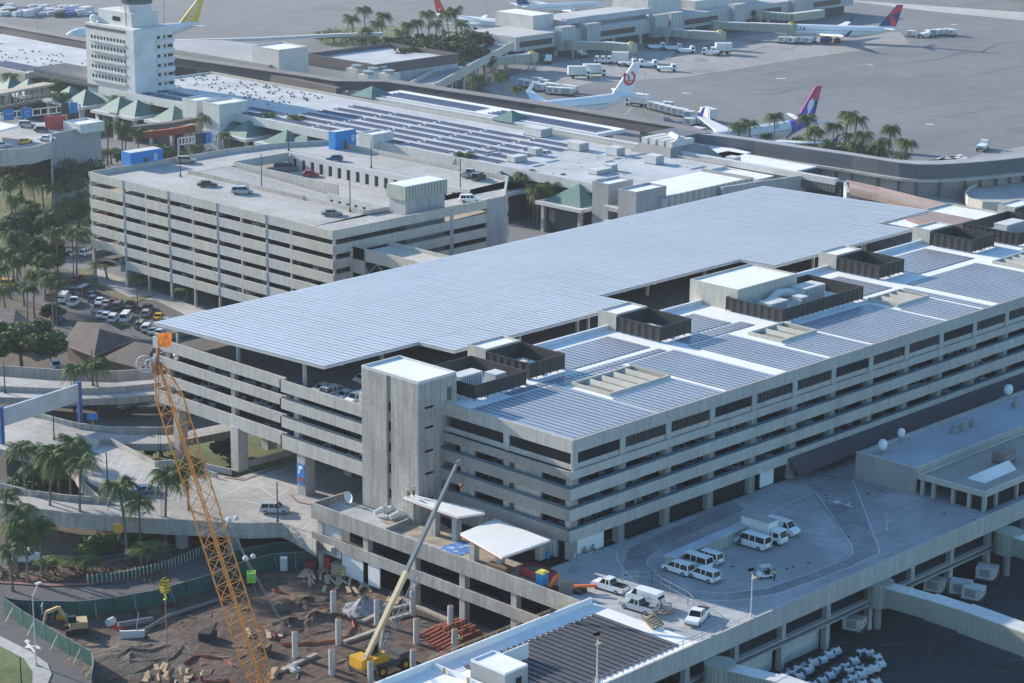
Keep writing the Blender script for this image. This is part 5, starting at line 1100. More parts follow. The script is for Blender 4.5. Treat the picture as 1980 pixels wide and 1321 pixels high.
def ex_jal(t, H, r, zc, fin, z0, fx):
    text('JAPAN AIRLINES', 2.6, black, t, (H-17, r+.05, zc+1.3), (math.pi/2, 0, math.pi), 'airline_name', .02)
    cx, cz_ = fx-.6, z0+5.6
    for sg in (1, -1):
        m = MB(); n = 20; vs = [(cx+2.5*math.cos(6.283*i/n), sg*.29, cz_+2.5*math.sin(6.283*i/n)) for i in range(n)]+[(cx+1.7*math.cos(6.283*i/n), sg*.29, cz_+1.7*math.sin(6.283*i/n)) for i in range(n)]
        m.add(vs, [(i, (i+1) % n, n+(i+1) % n, n+i) for i in range(n) if not 3 <= i <= 5])
        for q in (-1.2, -.4, .4, 1.2): m.add([(cx+q*.9-.35, sg*.30, cz_-.6), (cx+q*.9+.35, sg*.30, cz_-.6), (cx+q*1.1, sg*.30, cz_-2.0)], [(0, 1, 2)])
        m.add([(cx-.3, sg*.30, cz_-.6), (cx+.3, sg*.30, cz_-.6), (cx+.9, sg*.30, cz_+1.0), (cx+.2, sg*.30, cz_+1.4)], [(0, 1, 2, 3)]); part('tail_emblem', m, lred, t, world=False)
def ex_haw(t, H, r, zc, fin, z0, fx):
    fan = lambda a, b_, sg, z_: (a, sg*z_, b_)
    a = [(fx+5.2, z0+.4), (fx-.8, z0+4.8), (fx-3.2, z0+4.2), (fx-1.7, z0-.2)]
    for sg in (1, -1):
        L_ = lambda poly, mat, o_, nme: part(nme, MB().add([(p, sg*o_, q) for p, q in poly], [tuple(range(len(poly)))]), mat, t, world=False)
        f = lambda u, v: (fin[0][0]+(fin[1][0]-fin[0][0])*v+((fin[3][0]-fin[0][0])+((fin[2][0]-fin[1][0])-(fin[3][0]-fin[0][0]))*v)*u, z0+(fin[1][1]-z0)*v)
        L_([f(0, 0), f(0, .35), f(1, .45), f(1, 0)], M('livery_violet', (.12, .07, .48), .4), .27, 'tail_colour'); L_([f(0, .35), f(0, .62), f(1, .72), f(1, .45)], purple, .27, 'tail_colour')
        L_([f(.25, .42), f(.2, .58), f(.45, .68), f(.62, .58), f(.7, .4), f(.6, .2), f(.52, .02), f(.4, .05), f(.48, .25)], white, .30, 'tail_face'); L_([f(.42, .62), f(.38, .8), f(.62, .9), f(.88, .8), f(.9, .62), f(.66, .58)], M('livery_flower', (.75, .07, .06), .4), .31, 'tail_flower'); L_([f(.72, .55), f(.98, .58), f(.97, .25), f(.84, .1), f(.8, .35)], navy, .31, 'tail_hair')
    b = loft([(-H+L_A330*.235, zc+.1*r, r*.955, r*.92), (-H+L_A330*.2, zc+.25*r, r*.88, r*.82), (-H+L_A330*.08, zc+.6*r, r*.52, r*.52)]); part('painted_tail_cone', b, M('livery_violet', (.12, .07, .48)), t, world=False)
L_A330 = 58.0
def ex_delta(t, H, r, zc, fin, z0, fx):
    text('DELTA', 2.3, navy, t, (H-10.5, r+.05, zc+.9), (math.pi/2, 0, math.pi), 'airline_name', .02)
    f = lambda u, v: (fin[0][0]+(fin[1][0]-fin[0][0])*v+((fin[3][0]-fin[0][0])+((fin[2][0]-fin[1][0])-(fin[3][0]-fin[0][0]))*v)*u, z0+(fin[1][1]-z0)*v)
    for sg in (1, -1):
        for poly, m_ in (([f(.3, .98), f(0.05, .6), f(.3, .55), f(1, .75), f(1, .98)], lred), ([f(.12, .50), f(.55, .48), f(.95, .25), f(1, .02), f(.75, .0), f(.65, .22)], lred)): part('tail_swoosh', MB().add([(p, sg*.28, q) for p, q in poly], [tuple(range(len(poly)))]), m_, t, world=False)
def ex_scoot(t, H, r, zc, fin, z0, fx):
    o = text('scoot', 4.3, white, t, ((fin[0][0]+fin[2][0])/2-.3, .32, (z0+fin[1][1])/2-.3), (math.pi/2, math.radians(-58), math.pi), 'airline_name', .02)
airliner('white jet with a red crane emblem on its white tail, beyond the walkway', G(1228, 189, 6), G(1072, 210, 5), 60, 58, 3.0, 17.8, white, extras=ex_jal, winglet=white)
airliner('white jet with a purple and magenta tail behind the palms', G(1578, 236, 6), G(1444, 262, 5), L_A330, 58, 2.8, 17.6, magenta, extras=ex_haw, winglet=purple)
airliner('white jet with a dark blue and red tail at the far gate', G(1737, 56, 6.2), G(1533, 58, 4.4), 52, 48, 2.5, 16.2, navy, extras=ex_delta, winglet=navy)
airliner('white jet with a tall yellow tail behind the control tower', G(388, 56, 5), G(300, 60, 5), 56, 56, 2.9, 17.2, scooty, extras=ex_scoot)
airliner('white jet with a slim red tail fin behind the palm grove', G(842, 30, 5), G(925, 42, 4), 38, 34, 2.0, 13.5, lred)
airliner('white jet with a blue tail seen above the pale concourse block', G(998, 15, 5), G(1085, 15, 4), 44, 44, 2.1, 12.5, navy, winglet=white)
airliner('white and magenta jet cut off by the top right corner', G(1925, -6, 5), G(2060, -6, 4), 40, 34, 2.0, 12, magenta)

# ================================================================== AIRFIELD BUILDINGS
fc = thing('far_concourse', 'long pale gate concourse with dark window bands across the airfield', 'building', (470, 405, 0))
ribw = M('concourse_ribs', (.44, .45, .44), .8, .06, .1, stripe=(0, 2.2, .18))
b = MB(); b.box(398, 396, 4.2, 620, 422, 9.6); part('upper_floor', b, ribw, fc); b = MB(); b.box(402, 398, 0, 616, 420, 4.2); part('ground_floor', b, M('terminal_dark', (.06, .065, .07)), fc)
for x0, x1 in ((400, 418), (446, 468), (500, 522), (545, 566), (590, 610)): b = MB(); b.box(x0, 395.7, 5.6, x1, 396, 7.8); part('window_band', b, M('brown_glass', (.055, .045, .04), .4), fc)
for x0 in (421, 436, 478, 488, 530, 572): b = MB(); b.box(x0, 393.2, 2.5, x0+8, 397, 11.8); part('ribbed_bay', b, ribw, fc)
b = MB(); b.box(398, 396, 9.6, 620, 422, 9.8); part('roof', b, M('concourse_roof', (.46, .45, .44), .85, .12, .05), fc)
b = MB(); b.box(419, 407, 9.6, 431, 428, 15.2); part('tall_block', b, M('warm_white_wall', (.56, .53, .49), .8), fc); b = MB(); b.box(419.5, 407.5, 15.2, 430.5, 427.5, 15.3); part('block_roof', b, roofw, fc)
b = MB(); b.box(432, 400.5, 11.3, 484, 403.5, 13.6); part('long_hood', b, roofg, fc); b = MB(); b.box(432, 403.5, 9.7, 484, 420, 12.6); part('back_roof', b, M('concourse_roof', (.46, .45, .44)), fc)
b = MB(); b.box(490, 408, 9.8, 512, 428, 16); b.box(516, 404, 9.8, 560, 422, 13.5); part('rear_block', b, M('warm_white_wall', (.56, .53, .49)), fc)
for i in range(12): b = MB(); b.box(404+i*17, 396.4, 0, 405.4+i*17, 397.6, 4.2); part('column', b, conc, fc)
def tunnel(px_list, z, w, h, lab, m=bridge, rot=False, legs=True):
    P = [Vector((*G(a, b_, z+h), z)) for a, b_ in px_list]; t = thing('jet_bridge', lab, 'jet bridge', (P[0].x, P[0].y, 0), 0, 'jet bridges')
    for i, (a, c) in enumerate(zip(P, P[1:])):
        q = MB(); ww = w+.35*i; q.wall([(a.x, a.y), (c.x, c.y)], z-.12*i, z+h+.15*i, ww); part('tunnel_section', q, m, t)
        r_ = MB(); r_.wall([(a.x, a.y), (c.x, c.y)], z+h+.15*i, z+h+.15*i+.12, ww*.96); part('tunnel_roof', r_, offw, t)
    q = MB(); q.cyl(P[0].x, P[0].y, z-.3, z+h+.4, w*.85, 14); part('rotunda', q, m, t); q = MB(); q.cyl(P[0].x, P[0].y, 0, z-.3, .6, 10); part('support_column', q, steel, t)
    if legs:
        e = P[-1]; q = MB(); q.beam((e.x-1.5, e.y, .5), (e.x-1.5, e.y, z), .35, .35); q.beam((e.x+1.5, e.y, .5), (e.x+1.5, e.y, z), .35, .35); q.box(e.x-2.2, e.y-.6, .2, e.x+2.2, e.y+.6, 1.0); part('drive_unit', q, steel, t)
        q = MB(); q.box(e.x-w*.65, e.y-w*.65, z-.2, e.x+w*.65, e.y+w*.65, z+h+.3); part('cab', q, m, t)
        if 'yellow' in lab: q = MB(); q.tube([(e.x, e.y, z+h+.3), (e.x, e.y, z+h+1.0)], [1.5, .9], 8); part('hood', q, M('hood_yellow', (.50, .45, .12), .7), t)
tunnel([(1700, 1128), (1800, 1156), (1868, 1178), (2040, 1240)], 4.2, 2.6, 2.9, 'tan jet bridge running off to the right below the deck', bridgey)
tunnel([(1392, 1286), (1500, 1312), (1640, 1360)], 4.2, 2.6, 2.9, 'tan jet bridge at the bottom edge below the deck', bridgey)
tunnel([(1950, 1030), (2080, 1075)], 4.2, 2.6, 2.9, 'tan jet bridge at the right edge below the deck', bridgey)
tunnel([(952, 112), (990, 108), (1028, 104)], 3.6, 2.8, 3, 'far jet bridge with a yellow cab beside the sloping ramp')
tunnel([(1108, 80), (1170, 82), (1220, 86)], 3.6, 2.8, 3, 'far jet bridge with a yellow cab over the parked tugs')
tunnel([(1290, 55), (1340, 60), (1392, 63)], 3.6, 2.8, 3, 'far jet bridge with a yellow cab near the yellow cone')
tunnel([(1385, 42), (1450, 45), (1530, 48)], 3.8, 2.8, 3, 'far jet bridge with a yellow cab touching the blue-tailed jet')
tunnel([(1470, 22), (1530, 27), (1590, 20)], 4.6, 2.8, 3, 'far bent jet bridge behind the blue-tailed jet', legs=False)
# sloping ramp bridge
ra = [G(970, 82, 9), G(900, 118, 9), G(818, 163, 9)]
rp = thing('sloping_ramp', 'long sloping pedestrian ramp with pale side walls beside the dark grove', 'ramp', (ra[1][0], ra[1][1], 0))
b = MB(); b.wall(ra, 7.6, 8.4, 9); part('deck', b, M('ramp_grey', (.27, .27, .28), .85), rp)
nv = Vector((ra[2][1]-ra[0][1], ra[0][0]-ra[2][0], 0)).normalized()*4.6
for sg in (-1, 1): b = MB(); b.wall([(p[0]+sg*nv.x, p[1]+sg*nv.y) for p in ra], 6.6, 9.6, .6); part('side_wall', b, conct, rp)
for i in range(7):
    u = (i+.5)/7; x = ra[0][0]+(ra[2][0]-ra[0][0])*u; y = ra[0][1]+(ra[2][1]-ra[0][1])*u; b = MB()
    for sg in (-.8, .8): b.box(x+sg*nv.x-.5, y+sg*nv.y-.5, 0, x+sg*nv.x+.5, y+sg*nv.y+.5, 7.6)
    b.box(x-.8*abs(nv.x), y-.3, 6.8, x+.8*abs(nv.x), y+.3, 7.5); part('pier', b, conc, rp)
# control tower
cx0, cy0 = 216, 391
def up_to(py, x, y): return Zat(py, x, y)
bx = G(258, 150, 16); 
TH = 33.5
A_ = G(170, 42, TH); B_ = G(258, 58, TH)
ct = thing('control_tower', 'white control tower block with rows of small windows and a glazed cab on top', 'control tower', (B_[0], B_[1], 0))
XA, XB, YA, YB = B_[0], B_[0]+15.5, B_[1], A_[1]
b = MB(); b.box(XA, YA, 0, XB, YB, TH); part('tower_block', b, offw, ct)
b = MB(); b.box(XA-.4, YA-.4, 0, XA+8.2, YA+3.5, TH-.3); part('stair_core', b, M('tower_pale', (.58, .59, .60), .7), ct)
for k in range(5):
    z = 16.0+k*3.15
    for i in range(11):
        y = YA+5.2+i*(YB-YA-8.5)/10; b = MB(); b.box(XA-.1, y-.32, z, XA, y+.32, z+1.15); part('window', b, glass, ct)
    b = MB(); b.box(XA-.7, YA+4.4, z-.8, XA, YB-2.6, z-.15); part('sunshade_ledge', b, offw, ct)
for k in range(6):
    z = 13.6+k*3.0
    for xo, w in ((9.0, 1.2), (11.6, .8), (13.2, 2.0)): b = MB(); b.box(XA+xo, YA-.08, z+1.2, XA+xo+w, YA, z+2.1); part('window', b, glass, ct)
    b = MB(); b.box(XA+8.2, YA-.8, z-.2, XB, YA, z+.8); part('balcony', b, M('tower_pale', (.58, .59, .60)), ct)
b = MB(); b.box(XA-.15, YA+1, TH-1.6, XA, YB, TH-.8); part('dark_band', b, M('terminal_dark', (.06, .065, .07)), ct)
b = MB(); b.box(XA+3, YA+5, TH, XB-2, YB-3, TH+4.4); part('penthouse', b, offw, ct); b = MB(); b.box(XA+2.9, YA+11, TH+1.4, XA+3, YA+15, TH+2.8); part('penthouse_window', b, glass, ct)
b = MB(); b.cyl(XA+8.5, YA+9, TH+4.4, TH+7, 4.6, 10); b.cyl(XA+8.5, YA+9, TH+10, TH+10.6, 6, 10); part('cab_base', b, M('tower_pale', (.58, .59, .60)), ct); b = MB(); b.cyl(XA+8.5, YA+9, TH+7, TH+10, 4.8, 10, 0, 5.8); part('cab_glazing', b, M('green_cab_glass', (.08, .13, .12), .2), ct)
for i, (dx, dy, h) in enumerate(((3, 8, 44), (8, 16, 46), (5, 13, 48), (16, 5, 43))): b = MB(); b.cyl(XA+dx, YA+dy, TH, h, .1, 5); part('antenna', b, steel, ct)
b = MB(); b.sphere((XA+2, YB-2, TH+1.3), 1.3, 0, 10, 6); part('radome', b, roofw, ct)
# louvred canopy at the tower foot
lc = thing('fin_canopy', 'dark canopy of slanted fins at the foot of the control tower', 'canopy', (205, 400, 0))
b = MB(); b.box(196, 389, 12.6, 212, 428, 13.6); part('canopy_roof', b, M('terminal_dark', (.06, .065, .07)), lc)
b = MB()
for i in range(24): y = 390+i*1.6; b.add([(197, y, 13.6), (211, y+.2, 13.6), (211, y+.9, 15.2), (197, y+.7, 15.2), (197, y+.25, 13.6), (211, y+.45, 13.6), (211, y+1.15, 15.2), (197, y+.95, 15.2)], [(0, 1, 2, 3), (7, 6, 5, 4), (3, 2, 6, 7), (0, 3, 7, 4)])
part('fins', b, M('fin_grey', (.30, .29, .28), .7), lc)
# left terminal wing
lw = thing('left_terminal_wing', 'white vented roof of the terminal wing left of the control tower', 'building', (214, 470, 0))
b = MB(); b.box(196, 430, 11, 244, 640, 12.9); part('roof', b, roofg, lw); b = MB(); b.box(195.7, 430, 8, 196, 640, 13.2); part('front_wall', b, conct, lw)
for y0 in (434, 462, 490, 518): rows(198, y0, 208, y0+24, 12.92, 1.9, 1.35, .5, lw, panelb, 'y', panelb)
b = MB(); r = random.Random(8)
for i in range(90): x = r.uniform(210, 230); y = r.uniform(432, 560); b.box(x, y, 12.9, x+.45, y+.45, 13.3)
part('roof_vents', b, M('vent_dark', (.10, .11, .13)), lw, kind='stuff')
# pale forecourt beyond, brown-edged hall and its neighbours
g = MB(); g.prism(P2([(70, 95), (170, 88), (560, 176), (660, 195), (640, 210), (560, 190), (330, 150), (150, 118)], 7.5), 7.0, 7.5); struct('upper_forecourt', g, road)
dh = thing('long_dark_hall', 'long grey hall with a dark sloping fascia right of the control tower', 'building', G(500, 130, 10)+(0,))
P_ = P2([(334, 96), (520, 126), (570, 121), (545, 92), (430, 78), (334, 78)], 16)
b = MB(); b.prism(P_, 8, 16); part('hall', b, M('hall_beige', (.40, .39, .35), .85), dh)
b = MB(); b.prism([(x, y) for x, y in P_], 16, 16.1); part('roof', b, M('hall_roof', (.34, .34, .34), .85, .12, .05), dh)
b = MB(); b.wall([G(334, 112, 14), G(520, 142, 14), G(655, 170, 14)], 7.5, 14, 2.2); part('fascia', b, M('walkway_brown', (.125, .105, .105)), dh)
block('white_plant_block', 'white plant block with two round vents on the long grey hall', 'building', *(lambda a, c: (a[0], a[1]-14, a[0]+13, a[1]))(G(488, 108, 18), None), 10, 21, M('warm_white_wall', (.56, .53, .49)))
x, y = G(600, 118, 13); q = G(590, 108, 13)
h2 = thing('brown_edged_hall', 'white-roofed hall with a brown parapet and dark glazed side', 'building', (q[0]+12, q[1]-10, 0))
xa, ya = G(593, 109, 13); b = MB(); b.box(xa, ya-36, 6, xa+40, ya, 12.4); part('roof', b, roofg, h2)
b = MB(); b.wall([(xa, ya), (xa, ya-36), (xa+40, ya-36), (xa+40, ya)], 10.5, 14, .5, close=True); part('parapet', b, M('walkway_brown', (.125, .105, .105)), h2); b = MB(); b.box(xa+.5, ya-35.5, 0, xa+39, ya-.5, 10.5); part('glazed_wall', b, glass, h2)
for i in range(7): b = MB(); b.box(xa+1+i*6, ya-36.4, 0, xa+1.5+i*6, ya-35.9, 10.5); part('post', b, offw, h2)
for i, (px, py) in enumerate(((690, 128), (705, 124), (722, 133), (738, 130), (712, 140), (752, 138))):
    x, y = G(px, py, 13); t = thing('cooling_tower', 'pale cooling tower unit by the bend of the walkway, ' + ('first', 'second', 'third', 'fourth', 'fifth', 'sixth')[i] + ' of the cluster', 'cooling tower', (x, y, 9), 0, 'cooling towers by the bend of the walkway'); b = MB(); b.box(-2.6, -2.6, 0, 2.6, 2.6, 3.4); part('casing', b, M('unit_cream', (.50, .50, .46), .7), t, world=False); b = MB(); b.cyl(0, 0, 3.4, 4.4, 1.8, 12, 0, 2.0); part('fan_stack', b, steel, t, world=False)
g = MB(); g.prism(P2([(660, 160), (770, 160), (790, 178), (690, 180)], 9), 0, 9); o = solo('plant_deck', g, conct, 'pale plant deck carrying the cooling towers', 'building')
g = MB(); g.wall(P2([(330, 74), (500, 70), (650, 62), (740, 60)], 10), 8.2, 9.4, 2.0); solo('white_walkway', g, offw, 'thin white elevated walkway curving behind the halls', 'walkway')
b = MB(); b.prism(P2([(0, 66), (112, 66), (112, 78), (30, 82), (0, 82)], 12), 10.6, 12); solo('white_flat_roof', b, roofw, 'white flat roof at the upper left edge with dark columns', 'roof')
block('beige_block', 'small beige block under the white flat roof at the upper left', 'building', *(lambda a: (a[0], a[1]-9, a[0]+8, a[1]))(G(34, 84, 10)), 0, 11, conct)
g = MB(); g.prism(P2([(600, 62), (690, 52), (760, 50), (800, 60), (760, 100), (640, 90)], 0), 0, .05); struct('grass_verge', g, grass)

# ------------------------------------------------------------------ airfield equipment
def make_container():
    t = bpy.data.objects.new('cargo_container', None); COL.objects.link(t)
    m = MB(); m.add([(-1, -1.2, .5), (1, -1.2, .5), (1, 1.2, .5), (-1, 1.2, .5), (-1, -1.55, .95), (1, -1.55, .95), (1, 1.2, .95), (-1, 1.2, .95), (-1, -1.55, 2.1), (1, -1.55, 2.1), (1, 1.2, 2.1), (-1, 1.2, 2.1)], [(0, 3, 2, 1), (8, 9, 10, 11), (0, 1, 5, 4), (4, 5, 9, 8), (1, 2, 6, 5), (5, 6, 10, 9), (2, 3, 7, 6), (6, 7, 11, 10), (3, 0, 4, 7), (7, 4, 8, 11)])
    part('shell', m, M('container_white', (.68, .67, .63), .5, .1, .6), t, world=False)
    q = MB(); q.box(-.6, -1.58, 1.1, .6, -1.55, 1.7); q.box(-1.02, -.7, .8, -1.0, .7, 1.9); part('door_panel', q, M('container_grey', (.35, .36, .37), .5), t, world=False)
    d = MB(); d.box(-1.3, -1.6, .3, 1.3, 1.4, .48); [d.tube([(sx, sg*1.1-.1, .18), (sx, sg*1.1+.1, .18)], .18, 6) for sx in (-1, 1) for sg in (-1, 1)]; part('dolly', d, rack, t, world=False)
    return t
CT = Proto(make_container)
def containers(lst, grp, lab, s=1.3, rz=.3):
    for i, (px, py) in enumerate(lst): x, y = G(px, py, 1.2); CT.put((x, y, 0), rz+random.uniform(-.1, .1), lab, 'cargo container', grp, s)
containers([(1010, 161), (1022, 163), (1033, 166), (1045, 170), (1060, 168), (1072, 170), (1038, 158), (1050, 162), (1078, 177), (1088, 177), (1100, 178), (1094, 172), (1066, 176), (1106, 174)], 'white cargo containers in rows left of the crane-tailed jet', 'white cargo container in the rows left of the red-emblem jet')
containers([(1262, 205), (1273, 208), (1284, 211), (1296, 214), (1308, 217), (1320, 219), (1331, 223), (1332, 237), (1346, 234), (1290, 205)], 'white cargo containers between the two near jets', 'white cargo container between the red-emblem jet and the purple-tailed jet')
containers([(1524, 76), (1512, 78), (1530, 79), (1545, 78), (1562, 79), (1568, 77)], 'white carts under the wing of the far jet', 'white cart under the nose of the blue and red tailed jet')
containers([(1808, 64), (1818, 63), (1832, 62), (1840, 64), (1760, 66)], 'carts beyond the far jet tail', 'cart in the line beyond the blue and red tail')
containers([(1650, 1206)], 'white container under the deck by the rotunda', 'white container under the deck beside the jet bridge rotunda', 1.1)
containers([(1806, 1132), (1856, 1137), (1880, 1147), (1906, 1108)], 'white containers on the shaded apron', 'white container on the shaded apron between the two jet bridges', 1.15)
def make_cart():
    t = bpy.data.objects.new('ground_cart', None); COL.objects.link(t)
    m = MB(); m.tube([(-.75, 0, 1.0), (-.6, 0, 1.0), (.5, 0, 1.0), (.62, 0, 1.0)], [.25, .46, .46, .3], 10); m.box(-.85, -.48, .5, .45, .48, .98); part('white_tank', m, M('cart_white', (.62, .64, .66), .45, .1, .7), t, world=False)
    d = MB(); d.box(-1.15, -.55, .3, 1.15, .55, .5); d.beam((1.1, 0, .4), (1.9, 0, .35), .08, .08); d.box(.5, -.45, .5, 1.05, .45, 1.15); d.box(-.3, -.2, 1.4, .2, .2, 1.6); part('chassis', d, rack, t, world=False)
    for sx in (-.75, .75):
        for sg in (-1, 1): w = MB(); w.tube([(sx, sg*.5, .25), (sx, sg*.64, .25)], .25, 8); part('wheel', w, black, t, world=False)
    return t
CP = Proto(make_cart); random.seed(21)
rowsets = [((1500, 1318), (1615, 1262), 9), ((1508, 1330), (1560, 1300), 4), ((1570, 1325), (1650, 1280), 6), ((1585, 1350), (1700, 1285), 10), ((1560, 1345), (1640, 1330), 4), ((1600, 1340), (1690, 1320), 5), ((1665, 1262), (1692, 1272), 3), ((1640, 1300), (1660, 1296), 2), ((1530, 1300), (1560, 1290), 2)]
ci = 0
for a, c, n in rowsets:
    for i in range(n):
        u = i/max(1, n-1); x, y = G(a[0]+(c[0]-a[0])*u+random.uniform(-2, 2), a[1]+(c[1]-a[1])*u+random.uniform(-2, 2), .8)
        CP.put((x, y, 0), random.uniform(.9, 1.5)+math.pi/2, 'white ground service cart in the crowded rows on the shaded apron', 'service cart', 'white service carts crowded on the shaded apron', 1.05)
def truckpx(px, py, deg, lab, box=True, body='white', s=1.3, cat='truck'):
    x, y = G(px, py, 1); t = thing('service_truck', lab, cat, (x, y, 0), math.radians(deg), 'airfield service vehicles'); t.scale = (s,)*3
    if box: b_ = MB(); b_.box(-3.6, -1.2, 1.1, 1.4, 1.2, 3.5); part('cargo_box', b_, M('container_white', (.68, .67, .63)), t, world=False)
    else: b_ = MB(); b_.box(-2.4, -1.0, .6, 1.4, 1.0, 1.4); part('flat_body', b_, PAINT[body], t, world=False)
    b_ = profile_body([(3.0, .5), (3.0, 1.2), (2.7, 2.2), (1.6, 2.25), (1.5, .5)], 2.0, .05); part('cab', b_, PAINT[body], t, world=False)
    b_ = MB(); b_.add([(3.02, -.8, 1.3), (3.02, .8, 1.3), (2.75, .75, 2.1), (2.75, -.75, 2.1)], [(0, 1, 2, 3)]); b_.box(1.9, -1.01, 1.3, 2.6, 1.01, 1.9); part('windows', b_, glass, t, world=False)
    for sx in (-2.2, 2.2):
        for sg in (-1, 1): b_ = MB(); b_.tube([(sx, sg*.75, .42), (sx, sg*1.02, .42)], .43, 10); part('wheel', b_, black, t, world=False)
    b_ = MB(); b_.box(-3.5, -.5, .6, 2.9, .5, 1.0); part('chassis', b_, rack, t, world=False)
for i, a in enumerate([(1122, 146, -40, True), (1152, 142, -40, True), (1168, 118, 130, False), (1180, 118, 130, False), (1192, 118, 130, True), (1212, 123, -40, False), (1226, 124, -40, False), (1252, 125, -40, False), (1288, 133, -40, False), (1268, 91, -40, False), (1300, 93, -40, False), (1325, 98, -40, False), (1392, 100, 140, True), (1376, 102, 120, False), (1366, 228, 70, True), (1788, 67, 0, False), (1230, 200, 100, True), (1378, 300, 10, False), (1900, 284, 20, False), (1125, 105, 60, False), (1060, 117, 40, False)]):
    truckpx(a[0], a[1], a[2], 'white airfield vehicle, ' + 'left of the two box trucks in the sun,right of the two box trucks in the sun,first of the line under the far jet bridge,second of the line under the far jet bridge,boxy one in the line under the far jet bridge,long tug of the line,second tug of the line,van-like one of the line,alone at the right of the line,left of the baggage belts,middle of the baggage belts,right of the baggage belts,boxy one by the orange cone,low one by the orange cone,by the winglet of the purple-tailed jet,beyond the tail of the far jet,raised beside the red-emblem jet,beside the white flat roof,at the right end behind the curved concourse,under the middle far jet bridge,beside the green skips'.split(',')[i], a[3])
b = MB(); x, y = G(1040, 113, 1); b.box(x-5, y-2, 0, x+5, y+2, 2.4); solo('green_skip', b, M('skip_green', (.03, .18, .10), .6), 'green skip beside the far jet bridge with the yellow cab', 'skip')
m = MB(); r = random.Random(12)
for i in range(46):
    px, py = r.uniform(1795, 1865), 0; py = 312-(px-1795)*.14+r.uniform(-3, 6); x, y = G(px, py, .5); m.box(x-1.5, y-.8, .3, x+1.5, y+.8, .6)
o = struct('baggage_dollies', m, M('dolly_white', (.6, .6, .58))); o['kind'] = 'stuff'
m = MB()
for i in range(70):
    px = r.uniform(0, 170); py = 18+r.uniform(-3, 12); x, y = G(px, py, .8); q = r.choice((0, 0, 0, 1, 2)); m.box(x-2.5, y-1.2, .2, x+2.5, y+1.2, r.uniform(1.2, 3), q)
o = struct('airfield_equipment', m, [M('dolly_white', (.6, .6, .58)), M('blue_crates', (.08, .13, .35)), rack]); o['kind'] = 'stuff'
# ================================================================== CRANES
def vec(p): return Vector(p)
tx, ty = G(326, 1345, 0); tz = Zat(692, tx, ty); bxy = G(515, 1352, 2)
lcr = thing('lattice_crane', 'tall orange lattice boom crane rising over the construction pit', 'crane', (bxy[0], bxy[1], 0))
base_ = Vector((bxy[0], bxy[1], 2.0)); tip = Vector((tx, ty, tz)); ax_ = (tip-base_).normalized(); BL = (tip-base_).length
u_ = ax_.cross(Vector((0, 0, 1))); u_ = u_.normalized() if u_.length > .01 else Vector((1, 0, 0)); u_ = (u_+Vector((.5, -.25, 0))).normalized(); u_ = (u_-ax_*u_.dot(ax_)).normalized(); v_ = ax_.cross(u_)
def bp_(s, i, w): a, b = ((-1, -1), (1, -1), (1, 1), (-1, 1))[i % 4]; return base_+ax_*s+u_*(a*w/2)+v_*(b*w/2)
def bw(s): return max(.6, min(2.5, .5+s*.5, .8+(BL-1-s)*.42))
n = 26; st_ = [BL*(i/n) for i in range(n+1)]; st_[-1] = BL-1.0
for q in range(4):
    m = MB(); m.tube([bp_(s, q, bw(s)) for s in st_], .11, 6); part('chord', m, boomy, lcr)
m = MB()
for i in range(n):
    a, c = st_[i], st_[i+1]
    for q in range(4):
        m.beam(bp_(a, q, bw(a)), bp_(a, q+1, bw(a)), .06, .06); p0, p1 = (q, q+1) if i % 2 else (q+1, q); m.beam(bp_(a, p0, bw(a)), bp_(c, p1, bw(c)), .07, .07)
part('lacing', m, boomy, lcr)
m = MB(); m.box(tip.x-.5, tip.y-.5, tip.z-2.2, tip.x+.5, tip.y+.5, tip.z-.6); m.beam(tip+Vector((0, 0, -1)), tip+Vector((.5, .3, 1.2)), .4, .4); part('boom_head', m, M('rusty_red', (.35, .13, .06), .7), lcr)
for dx, dy, r_ in ((-1.0, 1.2, 1.15), (.2, .2, .95), (-.6, .6, .7)):
    m = MB(); c = tip+Vector((dx, dy, -.9)); N_ = 20; d1 = Vector((cr.x, cr.y, 0)).normalized(); d2 = Vector((0, 0, 1))
    pts = [c+d1*(r_*math.cos(6.283*i/N_))+d2*(r_*math.sin(6.283*i/N_)) for i in range(N_+1)]; m.tube(pts, .09, 5)
    for i in range(0, N_, 3): m.beam(c, pts[i], .05, .05)
    part('sheave', m, offw, lcr)
m = MB(); m.add([tuple(tip+Vector((.5, .3, 1.2))), tuple(tip+Vector((1.7, -1.0, 1.4))), tuple(tip+Vector((1.8, -1.1, 3.4))), tuple(tip+Vector((.6, .2, 3.2)))], [(0, 1, 2, 3), (3, 2, 1, 0)]); m.beam(tip+Vector((.5, .3, .8)), tip+Vector((.55, .3, 3.3)), .08, .08); part('flag', m, M('orange_flag', (.85, .42, .12), .7, .3, 2), lcr)
hz = Zat(1122, tx, ty)
m = MB(); m.tube([(tx-.15, ty, tz-1.5), (tx-.15, ty, hz)], .035, 4); m.tube([(tx+.15, ty, tz-1.5), (tx+.15, ty, hz)], .035, 4); part('hoist_rope', m, rack, lcr)
hb = thing('hook_block', 'black and yellow striped hook block hanging from the lattice crane', 'hook', (tx, ty, hz-1.8))
m = MB(); m.tube([(-.3, -.15, 1.5), (.3, .15, 1.5)], .65, 12); m.box(-.5, -.45, .1, .5, .45, 1.3); part('block', m, M('hazard_stripes', (.65, .45, .03), .6, .1, 1, stripe=(2, .45, .96)), hb, world=False)
m = MB(); m.tube([(0, 0, .1), (0, 0, -.5), (.2, 0, -.8), (0, 0, -1.1), (-.2, 0, -.9)], .12, 6); part('hook', m, M('lime_hook', (.6, .7, .1), .5), hb, world=False)
m = MB(); m.tube([(0, 0, -1.0), (.2, 0, -(hz-1.8))], .07, 5); part('sling', m, M('rusty_red', (.35, .13, .06)), hb, world=False)
m = MB()
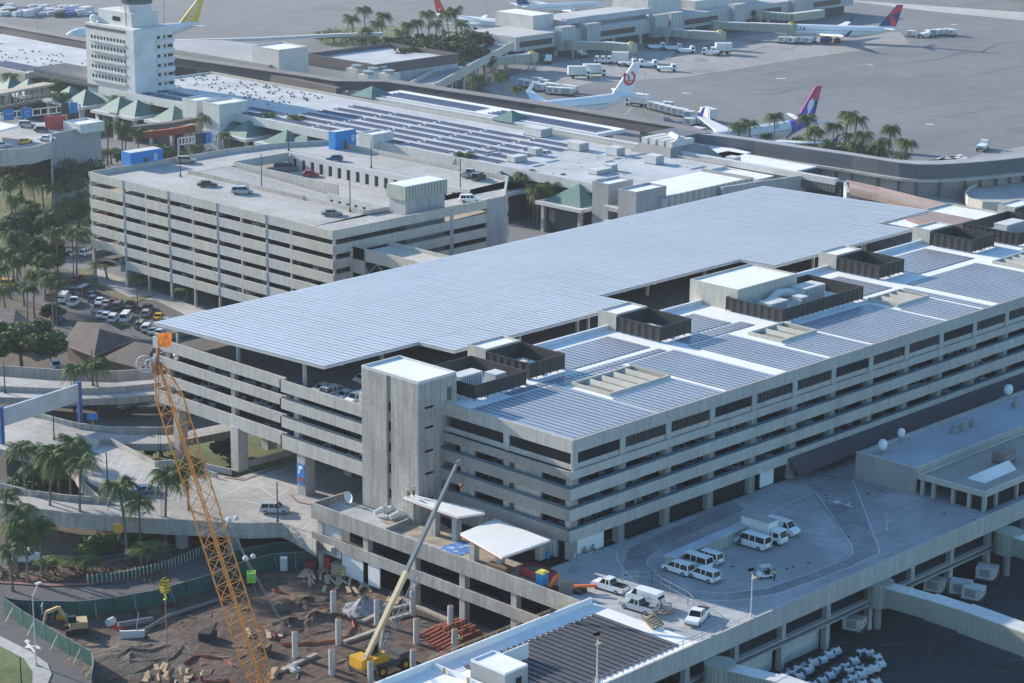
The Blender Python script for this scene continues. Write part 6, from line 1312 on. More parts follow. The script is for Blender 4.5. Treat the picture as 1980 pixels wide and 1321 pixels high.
pa = [base_+ax_*(BL*.50)+Vector((1.0, -1.0, 0)), Vector((*G(443, 1006, 20), 20)), Vector((*G(475, 1080, 14), 14)), Vector((*G(560, 1230, .5), .5))]
for o_ in (-.3, .3):
    m.tube([p+Vector((o_, o_, 0)) for p in pa], .05, 5)
m.tube([pa[2], Vector((*G(505, 1180, .5), .5))], .05, 5); part('pendant_cable', m, steel, lcr)
for i, p in enumerate((pa[1], pa[2])): m = MB(); m.sphere(tuple(p), .45, 0, 8, 5); m.sphere((p.x+.8, p.y-.7, p.z+.3), .38, 0, 8, 5); part('shackle', m, offw, lcr)
# rough terrain crane
cbx, cby = G(738, 1283, 1.3)
mc = thing('mobile_crane', 'yellow rough terrain crane with a long telescopic boom in the pit', 'crane', (cbx, cby, 0))
ang = math.atan2(G(790, 1262, 1)[1]-G(700, 1292, 1)[1], G(790, 1262, 1)[0]-G(700, 1292, 1)[0]); ca, sa = math.cos(ang), math.sin(ang)
R = lambda x, y, z: (cbx+x*ca-y*sa, cby+x*sa+y*ca, z)
def rbox(m, x0, y0, z0, x1, y1, z1, mi=0):
    vs = [R(*p) for p in ((x0, y0, z0), (x1, y0, z0), (x1, y1, z0), (x0, y1, z0), (x0, y0, z1), (x1, y0, z1), (x1, y1, z1), (x0, y1, z1))]
    m.add(vs, [(0, 3, 2, 1), (4, 5, 6, 7), (0, 1, 5, 4), (1, 2, 6, 5), (2, 3, 7, 6), (3, 0, 4, 7)], mi)
m = MB(); rbox(m, -1.5, -1.2, .9, 4.0, 1.2, 1.9); rbox(m, 2.2, -1.3, 1.9, 4.0, 1.3, 2.5); part('chassis', m, M('crane_dark', (.07, .075, .075), .7), mc)
m = MB(); rbox(m, -4.6, -1.4, 1.9, -2.6, 1.4, 3.4); rbox(m, -2.6, -1.0, 1.9, .6, -.1, 2.8); rbox(m, -3.2, .2, 2.0, 1.0, 1.2, 2.7); part('superstructure', m, yellow, mc)
m = MB(); rbox(m, -1.6, .6, 2.5, .2, 1.5, 4.0); part('operator_cab', m, glass, mc)
for lx in (-1.0, 3.1):
    for sg in (-1, 1):
        m = MB(); m.tube([R(lx, sg*1.0, .8), R(lx, sg*1.6, .8)], .85, 14, 0); m.tube([R(lx, sg*1.58, .8), R(lx, sg*1.63, .8)], .42, 10, 1); part('wheel', m, [black, yellow], mc)
for lx in (-3.0, 4.6):
    m = MB(); m.beam(R(lx, -3.6, .9), R(lx, 3.6, .9), .3, .35); [m.beam(R(lx, s*3.5, .9), R(lx, s*3.5, .1), .25, .25) for s in (-1, 1)]; [rbox(m, lx-.4, s*3.5-.4, .03, lx+.4, s*3.5+.4, .13) for s in (-1, 1)]; part('outrigger', m, M('crane_dark', (.07, .075, .075)), mc)
b0 = Vector((*G(706, 1276, 3.2), 3.2)); b1 = Vector((*G(884, 896, 26), 26)); d_ = b1-b0
m = MB(); m.beam(b0, b0+d_*.44, .62, .72); part('boom_base', m, cream, mc)
m = MB(); m.beam(b0+d_*.44, b0+d_*.74, .52, .6); part('boom_middle', m, greyb, mc); m = MB(); m.beam(b0+d_*.74, b1, .4, .46); m.tube([b1-Vector((.4, .3, 0)), b1+Vector((.4, -.3, .2))], .45, 10); part('boom_tip', m, greyb, mc)
m = MB(); jo = Vector((1.1, -.8, -.4)); N_ = 12
for i in range(N_):
    a = b0+d_*(.06+.40*i/N_)+jo; c = b0+d_*(.06+.40*(i+1)/N_)+jo; m.beam(a, c, .1, .1); m.beam(a+Vector((.45, -.4, -.5)), c+Vector((.45, -.4, -.5)), .1, .1); m.beam(a, c+Vector((.45, -.4, -.5)), .07, .07); m.beam(a+Vector((.45, -.4, -.5)), c, .06, .06)
part('stowed_jib', m, M('jib_blue_grey', (.14, .19, .24), .5), mc)
m = MB(); m.beam(R(-.5, 0, 2.5), b0+d_*.22, .35, .35); part('lift_cylinder', m, steel, mc)
m = MB(); e = b1+Vector((.5, -.4, 0)); m.tube([e, e-Vector((0, 0, 3.4))], .05, 4); m.sphere(tuple(e-Vector((0, 0, 3.4))), .32, 0, 8, 5); m.tube([e-Vector((0, 0, 3.4)), e-Vector((0, 0, 4.4))], .1, 5); part('hook', m, M('rusty_red', (.35, .13, .06)), mc)

# ================================================================== CONSTRUCTION PIT
for i, (px, py) in enumerate(((645, 1190), (655, 1246), (571, 1271), (642, 1306), (729, 1207), (798, 1190), (805, 1245), (799, 1306), (871, 1220), (879, 1266), (717, 1330))):
    x, y = G(px, py, 0); t = thing('concrete_column', 'freestanding round concrete column in the pit, ' + ('top left beside the timber pile', 'left of the orange mesh loop', 'leftmost by itself', 'left of the yellow crane', 'hidden behind the mobile crane boom', 'top right beside the deck column', 'right of the mobile crane boom', 'right of the mobile crane wheels', 'behind the red formwork', 'in front of the red formwork', 'in front of the mobile crane')[i], 'column', (x, y, 0), 0, 'new round columns in the pit')
    m = MB(); m.cyl(0, 0, 0, 3.9, .44, 14); part('shaft', m, M('fresh_concrete', (.50, .49, .47), .8, .08, .6), t, world=False)
    m = MB(); [m.cyl(.28*math.cos(a), .28*math.sin(a), 3.88, 4.25, .03, 4) for a in (0, 1.05, 2.1, 3.14, 4.2, 5.2)]; m.cyl(0, 0, 3.9, 3.93, .3, 10); part('rebar', m, M('rusty_red', (.35, .13, .06)), t, world=False)
def heap(px, py, r_, h, mat_, name, lab, cat, seed=1):
    x, y = G(px, py, 0); m = MB(); q = random.Random(seed); nr, na = 6, 18; vs = []
    for i in range(nr+1):
        for j in range(na): a = 6.283*j/na; rr = r_*i/nr*(1+q.uniform(-.18, .18)); vs.append((x+rr*math.cos(a), y+rr*math.sin(a)*.8, .02+h*max(0, (1-i/nr))**1.2*(1+q.uniform(-.25, .25)) if i < nr else .0))
    m.add(vs, [(i*na+j, (i+1)*na+j, (i+1)*na+(j+1) % na, i*na+(j+1) % na) for i in range(nr) for j in range(na)]); return solo(name, m, mat_, lab, cat)
heap(705, 1177, 4.2, 1.8, gravel, 'gravel_heap', 'grey gravel heap beside the mobile crane boom', 'heap', 2)
heap(612, 1200, 6, 1.3, dirt, 'soil_heap', 'dark soil heap by the leftmost columns', 'heap', 3); heap(590, 1168, 6, 1.0, dirt, 'soil_heap', 'low soil heap below the timber pile', 'heap', 4)
heap(250, 1268, 10, 1.0, M('light_soil', (.105, .082, .062), .95, .3, .3, fine=.3, bump=.2), 'soil_heap', 'broad pale trampled soil mound at the lower left', 'heap', 5); heap(560, 1210, 5, 1.2, dirt, 'soil_heap', 'soil heap by the blue pipe', 'heap', 6)
def planks(px, py, n_, L, lab, mat_=wood, seed=1, spread=2.2):
    x, y = G(px, py, 0); m = MB(); q = random.Random(seed)
    for i in range(n_):
        a = q.uniform(-.35, .35)+.9; cx_, cy_ = x+q.uniform(-spread, spread), y+q.uniform(-spread*.7, spread*.7); z = q.uniform(.05, .5); l = L*q.uniform(.6, 1); m.beam((cx_-math.cos(a)*l/2, cy_-math.sin(a)*l/2, z), (cx_+math.cos(a)*l/2, cy_+math.sin(a)*l/2, z+q.uniform(-.1, .2)), q.uniform(.25, .8), .06)
    return solo('timber_pile', m, mat_, lab, 'timber pile')
lumb = M('pale_plywood', (.42, .31, .20), .8, .18, .5)
planks(610, 1112, 13, 4.2, 'pale plywood sheets piled beside the red lift machine', lumb, 1, 3.2); planks(650, 1130, 12, 4, 'plywood sheets spread in the sun by the white hoarding', lumb, 2, 3.4); planks(690, 1142, 6, 3, 'loose boards below the white curved hoarding', lumb, 3, 2)
planks(300, 1305, 8, 3, 'timber boards at the bottom left of the pit', wood, 4, 2.4); planks(345, 1312, 7, 2.6, 'timber boards beside the lattice crane base', wood, 5, 2); planks(500, 1230, 8, 3, 'pale boards behind the lattice crane boom', lumb, 6, 2.6); planks(545, 1300, 5, 3, 'scattered timber near the leftmost column', wood, 7, 2.2); planks(770, 1155, 5, 5, 'long boards by the right-hand columns', lumb, 8, 1.5)
redf = M('formwork_red', (.30, .085, .055), .7, .2, .6)
m = MB()
for i in range(5): a = G(868+9*i, 1208+6*i, .4); [m.box(a[0]-2.2, a[1]-.3, .1+k*.3, a[0]+2.4, a[1]+.1, .28+k*.3) for k in range(4 if i % 2 else 3)]; [m.box(a[0]-2+k*.9, a[1]-.35, .1, a[0]-1.9+k*.9, a[1]-.3, 1.2) for k in range(5)]
solo('red_formwork', m, redf, 'stacked red steel formwork panels behind the front column', 'formwork')
m = MB()
for i in range(9): a = G(836+5.5*i, 1218+5*i, .3); m.beam((a[0]-2.5, a[1], .3), (a[0]+2.5, a[1]+.6, .4), .35, .25)
solo('red_formwork', m, redf, 'loose red formwork beams lying left of the stack', 'formwork')
for i, pl in enumerate(([(700, 1205), (745, 1183), (800, 1170)], [(775, 1155), (800, 1172), (870, 1203), (905, 1232)], [(665, 1244), (700, 1232), (735, 1218)], [(612, 1268), (560, 1292), (545, 1300)], [(755, 1200), (790, 1190)])):
    m = MB(); m.wall(P2(pl, 0), .0, .4, .7); solo('ground_beam', m, M('kerb_pale', (.36, .32, .26), .9, .2, .6), 'low concrete ground beam in the pit, ' + ('left of the boom', 'running to the red formwork', 'by the orange mesh loop', 'below the leftmost column', 'short one right of the boom')[i], 'ground beam', 'ground beams in the pit')
def mesh_fence(pl, lab, seed=1, h=.5):
    P = P2(pl, 0); q = random.Random(seed); pts = []
    for a, c in zip(P, P[1:]):
        n_ = max(2, int(math.dist(a, c)/.8)); pts += [(a[0]+(c[0]-a[0])*i/n_+q.uniform(-.12, .12), a[1]+(c[1]-a[1])*i/n_+q.uniform(-.12, .12)) for i in range(n_)]
    pts.append(P[-1]); m = MB(); m.wall(pts, .05, [h*q.uniform(.45, 1.05) for _ in pts], .05); return solo('orange_mesh_fence', m, orng, lab, 'safety fence', 'orange mesh fences in the pit')
mesh_fence([(510, 1132), (530, 1145), (560, 1152), (590, 1165), (640, 1185)], 'sagging orange mesh fence above the soil heaps', 1); mesh_fence([(675, 1192), (685, 1215), (670, 1232), (655, 1240), (625, 1245), (545, 1250)], 'orange mesh fence looping round the second column', 2)
mesh_fence([(500, 1215), (530, 1228), (530, 1240)], 'short orange mesh fence behind the lattice boom', 3); mesh_fence([(355, 1285), (380, 1270), (430, 1275), (450, 1290)], 'orange mesh fence left of the lattice boom foot', 4); mesh_fence([(365, 1310), (400, 1320), (440, 1318), (470, 1330)], 'orange mesh fence at the bottom by the lattice boom', 5)
def hoard(pl, h, lab, mat_=fencem, name='hoarding_fence', braces=True, grp=None):
    P = P2(pl, 0); t = thing(name, lab, 'fence', (P[0][0], P[0][1], 0), 0, grp); m = MB(); m.wall(P, .05, h, .06); part('screen', m, mat_, t); m = MB()
    for a, c in zip(P, P[1:]):
        n_ = max(1, int(math.dist(a, c)/2.6)); n0_ = Vector((c[1]-a[1], a[0]-c[0])).normalized()
        for i in range(n_+1):
            x = a[0]+(c[0]-a[0])*i/n_; y = a[1]+(c[1]-a[1])*i/n_; m.beam((x, y, 0), (x, y, h+.25), .08, .08)
            if braces and i % 2: m.beam((x, y, h*.8), (x+n0_.x*1.3, y+n0_.y*1.3, 0), .06, .06)
        m.beam((a[0], a[1], h+.05), (c[0], c[1], h+.05), .06, .06)
    part('posts', m, steel, t); return t
hoard([(8, 1186), (45, 1212), (90, 1240), (135, 1268), (178, 1292), (183, 1310), (178, 1340)], 2.5, 'green screened hoarding along the bottom left street')
hoard([(8, 1184), (30, 1190), (60, 1192), (150, 1194), (220, 1186), (300, 1172), (360, 1155), (410, 1140), (480, 1112), (530, 1100), (612, 1095)], 2.5, 'long green screened hoarding behind the pit')
hoard([(400, 1100), (470, 1090), (530, 1078), (600, 1073)], 2.4, 'second green hoarding in the dark under the viaduct', braces=False)
t = thing('picket_barrier', 'pale picket barrier curving beside the lower road', 'barrier', G(300, 1110, 0)+(0,)); m = MB(); P = P2([(170, 1129), (215, 1126), (255, 1118), (300, 1108), (345, 1093), (385, 1076), (410, 1062)], 0)
for a, c in zip(P, P[1:]):
    n_ = int(math.dist(a, c)/.62)
    for i in range(n_): x = a[0]+(c[0]-a[0])*i/n_; y = a[1]+(c[1]-a[1])*i/n_; m.box(x-.09, y-.09, 0, x+.09, y+.09, 1.5)
part('pickets', m, M('picket_beige', (.42, .42, .34), .7), t); m = MB(); m.wall(P, .2, 1.3, .03); part('mesh', m, fencem, t)
# small machines
def machine(name, lab, cat, px, py, z, boxes, rz=0.0, s=1.0):
    x, y = G(px, py, z); t = thing(name, lab, cat, (x, y, z), rz); t.scale = (s,)*3
    for nme, mat_, bs in boxes:
        m = MB()
        for b_ in bs:
            if b_[0] == 'b': m.box(*b_[1:])
            elif b_[0] == 'm': m.beam(b_[1], b_[2], b_[3], b_[4])
            elif b_[0] == 't': m.tube(b_[1], b_[2], 10)
        part(nme, m, mat_, t, world=False)
    return t
tan_y = M('excavator_tan', (.50, .36, .16), .6, .1, 1)
machine('excavator', 'tan excavator with folded arm beside the green hoarding', 'excavator', 148, 1222, 0, [('tracks', black, [('b', -1.6, -1.3, 0, 1.6, -.7, .8), ('b', -1.6, .7, 0, 1.6, 1.3, .8)]), ('house', tan_y, [('b', -1.6, -1.2, .9, 1.0, 1.2, 1.9)]), ('cab', glass, [('b', .0, .2, 1.9, 1.2, 1.1, 2.8)]), ('boom', tan_y, [('m', (1, -.2, 1.6), (2.4, -.2, 4.0), .45, .5), ('m', (2.4, -.2, 4.0), (4.2, -.2, 3.4), .4, .45)]), ('arm', tan_y, [('m', (4.2, -.2, 3.4), (4.8, -.2, .9), .35, .4)]), ('bucket', black, [('b', 4.2, -.7, .3, 5.1, .3, 1.0)])], 2.6, 1.0)
machine('yellow_skip', 'small open yellow skip by the green hoarding', 'skip', 122, 1192, 0, [('tray', yellow, [('b', -1.3, -.8, 0, 1.3, .8, .6)]), ('load', wood, [('b', -1.0, -.6, .6, .9, .6, .75)])], .8)
machine('lime_generator', 'lime green generator at the far side of the pit', 'generator', 486, 1128, 0, [('cover', M('lime_paint', (.28, .62, .06), .5), [('b', -1.2, -.7, .5, 1.0, .7, 1.5), ('b', -.6, -.7, 1.5, 1.0, .7, 1.8)]), ('frame', black, [('b', -1.3, -.6, .2, 1.1, .6, .5), ('t', [(0, -.8, .3), (0, .8, .3)], .3)])], .9)
machine('arrow_board', 'white arrow board trailer lying in the pit', 'trailer', 256, 1238, 0, [('board', offw, [('b', -1.8, -.2, .4, 1.8, .2, 1.5)]), ('mast', offw, [('m', (.6, 0, 1.5), (1.0, .6, 4.0), .12, .12)]), ('wheels', black, [('t', [(1.9, -.5, .3), (1.9, .5, .3)], .35)])], -.7)
machine('pump', 'white and red pump unit in the middle of the pit', 'pump', 215, 1222, 0, [('tank', offw, [('t', [(-.6, 0, 1.6), (.6, 0, 1.6)], .6)]), ('frame', redm, [('m', (0, 0, 1.2), (1.5, -1.0, .1), .3, .3), ('m', (-.3, 0, 1.2), (.6, -1.2, .1), .25, .25)])], .2)
machine('site_sign', 'white notice panel with a blue stand by the street hoarding', 'sign', 82, 1200, 0, [('panel', offw, [('b', -.9, -.05, .9, .9, .05, 2.5)]), ('stand', M('stand_blue', (.03, .08, .3)), [('b', -1.1, -.1, 0, -.95, .1, 2.6), ('b', .95, -.1, 0, 1.1, .1, 2.6)])], .8)
machine('black_bin', 'black open-topped hopper in the middle of the pit', 'hopper', 402, 1236, 0, [('hopper', black, [('b', -1.1, -1, 0, 1.1, 1, 1.3), ('m', (-1, -1, 1.3), (1, -1, 2.3), .2, .4)])], .5)
machine('water_pipe', 'light blue plastic pipe lying on the soil', 'pipe', 583, 1193, .3, [('pipe', M('pipe_blue', (.12, .45, .70), .5), [('t', [(-2.2, 0, 0), (2.2, 0, 0)], .16)])], -.25)
machine('drain_pipe', 'big grey drain pipe section lying in the pit', 'pipe', 262, 1204, .5, [('pipe', M('pipe_grey', (.16, .16, .16), .8), [('t', [(-2.6, 0, 0), (2.6, 0, 0)], .5)])], -.35)
m = MB(); m.tube([(*G(a, b_, .4), .4) for a, b_ in ((255, 1232), (330, 1190), (420, 1160))], .3, 8); solo('long_pipe', m, M('pipe_grey', (.16, .16, .16)), 'long dark pipeline crossing the pit behind the boom', 'pipe')
machine('site_cabin', 'red lift machine parked beside the deck column', 'lift machine', 684, 1117, 0, [('body', redm, [('b', -.9, -1.2, .4, .9, 1.2, 2.0)]), ('window', glass, [('b', -.95, -.7, 1.1, -.9, .7, 1.8)]), ('wheels', black, [('t', [(-.95, -.8, .35), (.95, -.8, .35)], .35), ('t', [(-.95, .8, .35), (.95, .8, .35)], .35)])], .2)
machine('red_container', 'bright red tool container beside the corner column', 'tool container', 635, 1100, 0, [('box', redm, [('b', -.9, -1, 0, .9, 1, 2.3)])], .1); machine('red_container', 'darker red skip in the shade under the viaduct end', 'skip', 600, 1099, 0, [('box', M('dull_red', (.20, .03, .03)), [('b', -1.3, -.8, 0, 1.3, .8, 1.4)])], .8)
machine('wooden_shed', 'small timber shed behind the worker in the pit', 'shed', 662, 1112, 0, [('wall', wood, [('b', -1.4, -1.2, 0, 1.4, 1.2, 2.0)]), ('roof', lumb, [('b', -1.6, -1.4, 2.0, 1.6, 1.4, 2.12)])], .3)
machine('portable_toilet', 'white portable toilet in front of the dark hoarding', 'toilet', 549, 1103, 0, [('cabin', offw, [('b', -.55, -.55, .1, .55, .55, 2.2)]), ('door', M('pale_grey', (.45, .46, .47)), [('b', -.4, -.58, .2, .4, -.55, 2.0)])], .8)
machine('compressor', 'small machine behind the lattice boom', 'compressor', 512, 1262, 0, [('body', M('crane_dark', (.07, .075, .075)), [('b', -1, -.7, .3, 1, .7, 1.2)]), ('rail', yellow, [('m', (-1, -.7, 1.3), (1, -.7, 1.3), .08, .08), ('m', (-1, .7, 1.3), (1, .7, 1.3), .08, .08)])], .5)
machine('concrete_bucket', 'pale conical concrete bucket left of the columns', 'bucket', 570, 1298, 0, [('bucket', M('fresh_concrete', (.5, .49, .47)), [('b', -.6, -.6, 0, .6, .6, .5), ('m', (0, 0, .5), (0, 0, 1.3), .5, .5)])])
m = MB(); q = random.Random(77)
for i in range(110):
    px, py = q.uniform(200, 900), q.uniform(1130, 1320); x, y = G(px, py, 0)
    if x > -13 or (x > -42 and y < -12): continue
    a = q.uniform(0, 3.1); l = q.uniform(.3, 1.8); m.beam((x, y, .1), (x+l*math.cos(a), y+l*math.sin(a), .15), q.uniform(.06, .22), q.uniform(.04, .15), q.choice((0, 1, 1, 2, 3)))
o = struct('site_debris', m, [M('old_timber', (.22, .15, .09), .9), M('pipe_grey', (.16, .16, .16)), redf, M('kerb_pale', (.36, .32, .26))]); o['kind'] = 'stuff'

# ================================================================== DECK WORKS
def slab_roof(px, z, lab, cols, mat_=white, th=.35, tilt=None):
    P = P2(px, z); t = thing('work_canopy', lab, 'canopy', (sum(p[0] for p in P)/len(P), sum(p[1] for p in P)/len(P), DZ)); m = MB(); m.prism(P, z-th, z); part('roof', m, mat_, t)
    m = MB(); m.wall([(x, y) for x, y in P], z-th-.12, z-th, .12, close=True); part('edge_strip', m, redf, t)
    for c in cols: x, y = G(*c, DZ); m = MB(); m.box(x-.55, y-.5, DZ, x+.55, y+.5, z-th); part('column', m, conc, t)
slab_roof([(890, 1031), (958, 1003), (1064, 1044), (970, 1077)], 13.2, 'white square canopy roof on concrete columns at the deck edge', [(917, 1084), (967, 1097), (1044, 1081)])
slab_roof([(779, 962), (800, 956), (934, 987), (938, 992), (885, 999)], 14.2, 'long white canopy roof beside the stair tower with workers on it', [(800, 1010), (842, 1034), (883, 1045)])
m = MB(); m.prism(P2([(845, 1061), (880, 1050), (915, 1048), (925, 1062), (890, 1075)], DZ), DZ, DZ+.06); solo('blue_tarpaulin', m, tarp, 'blue and white tarpaulin sheet on the deck beside the canopy', 'tarpaulin')
m = MB(); m.prism(P2([(735, 1008), (790, 990), (850, 1010), (900, 1040), (960, 1075), (1060, 1110), (1000, 1120), (900, 1075), (800, 1040)], DZ), DZ, DZ+.02); struct('raw_deck_patch', m, M('broken_deck', (.33, .28, .22), .95, .35, .5, fine=.25))
m = MB(); m.wall(P2([(748, 1020), (800, 998)], DZ+.8), DZ, DZ+.8, .3); struct('kerb_wall', m, concs)
machine('skip_container', 'dark red open skip full of rubble at the deck edge', 'skip', 1040, 1118, DZ, [('tray', M('skip_red', (.28, .025, .04), .5), [('b', -1.2, -2.6, .1, -1.1, 2.6, 1.5), ('b', 1.1, -2.6, .1, 1.2, 2.6, 1.5), ('b', -1.2, -2.6, .1, 1.2, -2.5, 1.5), ('b', -1.2, 2.5, .1, 1.2, 2.6, 1.5), ('b', -1.2, -2.6, .1, 1.2, 2.6, .2)]), ('rubble', M('rubble', (.14, .12, .10), .9, .4, 1.5, fine=.3), [('b', -1.1, -2.5, .2, 1.1, 2.5, 1.1), ('b', -.5, -1.8, 1.1, .7, .4, 1.4)])])
machine('portable_toilet', 'blue portable toilet with a yellow roof at the deck edge', 'toilet', 1048, 1134, DZ, [('cabin', M('toilet_blue', (.02, .28, .55), .5), [('b', -.65, -.65, 0, .65, .65, 2.1)]), ('roof', M('toilet_yellow', (.75, .65, .12), .5), [('b', -.72, -.72, 2.1, .72, .72, 2.25), ('b', -.5, -.5, 2.25, .5, .5, 2.45)])], .1)
machine('orange_lift', 'orange folded boom lift beside the portable toilet', 'boom lift', 1070, 1142, DZ, [('panel', orange, [('m', (0, .4, .6), (0, -.6, 2.4), 1.2, .5)]), ('base', black, [('b', -.7, -.9, .1, .7, .9, .6)])], .2)
machine('cardboard_board', 'grey board standing beside the orange lift', 'board', 1094, 1150, DZ, [('board', M('board_grey', (.20, .17, .15)), [('b', -.05, -1.0, 0, .05, 1.0, 2.2)])], .9)
machine('scrap_pile', 'pile of dark and orange lift parts beside the white parapet corner', 'pile', 1122, 1147, DZ, [('parts', black, [('m', (-1.3, 1, .3), (1, .2, .5), .8, .5), ('b', -.8, -.6, .1, .8, .4, .7)]), ('arms', orange, [('m', (-.5, .8, .9), (1.5, -1.6, 1.2), .35, .35), ('m', (0, 1.2, .8), (1.9, -1.0, .9), .25, .25)])], 0)
machine('material_crate', 'brown crates of material under the white square canopy', 'crate', 975, 1106, DZ, [('crate', M('crate_brown', (.18, .11, .07)), [('b', -.8, -1.0, 0, .8, 1.0, .9)])]); machine('material_crate', 'brown crate pile nearest the canopy corner column', 'crate', 955, 1098, DZ, [('crate', M('crate_brown', (.18, .11, .07)), [('b', -.6, -1.4, 0, .6, 1.0, .7)])])
machine('blue_generator', 'bright blue machine by the door under the canopy', 'machine', 1056, 1079, DZ, [('body', M('toilet_blue', (.02, .28, .55)), [('b', -.4, -.5, .1, .4, .5, 1.0)])])
machine('tripod_stand', 'bright steel frame stand on the shaded deck corner', 'stand', 1112, 1103, DZ, [('frame', steel, [('m', (-.8, 0, 0), (0, 0, 2.6), .08, .08), ('m', (.8, 0, 0), (0, 0, 2.6), .08, .08), ('m', (0, .8, 0), (0, 0, 2.6), .08, .08), ('b', -.9, -.5, 0, .9, .5, .15)])])
for i, (px, py) in enumerate(((740, 992), (756, 990), (770, 1000))):
    x, y = G(px, py, DZ+.5); m = MB(); m.tube([(x-1.2, y+.6, DZ+.6), (x, y, DZ+1.1), (x+1.3, y-.5, DZ+.7)], [.45, .55, .4], 8); solo('white_duct_piece', m, offw, 'white duct piece on the deck below the stair tower, ' + ('left', 'middle', 'right')[i], 'duct', 'white duct pieces below the stair tower')
x, y = G(678, 975, DZ); t = thing('satellite_dish', 'white satellite dish at the foot of the stair tower', 'satellite dish', (x, y, DZ)); m = MB(); m.tube([(-.15, 0, 1.3), (-.45, 0, 1.3), (-.5, 0, 1.3)], [.1, .95, 1.0], 16, cap=False); m.tube([(-.1, 0, 1.3), (-.12, 0, 1.3)], [.3, .3], 8); part('dish', m, roofw, t, world=False); m = MB(); m.cyl(0, 0, 0, 1.3, .1, 6); m.beam((-.1, 0, 1.3), (-.9, 0, 1.3), .05, .05); m.box(-.6, -.6, 0, .6, .6, .12); part('mount', m, steel, t, world=False)
m = MB(); P = P2([(1200, 1140), (1245, 1158), (1300, 1170)], DZ); rail_m = rail([(*p,) for p in P2([(1205, 1128), (1260, 1130), (1330, 1170), (1340, 1180)], DZ)], DZ, 1.9, None); solo('chain_link_fence', rail_m, steel, 'thin chain link fence behind the parked pickups', 'fence')
for i, (px, py) in enumerate(((1270, 1172), (1290, 1182), (1262, 1184))): machine('hvac_crate', 'pallet of fittings on the white roof edge, ' + ('back', 'right', 'left')[i], 'pallet', px, py, DZ+.25, [('frame', wood, [('b', -.8, -.7, 0, .8, .7, .2)]), ('goods', steel, [('b', -.6, -.5, .2, .5, .5, 1.1)])], .3*i)

# ================================================================== LAMPS, SIGNS, PEOPLE
def lamp(px, py, z, h, lab, heads=2, mat_=steel, grp='lamp posts', r_=.11, arm=1.6, shoe=False):
    x, y = G(px, py, z); t = thing('lamp_post', lab, 'lamp post', (x, y, z), 0, grp); m = MB(); m.cyl(0, 0, 0, h, r_, 8, 0, r_*.7); m.cyl(0, 0, 0, .5, r_*2, 8); part('pole', m, mat_, t, world=False)
    for i in range(heads):
        a = math.pi*i+.8; m = MB(); m.beam((0, 0, h), (arm*math.cos(a), arm*math.sin(a), h+.1), .08, .08); m.box(arm*math.cos(a)-.45, arm*math.sin(a)-.25, h, arm*math.cos(a)+.45, arm*math.sin(a)+.25, h+.22); part('lamp_head', m, mat_ if heads == 1 else M('lamp_tan', (.40, .36, .28)), t, world=False)
    return t
lamp(1452, 1193, DZ+1.0, 6.2, 'white lamp post on the outer deck parapet', 3, offw); lamp(1154, 1318, 9.8, 5.8, 'white lamp post over the solar roof at the bottom', 3, offw); x, y = G(1712, 1025, DZ)
lamp(1714, 1027, DZ, 2.2, 'short lamp with two tan heads on the deck by the lane lines', 2, offw)
dk_ = M('dark_pole', (.03, .03, .035), .5)
for a in ((537, 1012, ZR, 7.0, 'dark lamp post crossing the silver four-wheel drive'), (105, 850, ZR, 5.5, 'dark lamp post on the wide ramp plaza'), (208, 935, ZR, 5.5, 'dark lamp post between the big palm and the ramp'), (180, 745, ZR, 7, 'dark lamp post between the two palms of the inner ramp'), (10, 760, ZR, 6, 'dark lamp post at the left edge of the inner ramp'), (349, 342, 24.5, 5.6, 'dark lamp post beside the tan suv on the garage roof'), (506, 366, 24.5, 8.2, 'dark lamp post on the ramp divider of the garage roof'), (558, 292, 24.5, 5, 'dark lamp post at the corner of the sunken court'), (718, 325, 24.5, 7, 'dark lamp post on the far side of the sunken court'), (677, 410, 24.5, 9, 'dark lamp post with a blue sign on the garage roof'), (890, 370, 24.5, 7.5, 'dark lamp post near the white suv on the garage roof'), (268, 640, 0, 11, 'dark lamp post in the open lot'), (143, 540, 0, 13, 'dark lamp post between the two palms of the side street')):
    lamp(*a, heads=0, mat_=dk_, grp='dark lamp posts', r_=.13)
lamp(70, 1287, .1, 10.5, 'tall grey street lamp with a single arm at the lower left', 1, offw, arm=4.5); lamp(42, 1330, .1, 4.6, 'short dark street lamp with a round head at the lower left', 0, dk_); lamp(236, 1040, 0, 6.5, 'pale lamp post by the front viaduct', 1, offw)
for i, (px, py, h) in enumerate(((1757, 190, 14), (1245, 222, 14), (850, 85, 14), (1545, 48, 12), (72, 55, 14), (940, 62, 13))):
    if i == 0: continue
    lamp(px, py, 0, h, 'tall apron floodlight mast ' + ('', 'beside the red-emblem jet', 'above the sloping ramp', 'by the far jet bridge', 'at the upper left', 'beside the pale concourse block')[i], 2, steel, 'apron floodlights', arm=1.2)
x, y = G(587, 945, 7.5); m = MB(); m.box(-.1, -.95, 0, -.02, .95, 3.6); t = thing('blue_level_sign', 'blue sign with white arrow and red circle on the big column', 'sign', (.08, 60.2, 6.6)); part('board', m, blue, t, world=False)
m = MB(); m.add([(-.12, .5, 3.3), (-.12, -.5, 3.3), (-.12, -.5, 2.9), (-.12, .5, 2.3)], [(0, 1, 2, 3)]); m.add([(-.12, .6, 2.3), (-.12, -.1, 2.3), (-.12, .6, 1.7)], [(0, 1, 2)]); part('arrow', m, white, t, world=False); m = MB(); m.tube([(-.11, 0, .9), (-.14, 0, .9)], .55, 14); part('red_disc', m, redm, t, world=False)
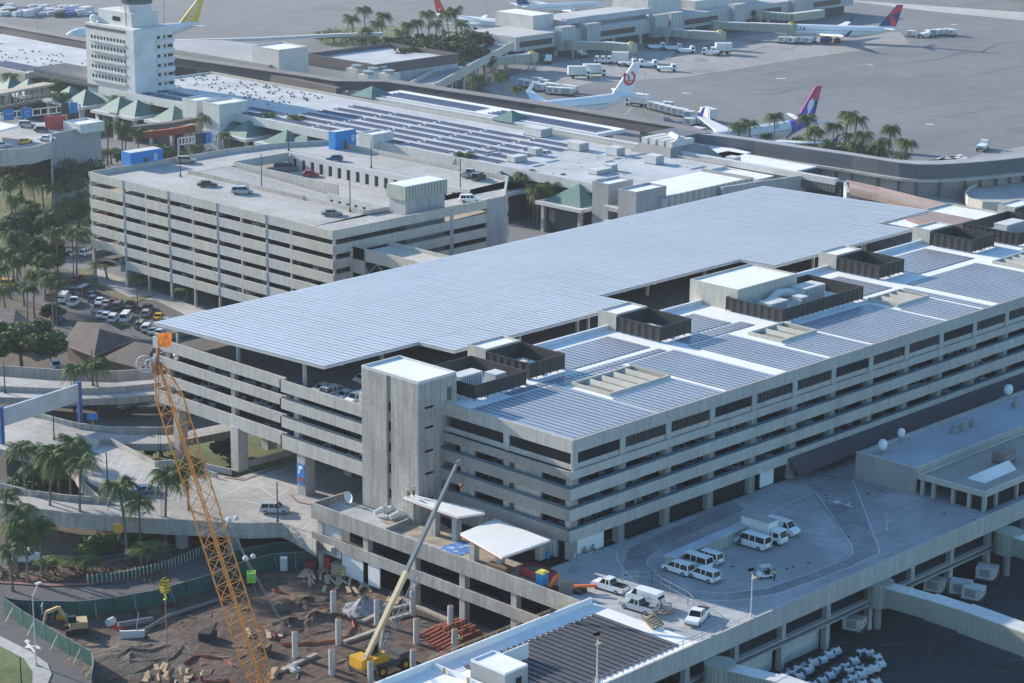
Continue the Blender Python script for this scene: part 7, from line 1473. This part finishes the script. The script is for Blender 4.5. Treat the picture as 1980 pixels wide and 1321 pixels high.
def signbox(px, py, z, w, h, lab, m_=blue, rz=-.77, txt=None, post=True):
    x, y = G(px, py, z); t = thing('road_sign', lab, 'sign', (x, y, z-2), 0); m = MB(); 
    d = Vector((math.cos(rz), math.sin(rz), 0)); m.beam(-d*w/2+Vector((0, 0, 2)), d*w/2+Vector((0, 0, 2)), .15, h); part('board', m, m_, t, world=False)
    if post: m = MB(); m.cyl(0, 0, 0, 2, .08, 6); part('post', m, steel, t, world=False)
    if txt:
        nrm = Vector((math.sin(rz), -math.cos(rz), 0)); 
        for i, s_ in enumerate(txt): text(s_, h*.28, white if m_ is not yellow else black, t, tuple(nrm*.12+Vector((0, 0, 2+h*.22-i*h*.34))), (math.pi/2, 0, rz), 'sign_text', .01)
    return t
signbox(179, 806, 6.2, 1.9, 1.1, 'small blue sign at the kerb of the inner ramp'); signbox(228, 1022, 5.2, 1.3, 1.6, 'yellow warning sign under the front viaduct', yellow)
# overhead sign bridge seen from behind (pale beam on blue posts)
p0 = (-20.0, 118.0); p1 = (-1.1, 121.0); zt = Zat(742, *p1); zb = Zat(775, *p1)
q0 = G(2, 808, (zt+zb)/2)
t = thing('overhead_gantry', 'pale overhead gantry beam with blue legs spanning the ramp', 'gantry', (p1[0], p1[1], ZR)); m = MB(); m.wall([p1, q0, (q0[0]-4.5*(p1[0]-q0[0])/10, q0[1]-4.5*(p1[1]-q0[1])/10)], zb, zt, .5); part('beam', m, M('gantry_pale', (.50, .53, .56), .5), t)
for p in (p1, q0): m = MB(); m.box(p[0]-.35, p[1]-.35, ZR-2, p[0]+.35, p[1]+.35, zt+.4); part('leg', m, M('gantry_blue', (.03, .12, .36), .5), t)
def truss(px0, px1, z, lab, signs):
    a, c = Vector((*G(*px0, z), z)), Vector((*G(*px1, z), z)); t = thing('sign_gantry', lab, 'sign gantry', (a.x, a.y, 0)); m = MB(); n_ = 12
    for i in range(n_): p, q_ = a.lerp(c, i/n_), a.lerp(c, (i+1)/n_); m.beam(p, q_, .3, .3); m.beam(p-Vector((0, 0, 1.9)), q_-Vector((0, 0, 1.9)), .3, .3); m.beam(p, p-Vector((0, 0, 1.9)), .25, .25)
    m.beam(c, c-Vector((0, 0, 1.9)), .3, .3); part('truss', m, offw, t)
    for p in (a, c): m = MB(); m.beam((p.x, p.y, 0), (p.x, p.y, z), .5, .5); part('leg', m, steel, t)
    for u, w, m_, tx_ in signs:
        p = a.lerp(c, u); d = (c-a).normalized(); q_ = MB(); q_.beam(p-d*w/2+Vector((.2, -.35, -.8)), p+d*w/2+Vector((.2, -.35, -.8)), .2, 3.2); o = part('sign_board', q_, m_, t)
        rz_ = math.atan2(d.y, d.x)
        for k, s_ in enumerate(tx_):
            tt = text(s_, .95, white, t, tuple(p+Vector((.25+math.sin(rz_)*.25, -.35-math.cos(rz_)*.3, -.3-k*1.05))-Vector(t.location)), (math.pi/2, 0, rz_), 'sign_text', .01)
truss((-30, 222), (154, 202), 15, 'white truss gantry with three blue direction signs at the upper left', [(.235, 3.4, blue, ['Gates']), (.42, 3.6, blue, ['Lot 7', 'Exit']), (.83, 2.6, M('sign_back', (.05, .06, .07)), []), (.92, 2.6, blue, ['7'])])
truss((345, 268), (422, 258), 12, 'white truss gantry with a dark and blue sign behind the garage', [(.52, 3.6, M('sign_back', (.05, .06, .07)), []), (.68, 3.0, blue, ['7'])])
m = MB(); m.wall(P2([(262, 250), (330, 243), (392, 232)], 9), 6.0, 8.0, 1.5); solo('orange_footbridge', m, orng, 'footbridge wrapped in orange netting behind the garage', 'footbridge')
m = MB(); m.wall(P2([(250, 243), (330, 235), (398, 222)], 10.5), 9, 10.3, 3); solo('brown_footbridge_roof', m, M('walkway_brown', (.125, .105, .105)), 'dark brown roof over the orange netted footbridge', 'footbridge roof')
# neighbouring garage at the left edge and its tan truss bridge
A1, A2, A3 = G(98, 262, 20), G(192, 242, 20), G(188, 228, 20)
ng = thing('left_garage', 'grey parking deck at the left edge with a blank ribbed wall', 'building', (A1[0], A1[1], 0))
m = MB(); m.prism([A1, A2, A3, G(-60, 236, 20), G(-60, 295, 20), G(60, 286, 20), G(98, 276, 20)], 18.8, 19.2); part('roof_deck', m, deckm, ng)
m = MB(); m.wall([G(98, 276, 20), A1, A2, A3], 0, 20.4, .5); part('blank_wall', m, M('blank_blue_grey', (.36, .37, .37), .85, .06, .1, .1, stripe=(0, 1.1, .15)), ng); m = MB(); m.wall([G(-60, 297, 20), G(60, 288, 20), G(98, 277, 20)], 16, 20.4, .4); part('front_parapet', m, conc, ng)
carpx('suv', 'silver', 52, 240, 19.2, -35, 'silver suv on the left garage roof by the blue signs'); carpx('hatch', 'black', 80, 249, 19.2, -35, 'black hatchback beside the red wall panel on the left garage roof'); carpx('sedan', 'yellow', 48, 272, 19.2, 20, 'yellow taxi on the left garage roof'); carpx('sedan', 'white', 91, 266, 19.2, -40, 'white sedan by the blank wall of the left garage'); carpx('sedan', 'silver', 4, 279, 19.2, -35, 'silver car at the far left of the left garage roof')
x, y = G(108, 250, 20); machine('red_screen', 'red wall panel on the left garage roof', 'screen', 108, 250, 19.2, [('panel', redm, [('b', -2.6, -.2, 0, 2.6, .2, 3.4)])], -.6, 1.1); block('roof_shelter', 'white open box shelter on the left garage roof', 'shelter', *(lambda a: (a[0], a[1]-8, a[0]+8, a[1]))(G(122, 236, 21.5)), 19.2, 21.3, offw)
b = MB(); P = P2([(-40, 262), (0, 252), (35, 243), (0, 236), (-40, 232)], 23); b.prism(P, 22.4, 23); solo('white_shade_roof', b, roofw, 'white shade roof at the far left on the left garage', 'roof')
t = thing('truss_footbridge', 'tan roofed truss footbridge at the upper left edge', 'footbridge', G(0, 178, 12)+(0,)); P = P2([(-40, 186), (0, 178), (95, 160)], 12.5); m = MB(); m.wall(P, 11.8, 12.5, 5); part('roof', m, M('tan_roof', (.45, .38, .30)), t); m = MB()
for i in range(14):
    a = Vector((P[0][0]+(P[2][0]-P[0][0])*i/14, P[0][1]+(P[2][1]-P[0][1])*i/14, 0)); c = Vector((P[0][0]+(P[2][0]-P[0][0])*(i+1)/14, P[0][1]+(P[2][1]-P[0][1])*(i+1)/14, 0)); m.beam(a+Vector((0, 0, 7.6)), c+Vector((0, 0, 7.6)), .4, .4); m.beam(a+Vector((0, 0, 7.6 if i % 2 else 11.8)), c+Vector((0, 0, 11.8 if i % 2 else 7.6)), .3, .3); m.beam(a+Vector((0, 0, 7.6)), a+Vector((0, 0, 11.8)), .3, .3)
part('truss', m, M('truss_grey', (.25, .25, .24)), t); m = MB(); m.wall(P, 6.8, 7.5, 4); part('floor', m, M('terminal_dark', (.06, .065, .07)), t)
# brown shingled buildings and small things by the inner ramp
def hip(pxs, ze, ridge, zr, lab, wallz=0):
    P = [Vector((*G(a, b_, ze), ze)) for a, b_ in pxs]; Q = [Vector((*G(a, b_, zr), zr)) for a, b_ in ridge]; t = thing('shingled_building', lab, 'building', (P[0].x, P[0].y, 0)); m = MB()
    m.add(P+Q, [(0, 1, 4), (1, 2, 5, 4), (2, 3, 5), (3, 0, 4, 5), (3, 2, 1, 0)]); part('roof', m, brownr, t)
    c = sum(P, Vector())/4; m = MB(); m.prism([((p.x-c.x)*.86+c.x, (p.y-c.y)*.86+c.y) for p in P], 0, ze-.1); part('wall', m, M('brown_wall', (.17, .11, .08), .85), t); m = MB(); m.wall([(p.x, p.y) for p in P], ze-.25, ze+.02, .2, close=True); part('gutter', m, M('gutter_pink', (.30, .22, .19)), t)
hip([(120, 665), (182, 688), (262, 655), (205, 625)], 3.6, [(150, 622), (192, 636)], 7.2, 'brown shingled hip-roofed building behind the inner ramp')
hip([(198, 692), (272, 712), (340, 690), (262, 672)], 3.4, [(262, 660), (300, 668)], 6.4, 'second brown shingled roof next to the canopied garage corner')
hip([(-40, 612), (30, 618), (80, 640), (20, 660)], 3.0, [(-10, 592), (30, 598)], 6.0, 'third brown shingled roof partly hidden by the big tree')
for i, (px, py) in enumerate(((240, 786), (300, 790))): pass
def person(px, py, z, pose, deg, shirt, lab, hat=white, group=None):
    x, y = G(px, py, z); t = bpy.data.objects.new('person', None); COL.objects.link(t); t.location = (x, y, z); t.rotation_euler = (0, 0, math.radians(deg)); setp(t, lab, 'person', group)
    J = {'stand': dict(h=(0, 0, .95), n=(0, 0, 1.45), hd=(.03, 0, 1.60), e=[(.08, .25, 1.15), (.08, -.25, 1.15)], w=[(.28, .22, 1.0), (.2, -.24, .95)], k=[(.04, .11, .5), (-.02, -.12, .5)], f=[(0, .12, .06), (-.08, -.13, .06)]),
         'bend': dict(h=(-.1, 0, .9), n=(.35, 0, 1.20), hd=(.50, 0, 1.27), e=[(.45, .22, .95), (.45, -.22, .95)], w=[(.6, .15, .7), (.6, -.15, .7)], k=[(.08, .12, .5), (.05, -.12, .5)], f=[(-.08, .13, .06), (-.05, -.15, .06)]),
         'sit': dict(h=(-.05, 0, .48), n=(.05, 0, 1.0), hd=(.1, 0, 1.16), e=[(.15, .25, .75), (.15, -.25, .75)], w=[(.4, .15, .6), (.4, -.15, .6)], k=[(.42, .12, .5), (.42, -.12, .5)], f=[(.45, .13, .06), (.5, -.13, .06)]),
         'walk': dict(h=(0, 0, .93), n=(.04, 0, 1.44), hd=(.07, 0, 1.60), e=[(-.12, .24, 1.15), (.16, -.24, 1.15)], w=[(-.2, .24, .92), (.34, -.2, 1.0)], k=[(.16, .1, .52), (-.06, -.1, .5)], f=[(.25, .1, .06), (-.32, -.1, .12)])}[pose]
    V = [J['h'], tuple((Vector(J['h'])+Vector(J['n']))/2), J['n'], J['hd']]; R_ = [.15, .16, .10, .10]; E_ = [(0, 1), (1, 2), (2, 3)]
    for s in (0, 1):
        sg = 1 if s == 0 else -1; sh = Vector(J['n'])+Vector((0, sg*.19, -.06)); b_ = len(V); V += [tuple(sh), J['e'][s], J['w'][s], tuple(Vector(J['w'][s])+Vector((.09, 0, -.05)))]; R_ += [.075, .055, .042, .035]; E_ += [(2, b_), (b_, b_+1), (b_+1, b_+2), (b_+2, b_+3)]
        b_ = len(V); hp = Vector(J['h'])+Vector((0, sg*.10, -.06)); V += [tuple(hp), J['k'][s], J['f'][s], tuple(Vector(J['f'][s])+Vector((.2, 0, -.02)))]; R_ += [.105, .075, .055, .045]; E_ += [(0, b_), (b_, b_+1), (b_+1, b_+2), (b_+2, b_+3)]
    def grow(idx_keep, name, mat_, grow_=0.0):
        ids = sorted(idx_keep); mp_ = {v: i for i, v in enumerate(ids)}; me = bpy.data.meshes.new(name+'_src'); me.from_pydata([V[i] for i in ids], [(mp_[a], mp_[c]) for a, c in E_ if a in mp_ and c in mp_], [])
        o = bpy.data.objects.new(name+'_src', me); COL.objects.link(o); md = o.modifiers.new('s', 'SKIN'); me.skin_vertices[0].data[0].use_root = True
        for i, v in enumerate(ids): me.skin_vertices[0].data[i].radius = (R_[v]+grow_, (R_[v]+grow_)*(.75 if v < 2 else 1))
        sb = o.modifiers.new('u', 'SUBSURF'); sb.levels = 1; sb.render_levels = 1
        dg = bpy.context.evaluated_depsgraph_get(); m2 = bpy.data.meshes.new_from_object(o.evaluated_get(dg)); m2.name = name; bpy.data.objects.remove(o); m2.materials.clear(); m2.materials.append(mat_); p = bpy.data.objects.new(name, m2); COL.objects.link(p); p.parent = t; return p
    grow(range(len(V)), 'body', skin)
    grow([0, 1, 2, 4, 5, 12, 13], 'shirt', shirt, .022); grow([0, 8, 9, 10, 16, 17, 18], 'trousers', jeans, .02)
    hd = Vector(J['hd']); m = MB(); m.sphere((hd.x, hd.y, hd.z+.04), .11, 0, 10, 7, 1, .85, 1.15); m.box(hd.x+.09, -.015, hd.z, hd.x+.13, .015, hd.z+.05); part('head', m, skin, t, world=False)
    m = MB(); m.sphere((hd.x-.01, hd.y, hd.z+.10), .135, 0, 10, 6, 1.05, .95, .7); part('hard_hat' if hat is not hairm else 'hair', m, hat, t, world=False)
    for s in (0, 1): 
        w_ = Vector(J['w'][s]); m = MB(); [m.beam(w_+Vector((.07, (k-1.5)*.022, -.04)), w_+Vector((.155-.012*abs(k-1.5), (k-1.5)*.024, -.085)), .016, .016) for k in range(4)]; m.beam(w_+Vector((.06, .04 if s else -.04, -.03)), w_+Vector((.11, .06 if s else -.06, -.05)), .018, .018); part('hand', m, skin, t, world=False)
bl = M('blue_shirt', (.03, .09, .22), .8); tq = M('teal_shirt', (.02, .28, .32), .8); br = M('brown_shirt', (.28, .17, .10), .8)
for a in [(790, 962, 14.2, 'bend', 200, hivis, 'worker in a lime vest bending on the long white canopy roof'), (800, 960, 14.2, 'stand', 200, offw, 'worker in a pale shirt standing on the long white canopy roof'), (818, 1010, DZ, 'stand', 180, hivis, 'worker in a lime vest under the long white canopy'), (905, 1010, DZ, 'stand', 120, hivis, 'worker in a lime vest at the right end of the long canopy'), (920, 1006, DZ, 'stand', 60, hivis, 'second worker in a lime vest at the right end of the long canopy'), (935, 1008, DZ, 'bend', 160, orange, 'worker in an orange vest at the right end of the long canopy'),
          (1027, 1075, DZ, 'stand', 200, offw, 'worker in a pale shirt in the shade of the square canopy'), (1036, 1077, DZ, 'stand', 150, orange, 'worker in an orange vest beside the canopy column'), (893, 1248, 0, 'bend', 90, hivis, 'worker in a lime vest beside the red formwork'), (664, 1125, 0, 'stand', 220, hivis, 'worker in a lime vest beside the red lift machine'), (390, 1318, 0, 'bend', 30, hivis, 'worker in a lime vest at the bottom of the pit')]:
    person(*a)
for a in [(1130, 1073, DZ, 'sit', -90, br, 'person in a brown shirt sitting against the white boarded wall'), (1146, 1068, DZ, 'sit', -90, tq, 'person in a teal shirt sitting against the white boarded wall'), (1374, 1060, DZ, 'walk', -60, bl, 'person in dark blue walking beside the low walkway box'), (1416, 1046, DZ, 'stand', 0, bl, 'person in dark blue standing behind the passenger van'), (1430, 1056, DZ, 'stand', 120, bl, 'person in a blue shirt at the passenger van door'), (1497, 1122, DZ, 'stand', 180, hivis, 'person in a lime vest beside the golf cart')]:
    person(*a, hat=hairm)
b = MB(); p = G(1138, 1075, DZ); b.box(p[0]-2.2, p[1]+.1, DZ, p[0]+2.2, p[1]+.6, DZ+.42); solo('bench', b, M('bench_grey', (.3, .31, .32)), 'low grey bench under the two seated people', 'bench')

# ------------------------------------------------------------------ sea air between the camera and the far apron
hz_ = MB(); hz_.box(-420, -420, -1.2, 1300, 1300, 140)
hm = bpy.data.materials.new('haze_air'); hm.use_nodes = True; hn = hm.node_tree.nodes; hn.remove(hn['Principled BSDF']); pv = hn.new('ShaderNodeVolumePrincipled')
pv.inputs['Color'].default_value = (.80, .88, 1, 1); pv.inputs['Density'].default_value = .00007; pv.inputs['Anisotropy'].default_value = .3
hm.node_tree.links.new(pv.outputs[0], hn['Material Output'].inputs['Volume'])
ho = bpy.data.objects.new('haze', hz_.mesh('haze', hm)); COL.objects.link(ho); ho['kind'] = 'stuff'
